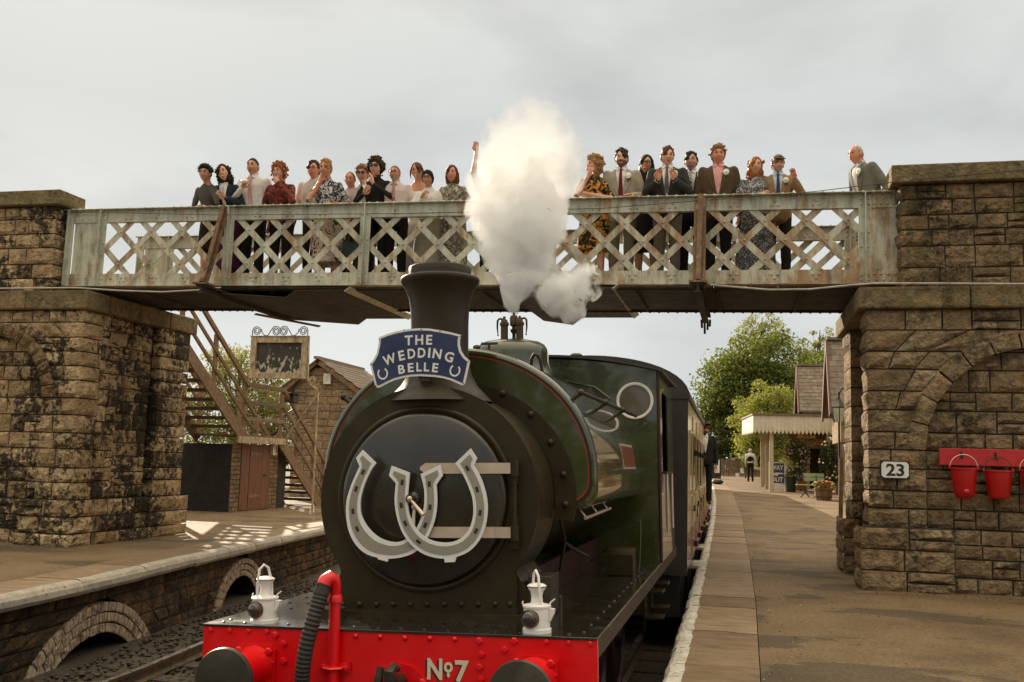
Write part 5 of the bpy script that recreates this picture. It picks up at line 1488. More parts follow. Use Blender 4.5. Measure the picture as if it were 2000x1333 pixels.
# ================================================================== THE COACHES BEHIND THE ENGINE
M_CREAM = glossy('coach_cream', (0.56, 0.44, 0.25), 0.3, 0.4, var=0.08, grime=((0.40, 0.30, 0.17), 0.3))
M_CRIM = glossy('coach_crimson', (0.20, 0.012, 0.010), 0.3, 0.4)
M_CEND = glossy('coach_end_black', (0.022, 0.018, 0.012), 0.5, 0.1, grime=((0.05, 0.04, 0.026), 0.4))
M_CROOF = mat('coach_roof_grey', (0.10, 0.085, 0.065), 0.7, coord='pos')
M_DKGLASS = glossy('coach_window_dark', (0.012, 0.011, 0.009), 0.05, 1.0)
M_SILVER = mat('door_furniture', (0.55, 0.48, 0.36), 0.35, 0.7)
def coach(x_right, y0, ang, L, label):
    W = 2.74
    t = thing('railway_coach', (x_right - W / 2, y0, -0.90), label, 'railway coach', 'coaches behind the engine', rot=(0, 0, ang))
    hw = W / 2
    F = 1.0; WL = 1.50; CT = 3.36
    mb = MB(); mb.box(-hw, hw, 0.05, L, F, WL); mb.build('lower_body', M_CRIM, t, local=True)
    mb = MB(); mb.box(-hw, hw, 0.05, L, WL + 0.002, CT); mb.build('upper_body', M_CREAM, t, local=True)
    arc = [((hw + 0.03) * math.cos(a), CT + 0.0 + 0.60 * math.sin(a) ** 0.9) for a in np.linspace(0, PI, 25)]
    mb = MB(); mb.prism(arc, lambda a, b, d: (a, d, b), 0.0, L + 0.05, 0, 0, True); mb.build('roof', M_CROOF, t, local=True)
    mb = MB(); mb.box(-hw - 0.004, hw + 0.004, 0.0, 0.048, F - 0.05, CT); 
    e = mb.build('coach_end', M_CEND, t, local=True)
    mb = MB(); mb.prism([(a * 1.002, b + 0.004) for a, b in arc], lambda a, b, d: (a, d, b), -0.02, -0.002, 0); mb.build('roof_end', M_CEND, e, local=True)
    mb = MB(); mb.box(-0.48, 0.48, -0.55, -0.03, F + 0.05, 3.15); bevel(mb.build('gangway', M_CEND, e, local=True), 0.06, 3)
    for x in (0.85, 1.05): 
        mb = MB(); mb.tube([(x, -0.05, F), (x, -0.06, 2.2), (x, -0.03, 2.5)], 0.02, 8); mb.build('end_pipe', M_IRON, e, local=True)
    # compartments: window, door, handle, grab rail
    y = 0.75; k = 0
    while y < L - 1.6:
        mb = MB(); mb.box(hw - 0.01, hw + 0.006, y, y + 0.95, 2.02, 2.92); w = mb.build('window', M_DKGLASS, t, local=True)
        mb = MB()
        for a in (y - 0.04, y + 0.95): mb.box(hw + 0.001, hw + 0.016, a, a + 0.04, 1.98, 2.96)
        for z in (1.98, 2.92): mb.box(hw + 0.001, hw + 0.016, y + 0.001, y + 0.949, z, z + 0.04)
        mb.build('window_frame', M_CREAM, w, local=True)
        d0 = y + 1.15
        mb = MB(); mb.box(hw + 0.001, hw + 0.014, d0, d0 + 0.62, 1.02, 3.2, 0)
        dr = mb.build('door', M_CREAM, t, local=True)
        mb = MB(); mb.box(hw + 0.0145, hw + 0.02, d0 + 0.001, d0 + 0.619, 1.02, WL); mb.build('door_panel', M_CRIM, dr, local=True)
        mb = MB(); mb.box(hw + 0.0145, hw + 0.02, d0 + 0.08, d0 + 0.54, 2.05, 2.9); mb.build('door_window', M_DKGLASS, dr, local=True)
        mb = MB(); mb.tube([(hw + 0.02, d0 + 0.05, 1.75), (hw + 0.08, d0 + 0.05, 1.78), (hw + 0.08, d0 + 0.05, 1.66)], 0.018, 8); mb.build('door_handle', M_IRON, dr, local=True)
        for z in (1.16, 1.72, 2.6):
            mb = MB(); mb.box(hw + 0.0145, hw + 0.075, d0 + 0.56, d0 + 0.64, z, z + 0.09); mb.build('hinge', M_MAROON if z < 1.5 else M_IRON, dr, local=True)
        mb = MB(); mb.tube([(hw + 0.015, d0 - 0.06, 1.3), (hw + 0.07, d0 - 0.06, 1.34), (hw + 0.07, d0 - 0.06, 2.0), (hw + 0.015, d0 - 0.06, 2.04)], 0.014, 6); mb.build('grab_rail', M_SILVER, t, local=True)
        y += 2.05; k += 1
    mb = MB(); mb.box(-hw + 0.1, hw - 0.1, 0.3, L - 0.3, 0.35, F - 0.002); mb.build('underframe', M_CEND, t, local=True)
    for yy in (2.0, 5.5, L - 3.0):
        mb = MB(); mb.box(hw - 0.05, hw + 0.13, yy, yy + 1.0, 0.86, 0.90); mb.build('footstep', M_SILVER, t, local=True)
    for yy in (2.6, L - 3.4):
        for s in (-1, 1):
            mb = MB(); mb.lathe([(0.44, 0), (0.46, 0.1), (0.40, 0.11), (0.08, 0.09), (0.001, 0.12)], (s * 0.72, yy, 0.46), 'x', 24, M=Matrix.Diagonal((s, 1, 1))); mb.build('wheel', M_CEND, t, local=True)
    return t
coach(-0.745, 14.0, 0.0150, 16.2, 'cream and crimson railway coach directly behind the steam engine')
coach(-1.04, 31.0, 0.050, 16.0, 'second cream and crimson coach farther along the curved platform')

# ================================================================== LEFT PLATFORM: STAIRS, SHED, SIGN FRAME, HUT
M_TIMBER = mat('stair_timber', (0.175, 0.105, 0.052), 0.72, coord='pos', var=0.35, scale=3.5, stretch=(3, 3, 3), bump=0.35, bscale=30, rand=0.18)
M_TREAD = mat('shade_dark_tread_timber', (0.085, 0.055, 0.03), 0.75, coord='pos', var=0.3)  # darker than the stringers: shade under the treads put into the colour
M_DOORWOOD = mat('red_brown_door_wood', (0.155, 0.058, 0.027), 0.65, coord='pos', var=0.35, scale=4, stretch=(5, 5, 0.5), bump=0.3, rand=0.14)
M_SHEDBRICK = stone_mat('shed_brick', [(0.15, 0.10, 0.06), (0.22, 0.15, 0.088), (0.18, 0.12, 0.07)], soot=0.64, soft=0.1, bump=0.4)
M_SHEDDARK = mat('black_painted_brick', (0.014, 0.011, 0.008), 0.9, coord='pos', var=0.35, scale=5, bump=0.5, dirt=((0.15, 0.17, 0.13), 0.70))
M_FADED = mat('faded_timber', (0.40, 0.31, 0.19), 0.85, coord='pos', var=0.45, scale=6, stretch=(3, 3, 1), bump=0.5, dirt=((0.17, 0.12, 0.07), 0.52))
st = thing('timber_staircase', (-13.4, 25, 0), 'brown timber staircase dropping from the footbridge past the brick shed', 'staircase')
XN, XF = -12.75, -14.05          # near and far stringers
LY0, LY1, LZ = 23.95, 26.1, 2.02
SLOPE = 0.665
def flight(y0, z0, y1, z1):
    n = int(round(abs(z1 - z0) / 0.22))
    for x in (XN, XF):
        mb = MB(); mb.bar((x, y0, z0 - 0.10), (x, y1, z1 - 0.10), 0.06, 0.34); bevel(mb.build('stringer', M_TIMBER, st), 0.006, 1)
    for i in range(1, n):
        t = i / n
        y, z = lerp(y0, y1, t), lerp(z0, z1, t)
        mb = MB(); mb.box(XF + 0.035, XN - 0.035, y - 0.15, y + 0.15, z - 0.085, z - 0.005); mb.build('tread', M_TREAD, st)
def rail_run(x, pts, posts):
    for off in (1.32, 0.86, 0.42):
        for (y0, z0), (y1, z1) in zip(pts, pts[1:]):
            mb = MB(); mb.bar((x + (0.05 if x == XN else -0.05), y0, z0 + off), (x + (0.05 if x == XN else -0.05), y1, z1 + off), 0.045 if off < 1 else 0.075, 0.10 if off < 1 else 0.12); bevel(mb.build('handrail' if off > 1 else 'mid_rail', M_TIMBER, st), 0.006, 1)
    for y, z in posts:
        mb = MB(); mb.box(x - 0.055, x + 0.025, y - 0.06, y + 0.06, z - 0.1, z + 1.36); bevel(mb.build('rail_post', M_TIMBER, st), 0.006, 1)
YT, ZT = 20.7, 4.18
flight(YT, ZT, LY0, LZ + 0.02)
flight(LY1, LZ, 29.2, 0.0)
for x in (XN, XF):
    rail_run(x, [(YT, ZT), (LY0, LZ)], [(YT, ZT), (22.3, lerp(ZT, LZ, 0.5)), (LY0, LZ)])
    rail_run(x, [(LY1, LZ), (29.2, 0.0)], [(LY1, LZ), (27.2, LZ - 0.73), (28.4, LZ - 1.53), (29.15, 0.1)])
rail_run(XN, [(LY0, LZ), (LY1, LZ)], [])
mb = MB(); mb.box(XF - 0.1, XN + 0.02, LY0 - 0.25, LY1 + 0.15, LZ - 0.05, LZ); mb.build('landing_deck', M_TIMBER, st)
mb = MB(); mb.box(XN - 0.02, XN + 0.07, LY0 - 0.35, LY1 + 0.25, LZ - 0.22, LZ - 0.052); bevel(mb.build('landing_beam', M_FADED, st), 0.008, 1)
mb = MB(); mb.box(-14.4, -12.7, 17.0, YT, ZT - 0.12, ZT); mb.build('walkway', M_TIMBER, st)
for y in (18.5, YT):
    for x in (-14.3, -12.8):
        mb = MB(); mb.box(x - 0.07, x + 0.07, y - 0.07, y + 0.07, 0.0, ZT - 0.121); mb.build('trestle_post', M_TIMBER, st)
sh = thing('brick_shed', (-13.5, 25, 0), 'small dark brick shed with a red brown plank door under the stair landing', 'shed')
mort = MB()
mb = MB(); mb.box(-16.2, -12.94, 23.72, 23.9, 0.0, 1.76); mb.build('black_wall', M_SHEDDARK, sh)
mort.box(-14.3, -12.96, 23.92, 27.0, 0.0, 1.77)
walling(sh, mort, lambda u, z, d: (-12.93 + d, u, z), lambda a, b: [(23.72, 24.22, 23.72, 24.22, 0, 0, 0), (25.93, 26.4, 25.93, 26.4, 0, 0, 0)], courses(0, 1.77, 0.10, 0.13), M_SHEDBRICK, 0.006, (1.6, 2.4), rec=0.006)
mort.build('shed_core', M_MORTAR, sh)
dw = None
y = 24.25
for i in range(11):
    w = 0.15
    mb = MB(); mb.box(-12.955, -12.925 + (0.012 if i > 2 else 0.0) + rnd.uniform(-0.002, 0.002), y + 0.003, y + w - 0.003, 0.03, 1.78)
    mb.build('door_plank', M_DOORWOOD, sh); y += w
for z in (0.40, 1.52):
    mb = MB(); mb.prism([(24.70, z - 0.07), (25.35, z - 0.015), (25.35, z + 0.015), (24.70, z + 0.07)], lambda a, b, d: (-12.908 + d, a, b), 0, 0.012); mb.build('strap_hinge', M_TIMBER, sh)
mb = MB(); mb.tube([(-12.905, 25.5, 0.95), (-12.86, 25.5, 0.95), (-12.86, 25.66, 0.95)], 0.016, 6); mb.build('door_latch', M_IRON, sh)
mb = MB(); mb.box(-12.93, -12.83, 25.86, 26.14, 1.50, 1.82); sb = mb.build('meter_box', mat('grey_plastic_box', (0.45, 0.40, 0.31), 0.6, coord='pos')); tag(sb, 'small pale electrical box beside the plank door of the shed', 'electrical box')
bevel(sb, 0.012, 2)
mb = MB(); mb.box(-12.829, -12.826, 26.02, 26.10, 1.56, 1.76); q = mb.build('box_label', mat('red_box_label', (0.30, 0.06, 0.03), 0.6), sb)
mb = MB(); mb.tube([(-12.88, 26.1, 1.82), (-12.80, 26.15, 2.3), (-12.78, 26.12, 2.75), (-12.72, 26.4, 2.72), (-12.70, 26.7, 2.85)], 0.014, 6); o = mb.build('power_cable', M_RUBBER); tag(o, 'black cable climbing from the electrical box up the stair landing', 'cable')
lt = thing('floodlight', (-12.72, 26.55, 3.05), 'small grey floodlight box fixed to the stair handrail', 'floodlight')
mb = MB(); mb.box(-12.85, -12.55, 26.4, 26.75, 3.02, 3.26); bevel(mb.build('housing', M_IRON, lt), 0.02, 2)
mb = MB(); mb.box(-12.9, -12.5, 26.3, 26.85, 3.262, 3.29); mb.build('cover', M_IRON, lt)

# old sign frame with wrought iron scrolls
sg = thing('sign_frame', (-12.35, 25.0, 3.5), 'empty weathered wooden sign frame topped with iron scrolls on a bracket post', 'sign frame')
X0, X1, Z0, Z1 = -13.24, -11.55, 3.58, 4.74
def peeling():
    m = NT('peeling_black_board'); p = m.coord('pos')
    sep_ = m.n('ShaderNodeSeparateXYZ', {0: p}).outputs['Z']
    grad = m.ramp(m.n('ShaderNodeMapRange', {'Value': sep_, 'From Min': Z0 + 0.1, 'From Max': Z1 - 0.1}).outputs[0], ((0.0, 0.17), (0.45, 0.06), (0.7, -0.0)))
    s_ = m.math('ADD', m.noise(m.mapv(p, (4.5, 4.5, 3.0)), 1.6, 8, 0.66), grad)
    c = m.mix(m.ramp(s_, ((0.625, 0.0), (0.64, 1.0))), m.ramp(m.noise(p, 3, 5), ((0.3, (0.022, 0.020, 0.014)), (0.7, (0.06, 0.05, 0.034)))), (0.42, 0.37, 0.29))
    return m.fin(c, 0.8)
fw = 0.17
for a, b, c, d in ((X0, X0 + fw, Z0, Z1), (X1 - fw, X1, Z0, Z1), (X0 + fw + .002, X1 - fw - .002, Z1 - fw, Z1 - 0.01), (X0 + fw + .002, X1 - fw - .002, Z0 + 0.01, Z0 + fw)):
    mb = MB(); mb.box(a, b, 24.96, 25.05, c, d); bevel(mb.build('frame_rail', M_FADED, sg), 0.012, 2)
mb = MB(); mb.box(X0 + fw, X1 - fw, 25.02, 25.04, Z0 + fw, Z1 - fw); mb.build('board', peeling(), sg)
mb = MB(); mb.box(X0 - 0.02, X1 + 0.02, 24.94, 25.07, Z1 + 0.001, Z1 + 0.025); mb.build('top_moulding', M_FADED, sg)
def spiral(cx, cz_, r0, turns, a0, sgn):
    return [(cx + (r0 * (1 - 0.75 * i / 40)) * math.cos(a0 + sgn * 2 * PI * turns * i / 40), 25.0, cz_ + (r0 * (1 - 0.75 * i / 40)) * math.sin(a0 + sgn * 2 * PI * turns * i / 40)) for i in range(41)]
zt = Z1 + 0.16
for cx, lead, a0, sgn in ((X0 + 0.15, [(X0 + 0.02, 25.0, Z1 - 0.1), (X0 + 0.02, 25.0, zt)], PI, -1), (X1 - 0.15, [(X1 - 0.02, 25.0, Z1 - 0.1), (X1 - 0.02, 25.0, zt)], 0, 1)):
    mb = MB(); mb.tube(lead + spiral(cx, zt, 0.13, 2.2, a0, sgn), 0.013, 6); mb.build('iron_scroll', M_IRON, sg)
xm = (X0 + X1) / 2
for s in (-1, 1):
    lead = [(xm + s * 0.56, 25.0, zt + 0.06), (xm + s * 0.54, 25.0, zt - 0.04), (xm + s * 0.46, 25.0, Z1 + 0.04), (xm + s * 0.36, 25.0, Z1 + 0.035), (xm + s * 0.27, 25.0, zt + 0.02), (xm + s * 0.19, 25.0, zt + 0.12)]
    mb = MB(); mb.tube(lead + spiral(xm + s * 0.115, zt, 0.13, 2.2, PI / 2, s), 0.013, 6); mb.build('iron_scroll', M_IRON, sg)
mb = MB(); mb.tube([(-11.53, 25.0, Z1), (-11.50, 25.0, Z0 - 0.02), (-11.46, 25.0, Z0 - 0.12), (-11.22, 25.0, 3.30), (-11.18, 25.0, 3.2), (-11.18, 25.0, 0.0)], 0.028, 8); mb.build('bracket_post', M_FADED, sg)
mb = MB(); mb.tube(spiral(-11.38, Z0 - 0.03, 0.12, 2.0, PI, 1), 0.018, 6); mb.build('bracket_scroll', M_FADED, sg)
mb = MB(); mb.tube([(-11.20, 25.0, 3.16), (-12.2, 25.3, 1.95)], 0.022, 8); mb.build('brace', M_FADED, sg)

# stone hut behind
M_SLATE = mat('roof_slate', (0.17, 0.125, 0.085), 0.75, coord='pos', var=0.3, scale=6, bump=0.4, rand=0.25)
ht = thing('stone_hut', (-12.5, 33, 0), 'small stone hut with a slate gable roof behind the stairs', 'hut')
mort = MB()
HY = 32.0
ax, az = -14.30, 4.78
ex0, ex1, ez = -15.5, -12.75, 3.80
wall_l, wall_r = -15.2, -12.55
def gable(z0, z1):
    def lim(z):
        if z <= ez + 0.02: return wall_l, wall_r
        t = (z - ez) / (az - ez); return lerp(ex0, ax, t) + 0.12, lerp(wall_r + 0.1, ax, t) - 0.12
    a, b = lim(z0), lim(z1)
    return [(a[0], a[1], b[0], b[1], 0, 0, 0)]
walling(ht, mort, lambda u, z, d: (u, HY - d, z), gable, courses(0.0, 4.55, 0.24, 0.27), stone_mat('hut_ashlar', [(0.22, 0.155, 0.09), (0.29, 0.205, 0.12), (0.25, 0.175, 0.10)], soot=0.66, soft=0.1, bump=0.4), 0.01, (1.5, 2.4), rec=0.008)
mort.box(wall_l, wall_r, HY + 0.03, HY + 4, 0, 3.75)
mort.build('wall_core', M_MORTAR, ht)
for s, (p, q) in ((1, ((ax - 0.06, az + 0.04), (ex0 - 0.1, ez - 0.05))), (-1, ((ax + 0.06, az + 0.04), (wall_r + 0.12, 3.62)))):
    mb = MB(); mb.bar((p[0], HY - 0.22, p[1] - 0.1), (q[0], HY - 0.22, q[1] - 0.1), 0.05, 0.15, up=(0, 0, 1)); mb.build('barge_board', M_TIMBER, ht)
# slated right slope seen edge-on, tile by tile
nr = 11
for r_ in range(nr):
    t0, t1 = r_ / nr, (r_ + 1.25) / nr
    xa, za = lerp(wall_r + 0.2, ax, t0), lerp(3.60, az + 0.08, t0)
    xb, zb = lerp(wall_r + 0.2, ax, t1), lerp(3.60, az + 0.08, t1)
    y = HY - 0.32 + (0.15 if r_ % 2 else 0)
    while y < HY + 4:
        mb = MB(); mb.hexa([(xa, y + .006, za + 0.018), (xa, y + 0.29, za + 0.018), (xb, y + 0.29, zb), (xb, y + .006, zb), (xa, y + .006, za + 0.034), (xa, y + 0.29, za + 0.034), (xb, y + 0.29, zb + 0.012), (xb, y + .006, zb + 0.012)]); mb.build('slate', M_SLATE, ht); y += 0.30
mb = MB(); mb.hexa([(ex0 - 0.2, HY - 0.3, ez - 0.08), (ax, HY - 0.3, az), (ax, HY + 4, az), (ex0 - 0.2, HY + 4, ez - 0.08), (ex0 - 0.2, HY - 0.3, ez - 0.04), (ax, HY - 0.3, az + 0.05), (ax, HY + 4, az + 0.05), (ex0 - 0.2, HY + 4, ez - 0.04)]); mb.build('roof_slope', M_SLATE, ht)
mb = MB(); mb.box(ax - 0.09, ax + 0.09, HY - 0.34, HY + 4, az + 0.05, az + 0.14); mb.build('ridge_tile', M_SLATE, ht)
mb = MB(); mb.box(-14.08, -13.82, HY - 0.14, HY - 0.03, 3.98, 4.34); bx_ = mb.build('alarm_box', mat('alarm_box_white', (0.60, 0.56, 0.47), 0.5)); tag(bx_, 'small white alarm box high on the hut gable', 'alarm box')
for i in range(8):
    z = 2.3 + i * 0.17
    mb = MB(); mb.hexa([(wall_r + 0.02, HY + 0.3, z), (wall_r + 0.9, HY + 0.3, z), (wall_r + 0.9, HY + 0.34, z), (wall_r + 0.02, HY + 0.34, z), (wall_r + 0.02, HY + 0.27, z + 0.18), (wall_r + 0.9, HY + 0.27, z + 0.18), (wall_r + 0.9, HY + 0.30, z + 0.18), (wall_r + 0.02, HY + 0.30, z + 0.18)]); mb.build('weatherboard', mat('cream_weatherboard', (0.48, 0.46, 0.36), 0.6, coord='pos') if i == 0 else bpy.data.materials['cream_weatherboard'], ht)

# ================================================================== THE STATION ON THE RIGHT PLATFORM
M_VAL = mat('cream_valance_paint', (0.60, 0.52, 0.38), 0.6, coord='pos', var=0.1, rand=0.06)
M_POST = mat('cream_post_paint', (0.52, 0.41, 0.25), 0.55, coord='pos', var=0.12)
M_BARGE = mat('maroon_barge_board', (0.11, 0.035, 0.022), 0.6, coord='pos')
M_STWALL = stone_mat('station_stone', [(0.24, 0.17, 0.10), (0.32, 0.24, 0.14)], soot=0.66, soft=0.1, bump=0.4)
sb_ = thing('station_building', (6, 44, 0.45), 'stone station building with two steep slate gables beyond the footbridge', 'station building')
mb = MB(); mb.box(3.95, 11, 36.5, 56, 0.2, 4.2); mb.build('walls', M_STWALL, sb_)
def cross_gable(yc, half, xf, z_apex, z_eave, xr=9.0, tiles=True):
    # ridge runs along X; gable end faces the track
    rows_ = 13
    for r_ in range(rows_):
        t0, t1 = r_ / rows_, (r_ + 1.2) / rows_
        ya, za = lerp(yc - half, yc, t0), lerp(z_eave, z_apex, t0)
        yb, zb = lerp(yc - half, yc, t1), lerp(z_eave, z_apex, t1)
        x = xf + (0.14 if r_ % 2 else 0.0)
        if r_ % 2:
            mb = MB(); mb.hexa([(xf, ya, za + 0.02), (xf + 0.13, ya, za + 0.02), (xf + 0.13, yb, zb), (xf, yb, zb), (xf, ya, za + 0.05), (xf + 0.13, ya, za + 0.05), (xf + 0.13, yb, zb + 0.02), (xf, yb, zb + 0.02)]); mb.build('slate', M_SLATE, sb_)
        while x < xf + 2.1:
            e = rnd.uniform(0, 0.012)
            mb = MB(); mb.hexa([(x, ya, za + 0.02 + e), (x + 0.27, ya, za + 0.02 + e), (x + 0.27, yb, zb + e), (x, yb, zb + e), (x, ya, za + 0.05 + e), (x + 0.27, ya, za + 0.05 + e), (x + 0.27, yb, zb + 0.02 + e), (x, yb, zb + 0.02 + e)]); mb.build('slate', M_SLATE, sb_)
            x += 0.28
    for s in (-1, 1):
        mb = MB(); mb.hexa([(xf + (0.05 if s < 0 else 0), yc + s * half, z_eave - 0.02), (xr, yc + s * half, z_eave - 0.02), (xr, yc, z_apex - 0.02), (xf + (0.05 if s < 0 else 0), yc, z_apex - 0.02), (xf, yc + s * half, z_eave), (xr, yc + s * half, z_eave), (xr, yc, z_apex), (xf, yc, z_apex)]); mb.build('roof_slope', M_SLATE, sb_)
        mb = MB(); mb.bar((xf - 0.03, yc, z_apex - 0.04), (xf - 0.05, yc + s * half, z_eave - 0.10), 0.06, 0.24); mb.build('barge_board', M_BARGE, sb_)
    mb = MB(); mb.box(xf, xr, yc - 0.12, yc + 0.12, z_apex, z_apex + 0.10); mb.build('ridge_tile', M_SLATE, sb_)
    mb = MB(); mb.prism([(yc - half + 0.25, z_eave - 0.1), (yc + half - 0.25, z_eave - 0.1), (yc, z_apex - 0.35)], lambda a, b, d: (xf + 0.35 + d, a, b), 0, 0.2); mb.build('gable_wall', M_STWALL, sb_)
    mb = MB(); mb.box(xf + 0.3, xf + 3.0, yc - half + 0.05, yc + half - 0.05, 2.5, z_eave); mb.build('gable_base', M_STWALL, sb_)
    mb = MB(); mb.box(xf + 0.1, xf + 2.2, yc - half - 0.12, yc - half + 0.02, z_eave - 0.16, z_eave - 0.02); mb.build('gutter', M_IRON, sb_)
cross_gable(48.0, 2.0, 2.47, 6.28, 4.05)
cross_gable(38.2, 1.75, 3.02, 6.28, 3.5)
# canopy
cn = thing('platform_canopy', (2.2, 48, 3.1), 'cream platform canopy with a scalloped timber valance on three posts', 'canopy')
CYF = 45.0
def val_board(p0, p1, zb, zt, i):
    """one upright board with a pointed foot"""
    p0, p1 = Vector(p0), Vector(p1); d = p1 - p0
    poly = [(0.0, zb + 0.16), (0.10, zb + 0.05), (0.5, zb - 0.06), (0.90, zb + 0.05), (1.0, zb + 0.16), (1.0, zt), (0.0, zt)]
    nrm = Vector((-d.y, d.x, 0)).normalized() * 0.02
    mb = MB(); mb.prism(poly, lambda a, b, dd: (p0.x + d.x * (a * 0.975 + 0.0125) + nrm.x * dd, p0.y + d.y * (a * 0.975 + 0.0125) + nrm.y * dd, b), 0, 1)
    mb.build('valance_board', M_VAL, cn)
nb = 21
for i in range(nb):
    xa, xb = lerp(0.437, 3.95, i / nb), lerp(0.437, 3.95, (i + 1) / nb)
    val_board((xa, CYF, 0), (xb, CYF, 0), 3.06, 3.80, i)
nb = 26
for i in range(nb):
    ya, yb = lerp(CYF, 55.0, i / nb), lerp(CYF, 55.0, (i + 1) / nb)
    xa, xb = lerp(0.437, -0.05, i / nb), lerp(0.437, -0.05, (i + 1) / nb)
    val_board((xb, yb, 0), (xa, ya, 0), 3.06 + 0.2 * i / nb, 3.80 + 0.2 * i / nb, i)
mb = MB(); mb.hexa([(0.40, CYF - 0.06, 3.81), (4.1, CYF - 0.06, 3.81), (4.1, 55, 4.05), (-0.1, 55, 4.05), (0.40, CYF - 0.06, 3.89), (4.1, CYF - 0.06, 3.89), (4.1, 55, 4.35), (-0.1, 55, 4.13)]); mb.build('canopy_roof', mat('canopy_lead_roof', (0.16, 0.105, 0.06), 0.7, coord='pos'), cn)
for (x, y) in ((1.217, 45.3), (1.089, 48.2), (0.92, 50.3)):
    mb = MB(); mb.box(x - 0.09, x + 0.09, y - 0.09, y + 0.09, gz(y), 3.8); bevel(mb.build('canopy_post', M_POST, cn), 0.015, 2)
for (x, y) in ((3.61, 45.3), (3.0, 49.5)):
    mb = MB(); mb.box(x - 0.08, x + 0.08, y - 0.08, y + 0.08, gz(y), 3.8); mb.build('canopy_post', M_POST, cn)
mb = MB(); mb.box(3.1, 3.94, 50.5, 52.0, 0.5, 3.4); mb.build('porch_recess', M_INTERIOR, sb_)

def sign_board(name, label, x0, x1, y, z0, z1, mface, text, mtext, h, mframe=None, cat='sign', two=None):
    mb = MB(); mb.box(x0, x1, y, y + 0.04, z0, z1)
    o = mb.build(name, mface); tag(o, label, cat)
    if mframe:
        f = MB(); t = (z1 - z0) * 0.09
        f.box(x0 - t, x1 + t, y - 0.012, y + 0.05, z1, z1 + t); f.box(x0 - t, x1 + t, y - 0.012, y + 0.05, z0 - t, z0); f.box(x0 - t, x0 - .0005, y - 0.012, y + 0.05, z0, z1); f.box(x1 + .0005, x1 + t, y - 0.012, y + 0.05, z0, z1)
        f.build('sign_rim', mframe, o)
    t = MB()
    for s, cx, cz_, hh in text: put_text(t, s, lambda a, b: (a, y - 0.004, b), cx, cz_, hh, 0.02)
    t.build('lettering', mtext, o)
    return o
M_YEL = mat('sign_yellow', (0.50, 0.29, 0.05), 0.5, var=0.08); M_ORG = mat('sign_orange', (0.52, 0.20, 0.04), 0.5, var=0.1); M_SBLUE = glossy('sign_blue', (0.030, 0.055, 0.13), 0.35, 0.3); M_SBLK = mat('sign_black', (0.02, 0.015, 0.01), 0.6); M_SWHITE = mat('sign_white', (0.70, 0.66, 0.57), 0.5, var=0.06); M_SRED = mat('sign_brick_red', (0.22, 0.09, 0.05), 0.5)
h = sign_board('hanging_sign', 'long black edged yellow SHOP sign hanging under the canopy', 2.30, 3.09, 45.5, 2.86, 3.02, M_YEL, [('SHOP', 2.70, 2.90, 0.09)], M_SBLK, 0.1, M_SBLK)
sign_board('hanging_sign', 'short brown BUFFET sign at the left end of the yellow SHOP sign', 1.98, 2.27, 45.5, 2.86, 3.02, M_SRED, [('BUFFET', 2.125, 2.905, 0.07)], M_SBLK, 0.1, M_SBLK)
sign_board('wall_sign', 'small orange BUFFET sign fixed in the dark porch', 3.04, 3.42, 45.9, 2.60, 2.84, M_ORG, [('BUFFET', 3.23, 2.74, 0.07), ('OPEN', 3.23, 2.64, 0.07)], M_SBLK, 0.1, None)
# WAY OUT easel
wo = thing('easel_sign', (1.49, 46.5, gz(46.5)), 'blue WAY OUT easel sign with a pointing hand behind the canopy posts', 'easel sign')
mb = MB(); mb.box(1.16, 1.81, 46.5, 46.53, 0.86, 1.75); mb.build('sign_panel', M_SBLUE, wo)
mb = MB(); mb.box(1.12, 1.158, 46.48, 46.55, gz(46.5), 1.79); mb.box(1.812, 1.85, 46.48, 46.55, gz(46.5), 1.79); mb.box(1.159, 1.811, 46.48, 46.55, 1.752, 1.79); mb.box(1.159, 1.811, 46.48, 46.55, 0.82, 0.858); mb.build('easel_frame', M_SWHITE, wo)
mb = MB()
put_text(mb, 'WAY', lambda a, b: (a, 46.495, b), 1.485, 1.46, 0.20, 0.03, 0.56); put_text(mb, 'OUT', lambda a, b: (a, 46.495, b), 1.485, 0.93, 0.20, 0.03, 0.54)
mb.add([(1.28, 46.495, 1.30), (1.28, 46.495, 1.22), (1.52, 46.495, 1.19), (1.55, 46.495, 1.26), (1.76, 46.495, 1.27), (1.76, 46.495, 1.32), (1.5, 46.495, 1.335)], [(0, 1, 2, 3, 4, 5, 6)])
mb.build('lettering', M_SWHITE, wo)
# litter bin
lb = thing('litter_bin', (2.06, 46.0, gz(46)), 'dark green litter bin beside the blue easel sign', 'bin')
mb = MB(); z0 = gz(46); mb.lathe([(0.20, 0), (0.25, 0.62), (0.27, 0.62), (0.27, 0.68), (0.23, 0.68), (0.21, 0.5), (0.001, 0.5)], (2.06, 46.0, z0), 'z', 24, 0, True, False); mb.build('bin_body', mat('bin_green', (0.012, 0.022, 0.010), 0.45), lb)
mb = MB(); mb.box(2.32, 2.40, 45.96, 46.04, z0 + 0.5, z0 + 0.62); mb.build('bin_handle', bpy.data.materials['bin_green'], lb)
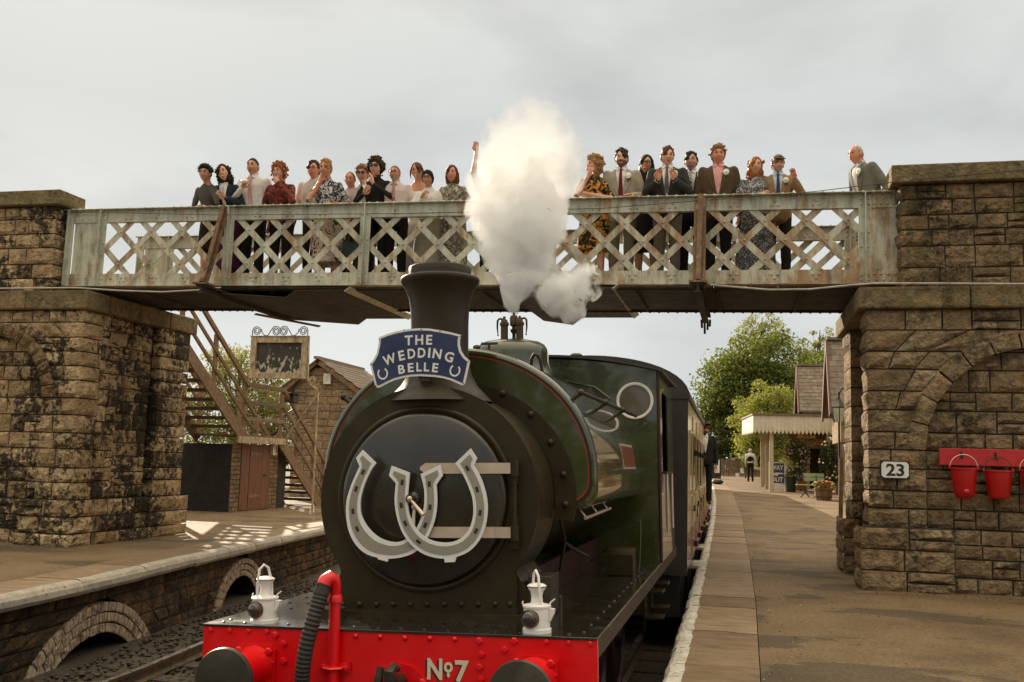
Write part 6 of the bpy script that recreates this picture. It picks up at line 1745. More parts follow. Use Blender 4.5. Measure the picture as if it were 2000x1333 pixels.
# ice cream A-board
ab = thing('notice_board', (2.58, 47.5, gz(47.5)), 'orange and white ice cream notice board behind the litter bin', 'notice board')
mb = MB(); z0 = gz(47.5)
mb.prism([(2.28, z0), (2.86, z0), (2.86, 1.55), (2.24, 1.55)], lambda a, b, d: (a, 47.5 + d, b), 0, 0.03, 0)
mb.build('board', M_SWHITE, ab)
mb = MB(); mb.prism([(2.30, z0 + 0.02), (2.84, z0 + 0.02), (2.82, 0.95), (2.66, 1.42)], lambda a, b, d: (a, 47.495 - d, b), 0, 0.004, 0); mb.build('orange_field', M_ORG, ab)
mb = MB(); put_text(mb, 'ICE CREAM', lambda a, b: (a, 47.488, b), 2.56, 1.12, 0.08, 0.02); put_text(mb, 'SOLD', lambda a, b: (a, 47.488, b), 2.64, 0.98, 0.08, 0.02); put_text(mb, 'TO YOU', lambda a, b: (a, 47.488, b), 2.64, 0.84, 0.08, 0.02); mb.build('lettering', mat('notice_red_letters', (0.30, 0.06, 0.02), 0.6), ab)
# bench
bn = thing('platform_bench', (2.6, 42, gz(42)), 'pale green slatted bench with black iron legs behind the planter', 'bench')
M_BGREEN = mat('bench_green_paint', (0.28, 0.34, 0.20), 0.5, var=0.15)
zg = gz(42)
for i in range(4):
    mb = MB(); mb.box(2.05, 2.95, 41.3 + i * 0.12, 41.40 + i * 0.12, zg + 0.48, zg + 0.515); mb.build('seat_slat', M_BGREEN, bn)
for i in range(2):
    mb = MB(); mb.box(2.35, 3.15, 41.86 + i * 0.03, 41.89 + i * 0.03, zg + 0.66 + i * 0.16, zg + 0.80 + i * 0.16); mb.build('back_slat', M_BGREEN, bn)
for x in (2.35, 2.85):
    mb = MB(); mb.tube([(x, 41.4, zg + 0.47), (x + 0.06, 41.45, zg + 0.25), (x - 0.12, 41.3, zg + 0.02)], 0.025, 6); mb.tube([(x, 41.75, zg + 0.47), (x + 0.05, 41.7, zg + 0.25), (x + 0.22, 41.85, zg + 0.02)], 0.025, 6); mb.tube([(x, 41.75, zg + 0.47), (x, 41.93, zg + 0.98)], 0.02, 6); mb.build('bench_leg', M_IRON, bn)
# half-barrel planter
pt = thing('wooden_planter', (2.98, 40, gz(40)), 'round slatted wooden planter full of red and cream flowers', 'planter')
zg = gz(40)
for i in range(20):
    a = 2 * PI * i / 20
    mb = MB(); c, s = math.cos(a), math.sin(a)
    r0, r1 = 0.30, 0.345
    hwid = 0.048
    f = lambda rr, o, z: (2.98 + rr * c - o * s, 40.0 + rr * s + o * c, z)
    mb.hexa([f(r0 - 0.03, -hwid, zg + 0.04), f(r0, -hwid, zg + 0.04), f(r0, hwid, zg + 0.04), f(r0 - 0.03, hwid, zg + 0.04), f(r1 - 0.03, -hwid * 1.1, zg + 0.46), f(r1, -hwid * 1.1, zg + 0.46), f(r1, hwid * 1.1, zg + 0.46), f(r1 - 0.03, hwid * 1.1, zg + 0.46)])
    mb.build('stave', M_TIMBER, pt)
for z in (0.12, 0.36): 
    mb = MB(); rr = 0.305 + 0.045 * z / 0.46; mb.lathe([(rr, zg + z), (rr + 0.006, zg + z + 0.03)], (2.98, 40, 0), 'z', 20, 0, False, False); mb.build('hoop', M_IRON, pt)
for dx in (-0.2, 0.2): 
    mb = MB(); mb.box(2.98 + dx - 0.05, 2.98 + dx + 0.05, 39.8, 40.2, zg, zg + 0.04); mb.build('foot', M_TIMBER, pt)

# ---- foliage helper: many leaf-sized faces spread through clumps
def leaf_mat(name, col, col2, trans=0.48, scale=1.2):
    m = NT(name); p = m.coord('pos')
    c = m.ramp(m.noise(p, scale, 4, 0.6), ((0.3, col), (0.7, col2)))
    c = m.mix(1.0, c, m.ramp(m.noise(p, scale * 14, 2), ((0.2, 0.6), (0.8, 1.5))), 'MULTIPLY')
    m.fin(c, 0.55, spec=0.3)
    tr = m.n('ShaderNodeBsdfTranslucent', {'Color': m.mix(1.0, c, (1.3, 1.35, 0.6), 'MULTIPLY')})
    mixs = m.n('ShaderNodeMixShader', {0: trans, 1: m.b.outputs[0], 2: tr.outputs[0]})
    m.t.links.new(mixs.outputs[0], m.out.inputs['Surface'])
    return m.m
def leaves(mb, c, rad, n, size, r, mi=0, hollow=0.55):
    """n leaf faces through an ellipsoid shell"""
    for _ in range(n):
        d = Vector((r.gauss(0, 1), r.gauss(0, 1), r.gauss(0, 1))).normalized()
        k = lerp(hollow, 1.0, r.random() ** 0.5)
        p = Vector((c[0] + d.x * rad[0] * k, c[1] + d.y * rad[1] * k, c[2] + d.z * rad[2] * k))
        nrm = (d * 0.6 + Vector((r.gauss(0, 1), r.gauss(0, 1), r.gauss(0, 1) + 0.5)) * 0.5).normalized()
        a = nrm.cross(Vector((r.gauss(0, 1), r.gauss(0, 1), r.gauss(0, 1)))).normalized(); b = nrm.cross(a)
        s = size * r.uniform(0.6, 1.3)
        mb.add([p - a * s, p - b * s * 0.5 + nrm * s * 0.1, p + a * s, p + b * s * 0.5 + nrm * s * 0.1], [(0, 1, 2, 3)], mi)
M_BARK = mat('tree_bark', (0.07, 0.05, 0.033), 0.9, coord='pos', var=0.4, bump=0.6)
def tree(label, base, h, crown, n_cl, n_leaf, size, m, cl=0.28, seed=1, trunk_r=0.25, airy=False, group='trees beyond the station'):
    """crown: (cx,cy,cz,rx,ry,rz) world"""
    r = random.Random(seed)
    t = thing('tree', base, label, 'tree', group)
    cx, cy_, cz_, rx, ry, rz = crown
    mb = MB()
    mb.tube([base, (lerp(base[0], cx, 0.4), base[1], base[2] + (cz_ - base[2]) * 0.5), (cx, cy_, cz_), (cx + 0.1, cy_, cz_ + rz * 0.7)], [trunk_r, trunk_r * 0.75, trunk_r * 0.5, trunk_r * 0.12], 8)
    cls = []
    for _ in range(n_cl):
        d = Vector((r.gauss(0, 1), r.gauss(0, 1), r.gauss(0, 1))).normalized()
        k = r.uniform(0.45, 0.98) if not airy else r.uniform(0.2, 1.0)
        k *= 1 + 0.14 * mnoise.noise(d * 2.3 + Vector((seed, 0, 0)))
        p = Vector((cx + d.x * rx * k, cy_ + d.y * ry * k, cz_ + d.z * rz * k))
        cls.append(p)
        if r.random() < (0.9 if airy else 0.3):
            q = Vector((cx, cy_, lerp(base[2], cz_, r.uniform(0.5, 1.1))))
            mb.tube([q, q.lerp(p, 0.5) + Vector((0, 0, -0.2)), p], [trunk_r * 0.28, trunk_r * 0.15, trunk_r * 0.05], 5)
    mb.build('trunk', M_BARK, t)
    mb = MB()
    for p in cls:
        s = cl * min(rx, rz) * r.uniform(0.6, 1.25)
        leaves(mb, p, (s * 1.15, s * 1.15, s * 0.8), n_leaf, size, r, hollow=0.25)
    mb.build('crown', m, t)
    return t
M_LF1 = leaf_mat('broad_green_leaves', (0.062, 0.084, 0.018), (0.150, 0.162, 0.036), scale=0.8)
M_LF2 = leaf_mat('olive_bush_leaves', (0.135, 0.145, 0.036), (0.265, 0.255, 0.075))
M_LF3 = leaf_mat('airy_poplar_leaves', (0.13, 0.135, 0.038), (0.25, 0.235, 0.075))
M_LF4 = leaf_mat('dull_green_leaves', (0.15, 0.14, 0.06), (0.28, 0.25, 0.11))
tree('large broad leafy green tree rising behind the station canopy', (1.2, 76, 0.9), 11, (1.6, 76, 6.5, 5.2, 3.8, 5.1), 330, 125, 0.15, M_LF1, 0.24, 3, 0.4)
tree('smaller dark green tree between the coach roof and the broad tree', (-1.8, 74, 0.9), 6, (-1.5, 74, 4.2, 1.9, 1.8, 3.4), 90, 100, 0.12, M_LF1, 0.34, 4, 0.25)
tree('rounded olive coloured bushy tree just behind the canopy roof', (1.5, 60, 0.8), 6, (1.35, 60, 3.95, 2.2, 1.7, 2.6), 130, 110, 0.085, M_LF2, 0.26, 5, 0.2)
tree('tall airy poplar with thin pale leaves above the broad tree', (1.2, 92, 0.9), 16, (1.6, 92, 12.6, 3.4, 3.0, 3.4), 90, 44, 0.12, M_LF3, 0.17, 6, 0.25, True)
tree('second airy poplar reaching above the station gables', (6.5, 92, 0.9), 15, (6.6, 92, 11.6, 2.6, 2.6, 3.2), 70, 44, 0.12, M_LF3, 0.18, 7, 0.25, True)
tree('green tree filling the gap between broad tree and gables', (5.4, 70, 0.9), 9, (5.2, 70, 6.2, 3.0, 3.0, 3.6), 90, 100, 0.12, M_LF1, 0.28, 8, 0.3)
tree('hazy pale tree behind the timber stair handrails', (-24.6, 45, 0), 8, (-24.4, 45, 4.3, 2.4, 2.0, 3.0), 110, 80, 0.09, M_LF4, 0.25, 9, 0.25, group='trees behind the left stairs')
tree('low leafy tree seen through the upper stair treads', (-27.2, 44, 0), 6, (-27.0, 44, 2.6, 2.6, 2.0, 2.4), 90, 80, 0.09, M_LF2, 0.27, 10, 0.2, group='trees behind the left stairs')
tree('bushy green tree seen under the old sign frame', (-22.0, 44, 0), 6, (-21.9, 44, 2.5, 2.3, 2.0, 2.2), 90, 80, 0.09, M_LF4, 0.27, 11, 0.2, group='trees behind the left stairs')

def flowers_plant(name, label, cat, c, rad, n, size, m, blooms, group=None, pot=None):
    r = random.Random(int(c[0] * 100) + n)
    t = thing(name, (c[0], c[1], gz(c[1])), label, cat, group)
    mb = MB(); leaves(mb, c, rad, n, size, r, 0, 0.15); mb.build('foliage', m, t)
    for mm, k, s in blooms:
        for _ in range(k):
            d = Vector((r.gauss(0, 1), -abs(r.gauss(0, 1)), r.gauss(0, 1))).normalized()
            mb = MB(); p = Vector((c[0] + d.x * rad[0] * 0.95, c[1] + d.y * rad[1], c[2] + d.z * rad[2] * 0.95))
            mb.ball(p, (s * r.uniform(0.7, 1.2),) * 2 + (s * 0.8,), 7, 5); mb.build('bloom', mm, t)
    mb = MB()
    for _ in range(4): x = c[0] + r.uniform(-0.3, 0.3) * rad[0]; mb.tube([(x, c[1], gz(c[1])), (x + r.uniform(-.1, .1), c[1], c[2])], 0.018, 5)
    mb.build('stems', M_BARK, t)
    return t
M_PINK = mat('pink_white_petals', (0.62, 0.45, 0.38), 0.7); M_REDF = mat('red_petals', (0.42, 0.03, 0.012), 0.6); M_CRMF = mat('cream_petals', (0.62, 0.53, 0.30), 0.7); M_WHF = mat('white_petals', (0.66, 0.60, 0.52), 0.7)
M_LFR = leaf_mat('rose_leaves', (0.10, 0.10, 0.026), (0.21, 0.19, 0.06)); M_LFD = leaf_mat('dark_rose_leaves', (0.030, 0.038, 0.012), (0.085, 0.085, 0.028))
flowers_plant('climbing_rose', 'sunlit climbing rose with pink and red blooms between the canopy posts', 'rose bush', (2.4, 47.4, 2.05), (0.62, 0.4, 1.05), 2600, 0.05, M_LFR, ((M_PINK, 34, 0.06), (M_REDF, 8, 0.06), (M_WHF, 20, 0.05)))
flowers_plant('climbing_rose', 'dark leaved climbing rose with cream blooms beside the station wall', 'rose bush', (3.45, 43.0, 1.75), (0.42, 0.4, 1.15), 2200, 0.05, M_LFD, ((M_CRMF, 26, 0.055), (M_WHF, 8, 0.05)))
flowers_plant('planter_flowers', 'red and cream flowers spilling over the wooden planter', 'flowers', (2.98, 40.0, 0.95), (0.42, 0.36, 0.16), 700, 0.04, M_LFR, ((M_REDF, 14, 0.045), (M_CRMF, 16, 0.045)))
flowers_plant('potted_plant', 'tall bright green potted plant against the brown fence', 'plant', (0.12, 62, 1.7), (0.22, 0.2, 0.5), 500, 0.05, M_LFR, ())
flowers_plant('flowering_shrub', 'pale lilac flowering shrub behind the litter bin', 'shrub', (2.05, 47.6, 1.35), (0.26, 0.2, 0.4), 500, 0.045, M_LFR, ((M_WHF, 18, 0.045),))

# fence at the far end
fc = thing('board_fence', (0.3, 66, 0.9), 'brown close boarded fence across the far end of the platform', 'fence')
M_FENCE = mat('brown_fence_boards', (0.125, 0.075, 0.042), 0.8, coord='pos', var=0.3, rand=0.25)
x = -2.6
while x < 4.2:
    h_ = 0.86 + rnd.uniform(-0.02, 0.02)
    mb = MB(); mb.box(x, x + 0.135, 66, 66.03, gz(66), gz(66) + 1.05 + rnd.uniform(-0.015, 0.015)); mb.build('fence_board', M_FENCE, fc); x += 0.15
for z in (0.3, 0.85):
    mb = MB(); mb.box(-2.6, 4.2, 66.031, 66.07, gz(66) + z, gz(66) + z + 0.08); mb.build('fence_rail', M_FENCE, fc)
sign_board('station_sign', 'cream EMBSAY station name board on posts behind the walking man', 0.55, 1.20, 61.0, 2.15, 2.60, mat('sign_cream', (0.60, 0.52, 0.28), 0.5), [('EMBSAY', 0.88, 2.28, 0.18)], M_SBLK, 0.2, M_SWHITE)
nb_ = thing('poster_board', (-1.45, 60, gz(60)), 'white poster on a dark board at the far end of the platform', 'poster board')
mb = MB(); mb.box(-1.75, -1.25, 60.0, 60.04, gz(60), 2.0); mb.build('board', M_SBLK, nb_)
mb = MB(); mb.box(-1.62, -1.33, 59.985, 59.998, 1.15, 1.92); mb.build('poster', M_SWHITE, nb_)
for x, lab in ((-0.45, 'small white notice propped at the foot of the fence'), (-0.15, 'white notice on a green box by the fence')):
    mb = MB(); mb.box(x, x + 0.22, 64, 64.04, gz(64) + (0.0 if x < -0.3 else 0.25), gz(64) + (0.25 if x < -0.3 else 0.55)); o = mb.build('notice_card', M_SWHITE); tag(o, lab, 'notice')
# luggage by the platform edge
bg = thing('holdall_bag', (-1.25, 52, gz(52)), 'black holdall bag lying near the far platform edge', 'bag')
mb = MB(); mb.ball((-1.25, 52, gz(52) + 0.12), (0.30, 0.2, 0.13), 14, 8); mb.build('bag_body', M_RUBBER, bg)
mb = MB(); mb.tube([(-1.42, 52, gz(52) + 0.2), (-1.3, 52, gz(52) + 0.34), (-1.15, 52, gz(52) + 0.34), (-1.05, 52, gz(52) + 0.2)], 0.014, 6); mb.build('bag_handle', M_RUBBER, bg)
# wall lantern fixed beyond the right pier, leaning timbers under it
ln = thing('platform_lantern', (1.74, 19, gz(19)), 'black framed four sided lantern on a thin post behind the right pier', 'lamp post')
mb = MB(); mb.tube([(1.70, 19, 0), (1.70, 19, 2.95)], 0.02, 8); mb.tube([(1.70, 19, 2.9), (1.76, 19, 3.02), (1.86, 19, 3.0)], 0.016, 6); mb.build('lamp_post', M_IRON, ln)
M_LGLASS = mat('lantern_glass', (0.55, 0.50, 0.38), 0.2)
mb = MB(); mb.lathe([(0.075, 2.40), (0.115, 2.66)], (1.70, 19, 0), 'z', 4, 0, False, True); mb.build('lantern_glass', M_LGLASS, ln)
mb = MB()
for k in range(4):
    a = 2 * PI * k / 4; mb.tube([(1.70 + 0.078 * math.cos(a), 19 + 0.078 * math.sin(a), 2.39), (1.70 + 0.118 * math.cos(a), 19 + 0.118 * math.sin(a), 2.67)], 0.008, 5)
mb.lathe([(0.125, 2.665), (0.13, 2.68), (0.04, 2.80), (0.02, 2.86), (0.001, 2.87)], (1.70, 19, 0), 'z', 4, 0, False); mb.build('lantern_frame', M_IRON, ln)
for i, (xa, xb, y, zt_, lab) in enumerate(((1.70, 1.66, 18.6, 1.75, 'weathered timber plank leaning upright behind the right pier'), (1.84, 1.72, 18.3, 1.70, 'slanted timber plank propped against the right pier'))):
    mb = MB(); mb.bar((xb, y, gz(y)), (xa, y + 0.05, zt_), 0.07, 0.04, up=(0, 1, 0)); o = mb.build('timber_plank', M_TIMBER); tag(o, lab, 'plank', 'timber planks behind the right pier')

# ================================================================== ON THE RIGHT PIER
np_ = thing('number_plate', (1.94, 13.94, 1.56), 'white enamel plate numbered 23 with a black edge', 'number plate')
def plate_poly(x0, x1, z0, z1, c):
    return [(x0 + c, z0), (x1 - c, z0), (x1, z0 + c), (x1, z1 - c), (x1 - c, z1), (x0 + c, z1), (x0, z1 - c), (x0, z0 + c)]
mb = MB(); mb.prism(plate_poly(1.755, 2.125, 1.445, 1.685, 0.012), lambda a, b, d: (a, 13.93 - d, b), -0.03, 0.0); mb.build('plate_rim', M_SBLK, np_)
mb = MB(); mb.prism(plate_poly(1.772, 2.108, 1.462, 1.668, 0.03), lambda a, b, d: (a, 13.929 - d, b), 0.0, 0.005); mb.build('plate_face', mat('enamel_white', (0.72, 0.70, 0.66), 0.35, var=0.05), np_)
mb = MB(); put_text(mb, '23', lambda a, b: (a, 13.922, b), 1.94, 1.49, 0.15, 0.028, 0.225); mb.build('lettering', M_SBLK, np_)
M_BRED = glossy('bucket_red', (0.46, 0.006, 0.008), 0.35, 0.25, grime=((0.25, 0.01, 0.01), 0.5))
rb = thing('bucket_rack', (2.9, 14.1, 1.66), 'red painted board with hooks for fire buckets on the right pier', 'bucket rack')
mb = MB(); mb.box(2.50, 4.3, 14.02, 14.065, 1.645, 1.865); bevel(mb.build('rack_board', M_BRED, rb), 0.006, 2)
def bucket(x, label, dz=0.0, domed=True):
    yb = 13.90
    mb = MB(); mb.tube([(x, 14.02, 1.80 + dz), (x, 13.95, 1.81 + dz), (x, 13.93, 1.77 + dz), (x, 13.92, 1.74 + dz), (x, 13.90, 1.755 + dz)], 0.008, 6); mb.cbox((x, 14.016, 1.78), 0.028, 0.006, 0.09); mb.build('hook', M_IRON, rb)
    zt_ = 1.615 + dz
    t = thing('fire_bucket', (x, yb, zt_ - 0.36), label, 'fire bucket', 'red fire buckets on the right pier')
    mb = MB()
    prof = [(0.165, 0.0), (0.170, -0.004), (0.170, -0.018), (0.160, -0.022), (0.128, -0.33), (0.118, -0.345)]
    prof += [(0.10, -0.375), (0.06, -0.395), (0.001, -0.40)] if domed else [(0.10, -0.36), (0.001, -0.362)]
    mb.lathe([(0.001, -0.16), (0.145, -0.15), (0.155, -0.01)] + prof, (x, yb, zt_), 'z', 32, 0, True, False); mb.build('bucket_body', M_BRED, t)
    mb = MB(); mb.tube([(x + 0.165 * math.cos(a), yb, zt_ + 0.01 + 0.16 * math.sin(a)) for a in np.linspace(0, PI, 15)], 0.006, 6); mb.build('bucket_handle', M_STEEL if domed else M_IRON, t)
    mb = MB(); mb.cbox((x - 0.172, yb, zt_ + 0.005), 0.02, 0.03, 0.04); mb.build('handle_ear', M_BRED, t)
    mb = MB(); mb.cbox((x + 0.172, yb, zt_ + 0.005), 0.02, 0.03, 0.04); mb.build('handle_ear', M_BRED, t)
    if domed:
        mb = MB(); mb.ball((x, yb - 0.135, zt_ - 0.30), (0.04, 0.02, 0.035), 10, 7); mb.build('grip_dimple', M_BRED, t)
bucket(2.77, 'red fire bucket with a dented worn base nearest the number plate')
bucket(3.18, 'darker red fire bucket second from the number plate', -0.02, False)
bucket(3.60, 'red fire bucket at the frame edge of the rack', 0.0)
# small wall plants
M_LFW = leaf_mat('wall_weed_leaves', (0.06, 0.055, 0.02), (0.13, 0.10, 0.04))
wp = thing('wall_plant', (2.75, 13.95, 4.1), 'sprawling weed with tiny pale flowers rooted in the right parapet', 'wall plant')
mb = MB(); rr = random.Random(5)
for c, rad, n in (((2.75, 13.93, 4.22), (0.33, 0.06, 0.16), 380), ((2.62, 13.86, 3.86), (0.10, 0.03, 0.30), 160), ((2.45, 13.93, 4.12), (0.35, 0.05, 0.07), 160)): leaves(mb, c, rad, n, 0.014, rr, 0, 0.0)
mb.build('foliage', M_LFW, wp)
mb = MB(); leaves(mb, (2.75, 13.90, 4.25), (0.33, 0.05, 0.14), 130, 0.007, rr, 0, 0.0); mb.build('tiny_flowers', M_WHF, wp, kind='stuff')

# ================================================================== PEOPLE
def cloth(name, col, rough=0.85, var=0.12, scale=20):
    return mat(name, col, rough, var=var, scale=scale, bump=0.25, bscale=90, spec=0.2)
def print_cloth(name, base, inks, scale=9, thr=0.42, feature='F1'):
    """printed fabric: blobs of ink colours over a base"""
    m = NT(name); v = m.coord('Object')
    c = base
    for i, (col, sc, lo) in enumerate(inks):
        n = m.noise(m.mapv(v, (1 + 0.2 * i, 1, 1 - 0.1 * i)), scale * sc, 2, 0.4, 1.4)
        c = m.mix(m.ramp(n, ((lo, 0.0), (lo + 0.025, 1.0))), c, col)
    return m.fin(c, 0.8, spec=0.25)
def skin_mat(name, col):
    m = NT(name); v = m.coord('Object')
    c = m.ramp(m.noise(v, 7, 4), ((0.3, tuple(k * f for k, f in zip(col, (0.90, 0.78, 0.74)))), (0.7, tuple(min(1, k * 1.06) for k in col))))
    m.fin(c, 0.5, spec=0.35)
    try:
        m.b.inputs['Subsurface Weight'].default_value = 0.12; m.b.inputs['Subsurface Radius'].default_value = (0.02, 0.006, 0.003); m.b.inputs['Subsurface Scale'].default_value = 1.0
    except KeyError: pass
    return m.m
def hair_mat(name, col):
    m = NT(name); v = m.coord('Object')
    n = m.noise(m.mapv(v, (30, 30, 9)), 3.0, 4, 0.6)
    c = m.ramp(n, ((0.3, tuple(k * 0.55 for k in col)), (0.7, tuple(min(1, k * 1.35) for k in col))))
    m.bump(n, 0.6, 0.01)
    m.fin(c, 0.55, spec=0.4)
    tr = m.n('ShaderNodeBsdfTranslucent', {'Color': m.mix(1.0, c, (1.6, 1.3, 0.9), 'MULTIPLY')})
    ms = m.n('ShaderNodeMixShader', {0: 0.42, 1: m.b.outputs[0], 2: tr.outputs[0]})
    m.t.links.new(ms.outputs[0], m.out.inputs['Surface'])
    return m.m
SK = {k: skin_mat('skin_' + k, c) for k, c in dict(fair=(0.62, 0.34, 0.225), ruddy=(0.60, 0.265, 0.165), tan=(0.50, 0.26, 0.155)).items()}
HR = {k: hair_mat('hair_' + k, c) for k, c in dict(dark=(0.030, 0.020, 0.013), brown=(0.075, 0.042, 0.022), auburn=(0.16, 0.062, 0.022), ginger=(0.42, 0.185, 0.055), blonde=(0.46, 0.30, 0.13), sandy=(0.36, 0.22, 0.10), grey=(0.30, 0.265, 0.215), white=(0.55, 0.51, 0.45)).items()}
STUB = {'brown': mat('brown_beard', (0.15, 0.075, 0.042), 0.8, var=0.4, scale=60), 'grey': mat('grey_stubble', (0.34, 0.25, 0.19), 0.8, var=0.3, scale=60)}
M_LIP = mat('lips', (0.36, 0.10, 0.075), 0.45); M_EYE = mat('eye_dark', (0.03, 0.02, 0.015), 0.3); M_EYEW = mat('eye_white', (0.60, 0.55, 0.50), 0.3); M_TEETH = mat('teeth', (0.72, 0.68, 0.60), 0.35); M_GLS = mat('spectacle_frame', (0.025, 0.018, 0.014), 0.35); M_SUNG = glossy('sunglass_lens', (0.012, 0.010, 0.009), 0.08, 0.8)
M_SHOE = mat('black_shoe_leather', (0.018, 0.014, 0.011), 0.4)
M_SHIRTW = cloth('white_shirt', (0.66, 0.61, 0.58)); M_FLOWER = mat('buttonhole_petals', (0.74, 0.70, 0.60), 0.7); M_STEM = mat('buttonhole_leaf', (0.05, 0.07, 0.02), 0.7)

def ellipse_ring(c, rx, ry, n=16, tilt=None):
    return [Vector((c[0] + rx * math.cos(2 * PI * k / n), c[1] + ry * math.sin(2 * PI * k / n), c[2])) for k in range(n)]
class Body:
    """collects tapering limbs and torso; later fused into one continuous skin"""
    def __init__(s): s.mb = MB(); s.samples = []
    def loft(s, rings, key, n=18):
        """rings: (cx,cy,z,rx,ry)"""
        vs = []
        for cx, cy_, z, rx, ry in rings: vs += ellipse_ring((cx, cy_, z), rx, ry, n)
        m = len(rings)
        s.mb.add(vs, [(i * n + k, i * n + (k + 1) % n, (i + 1) * n + (k + 1) % n, (i + 1) * n + k) for i in range(m - 1) for k in range(n)] + [tuple(range(n))[::-1], tuple((m - 1) * n + k for k in range(n))])
        for a, b in zip(rings, rings[1:]):
            L = abs(b[2] - a[2]); q = max(1, int(L / 0.03))
            for i in range(q + 1):
                t = i / q; r = [lerp(a[k], b[k], t) for k in range(5)]
                s.samples.append((Vector(r[:3]), r[3], r[4], 0.06, key(r[2]) if callable(key) else key))
    def limb(s, pts, rs, keys, n=12):
        """pts chain with radius; keys per segment"""
        s.mb.tube(pts, rs, n)
        s.mb.ball(pts[0], rs[0], n, 6); s.mb.ball(pts[-1], rs[-1], n, 6)
        for i in range(1, len(pts) - 1): s.mb.ball(pts[i], rs[i], n, 6)
        for i in range(len(pts) - 1):
            a, b = Vector(pts[i]), Vector(pts[i + 1]); q = max(1, int((b - a).length / 0.025))
            for j in range(q + 1):
                t = j / q; r = lerp(rs[i], rs[i + 1], t); s.samples.append((a.lerp(b, t), r, r, r, keys[i]))

def head_pt(d):
    """point of a face-shaped head for direction d (-y is the face)"""
    a, b, c = 0.0695, 0.090, 0.108
    x, y, z = d.x * a, d.y * b, d.z * c
    if d.z < 0:
        k = 1 - 0.30 * (-d.z) ** 1.4
        x *= k
        if d.y > 0: y *= 1 - 0.25 * (-d.z)
        else: y *= 1 - 0.04 * (-d.z)
    if d.y < -0.2:
        f = min(1, (-d.y - 0.2) / 0.5)
        y += 0.006 * f
        g = math.exp(-((x / 0.014) ** 2)) * math.exp(-(((z + 0.022) / 0.022) ** 2)); y -= 0.019 * g
        g = math.exp(-((x / 0.010) ** 2)) * math.exp(-(((z - 0.008) / 0.022) ** 2)); y -= 0.008 * g
        for sx in (-1, 1):
            g = math.exp(-(((x - sx * 0.031) / 0.017) ** 2)) * math.exp(-(((z - 0.016) / 0.013) ** 2)); y += 0.013 * g
            g = math.exp(-(((x - sx * 0.036) / 0.02) ** 2)) * math.exp(-(((z + 0.022) / 0.02) ** 2)); y -= 0.004 * g
        g = math.exp(-(((z - 0.034) / 0.011) ** 2)) * math.exp(-((x / 0.05) ** 2)); y -= 0.005 * g
        g = math.exp(-((x / 0.022) ** 2)) * math.exp(-(((z + 0.060) / 0.009) ** 2)); y -= 0.005 * g
        g = math.exp(-((x / 0.02) ** 2)) * math.exp(-(((z + 0.098) / 0.016) ** 2)); y -= 0.008 * g
    return Vector((x, y, z))
def head_mesh(mb, M, skin_i, lip_i, eye_i, brow_i, teeth_i, eyew_i, smile=0, mouth_open=False, beard=None, nu=30, nv=24):
    vs = []; dirs = []
    for j in range(nv + 1):
        ph = PI * j / nv
        for i in range(nu):
            th = 2 * PI * i / nu - PI / 2
            d = Vector((math.sin(ph) * math.cos(th), math.sin(ph) * math.sin(th), math.cos(ph))); dirs.append(d)
            vs.append(M @ head_pt(d))
    b = len(mb.v)
    fs, mi = [], []
    for j in range(nv):
        for i in range(nu):
            f = (j * nu + i, (j + 1) * nu + i, (j + 1) * nu + (i + 1) % nu, j * nu + (i + 1) % nu)
            p = sum((head_pt(dirs[k]) for k in f), Vector()) / 4
            m_ = skin_i
            if beard is not None and p.y < 0.0 and p.z < -0.030 and not (abs(p.x) < 0.017 and -0.067 < p.z < -0.05): m_ = beard
            mb.add([], [])
            fs.append(f); mi.append(m_)
    for p in vs: mb.v.append(tuple(p))
    for f, m_ in zip(fs, mi):
        mb.f.append(tuple(b + k for k in f)); mb.mi.append(m_); mb.sm.append(True)
    R3 = M.to_3x3()
    for sx in (-1, 1):
        mb.ball(M @ Vector((sx * 0.0715, 0.006, 0.0)), (0.010, 0.017, 0.029), 8, 6, skin_i, R3)
        mb.ball(M @ Vector((sx * 0.030, -0.074, 0.0155)), (0.011, 0.007, 0.0045), 8, 6, eyew_i, R3)
        mb.ball(M @ Vector((sx * 0.030, -0.0795, 0.0155)), (0.0085, 0.005, 0.0055), 8, 6, eye_i, R3)
        mb.ball(M @ Vector((sx * 0.030, -0.078, 0.022)), (0.0145, 0.006, 0.0025), 8, 4, eye_i, R3)  # wide dark ball over the eye: socket shade put into the colour
        mb.ball(M @ Vector((sx * 0.032, -0.0855, 0.036)), (0.018, 0.005, 0.0042), 8, 5, brow_i, R3)
    if mouth_open:
        mb.ball(M @ Vector((0, -0.087, -0.060)), (0.017, 0.009, 0.011), 10, 6, lip_i, R3); mb.ball(M @ Vector((0, -0.0935, -0.060)), (0.011, 0.005, 0.006), 8, 5, eye_i, R3)
    elif smile:
        mb.tube([M @ Vector((x, -0.093 + 5.0 * x * x, -0.063 + 9.0 * x * x)) for x in (-0.027, -0.014, 0, 0.014, 0.027)], [0.003, 0.0075, 0.0085, 0.0075, 0.003], 6, lip_i)
        if smile > 1: mb.tube([M @ Vector((x, -0.0985 + 5.0 * x * x, -0.060 + 9.0 * x * x)) for x in (-0.020, -0.010, 0, 0.010, 0.020)], [0.002, 0.005, 0.0055, 0.005, 0.002], 6, teeth_i)
    else:
        mb.tube([M @ Vector((x, -0.0925 + 5.0 * x * x, -0.060 - 1.5 * x * x)) for x in (-0.023, -0.012, 0, 0.012, 0.023)], [0.002, 0.005, 0.006, 0.005, 0.002], 6, lip_i)
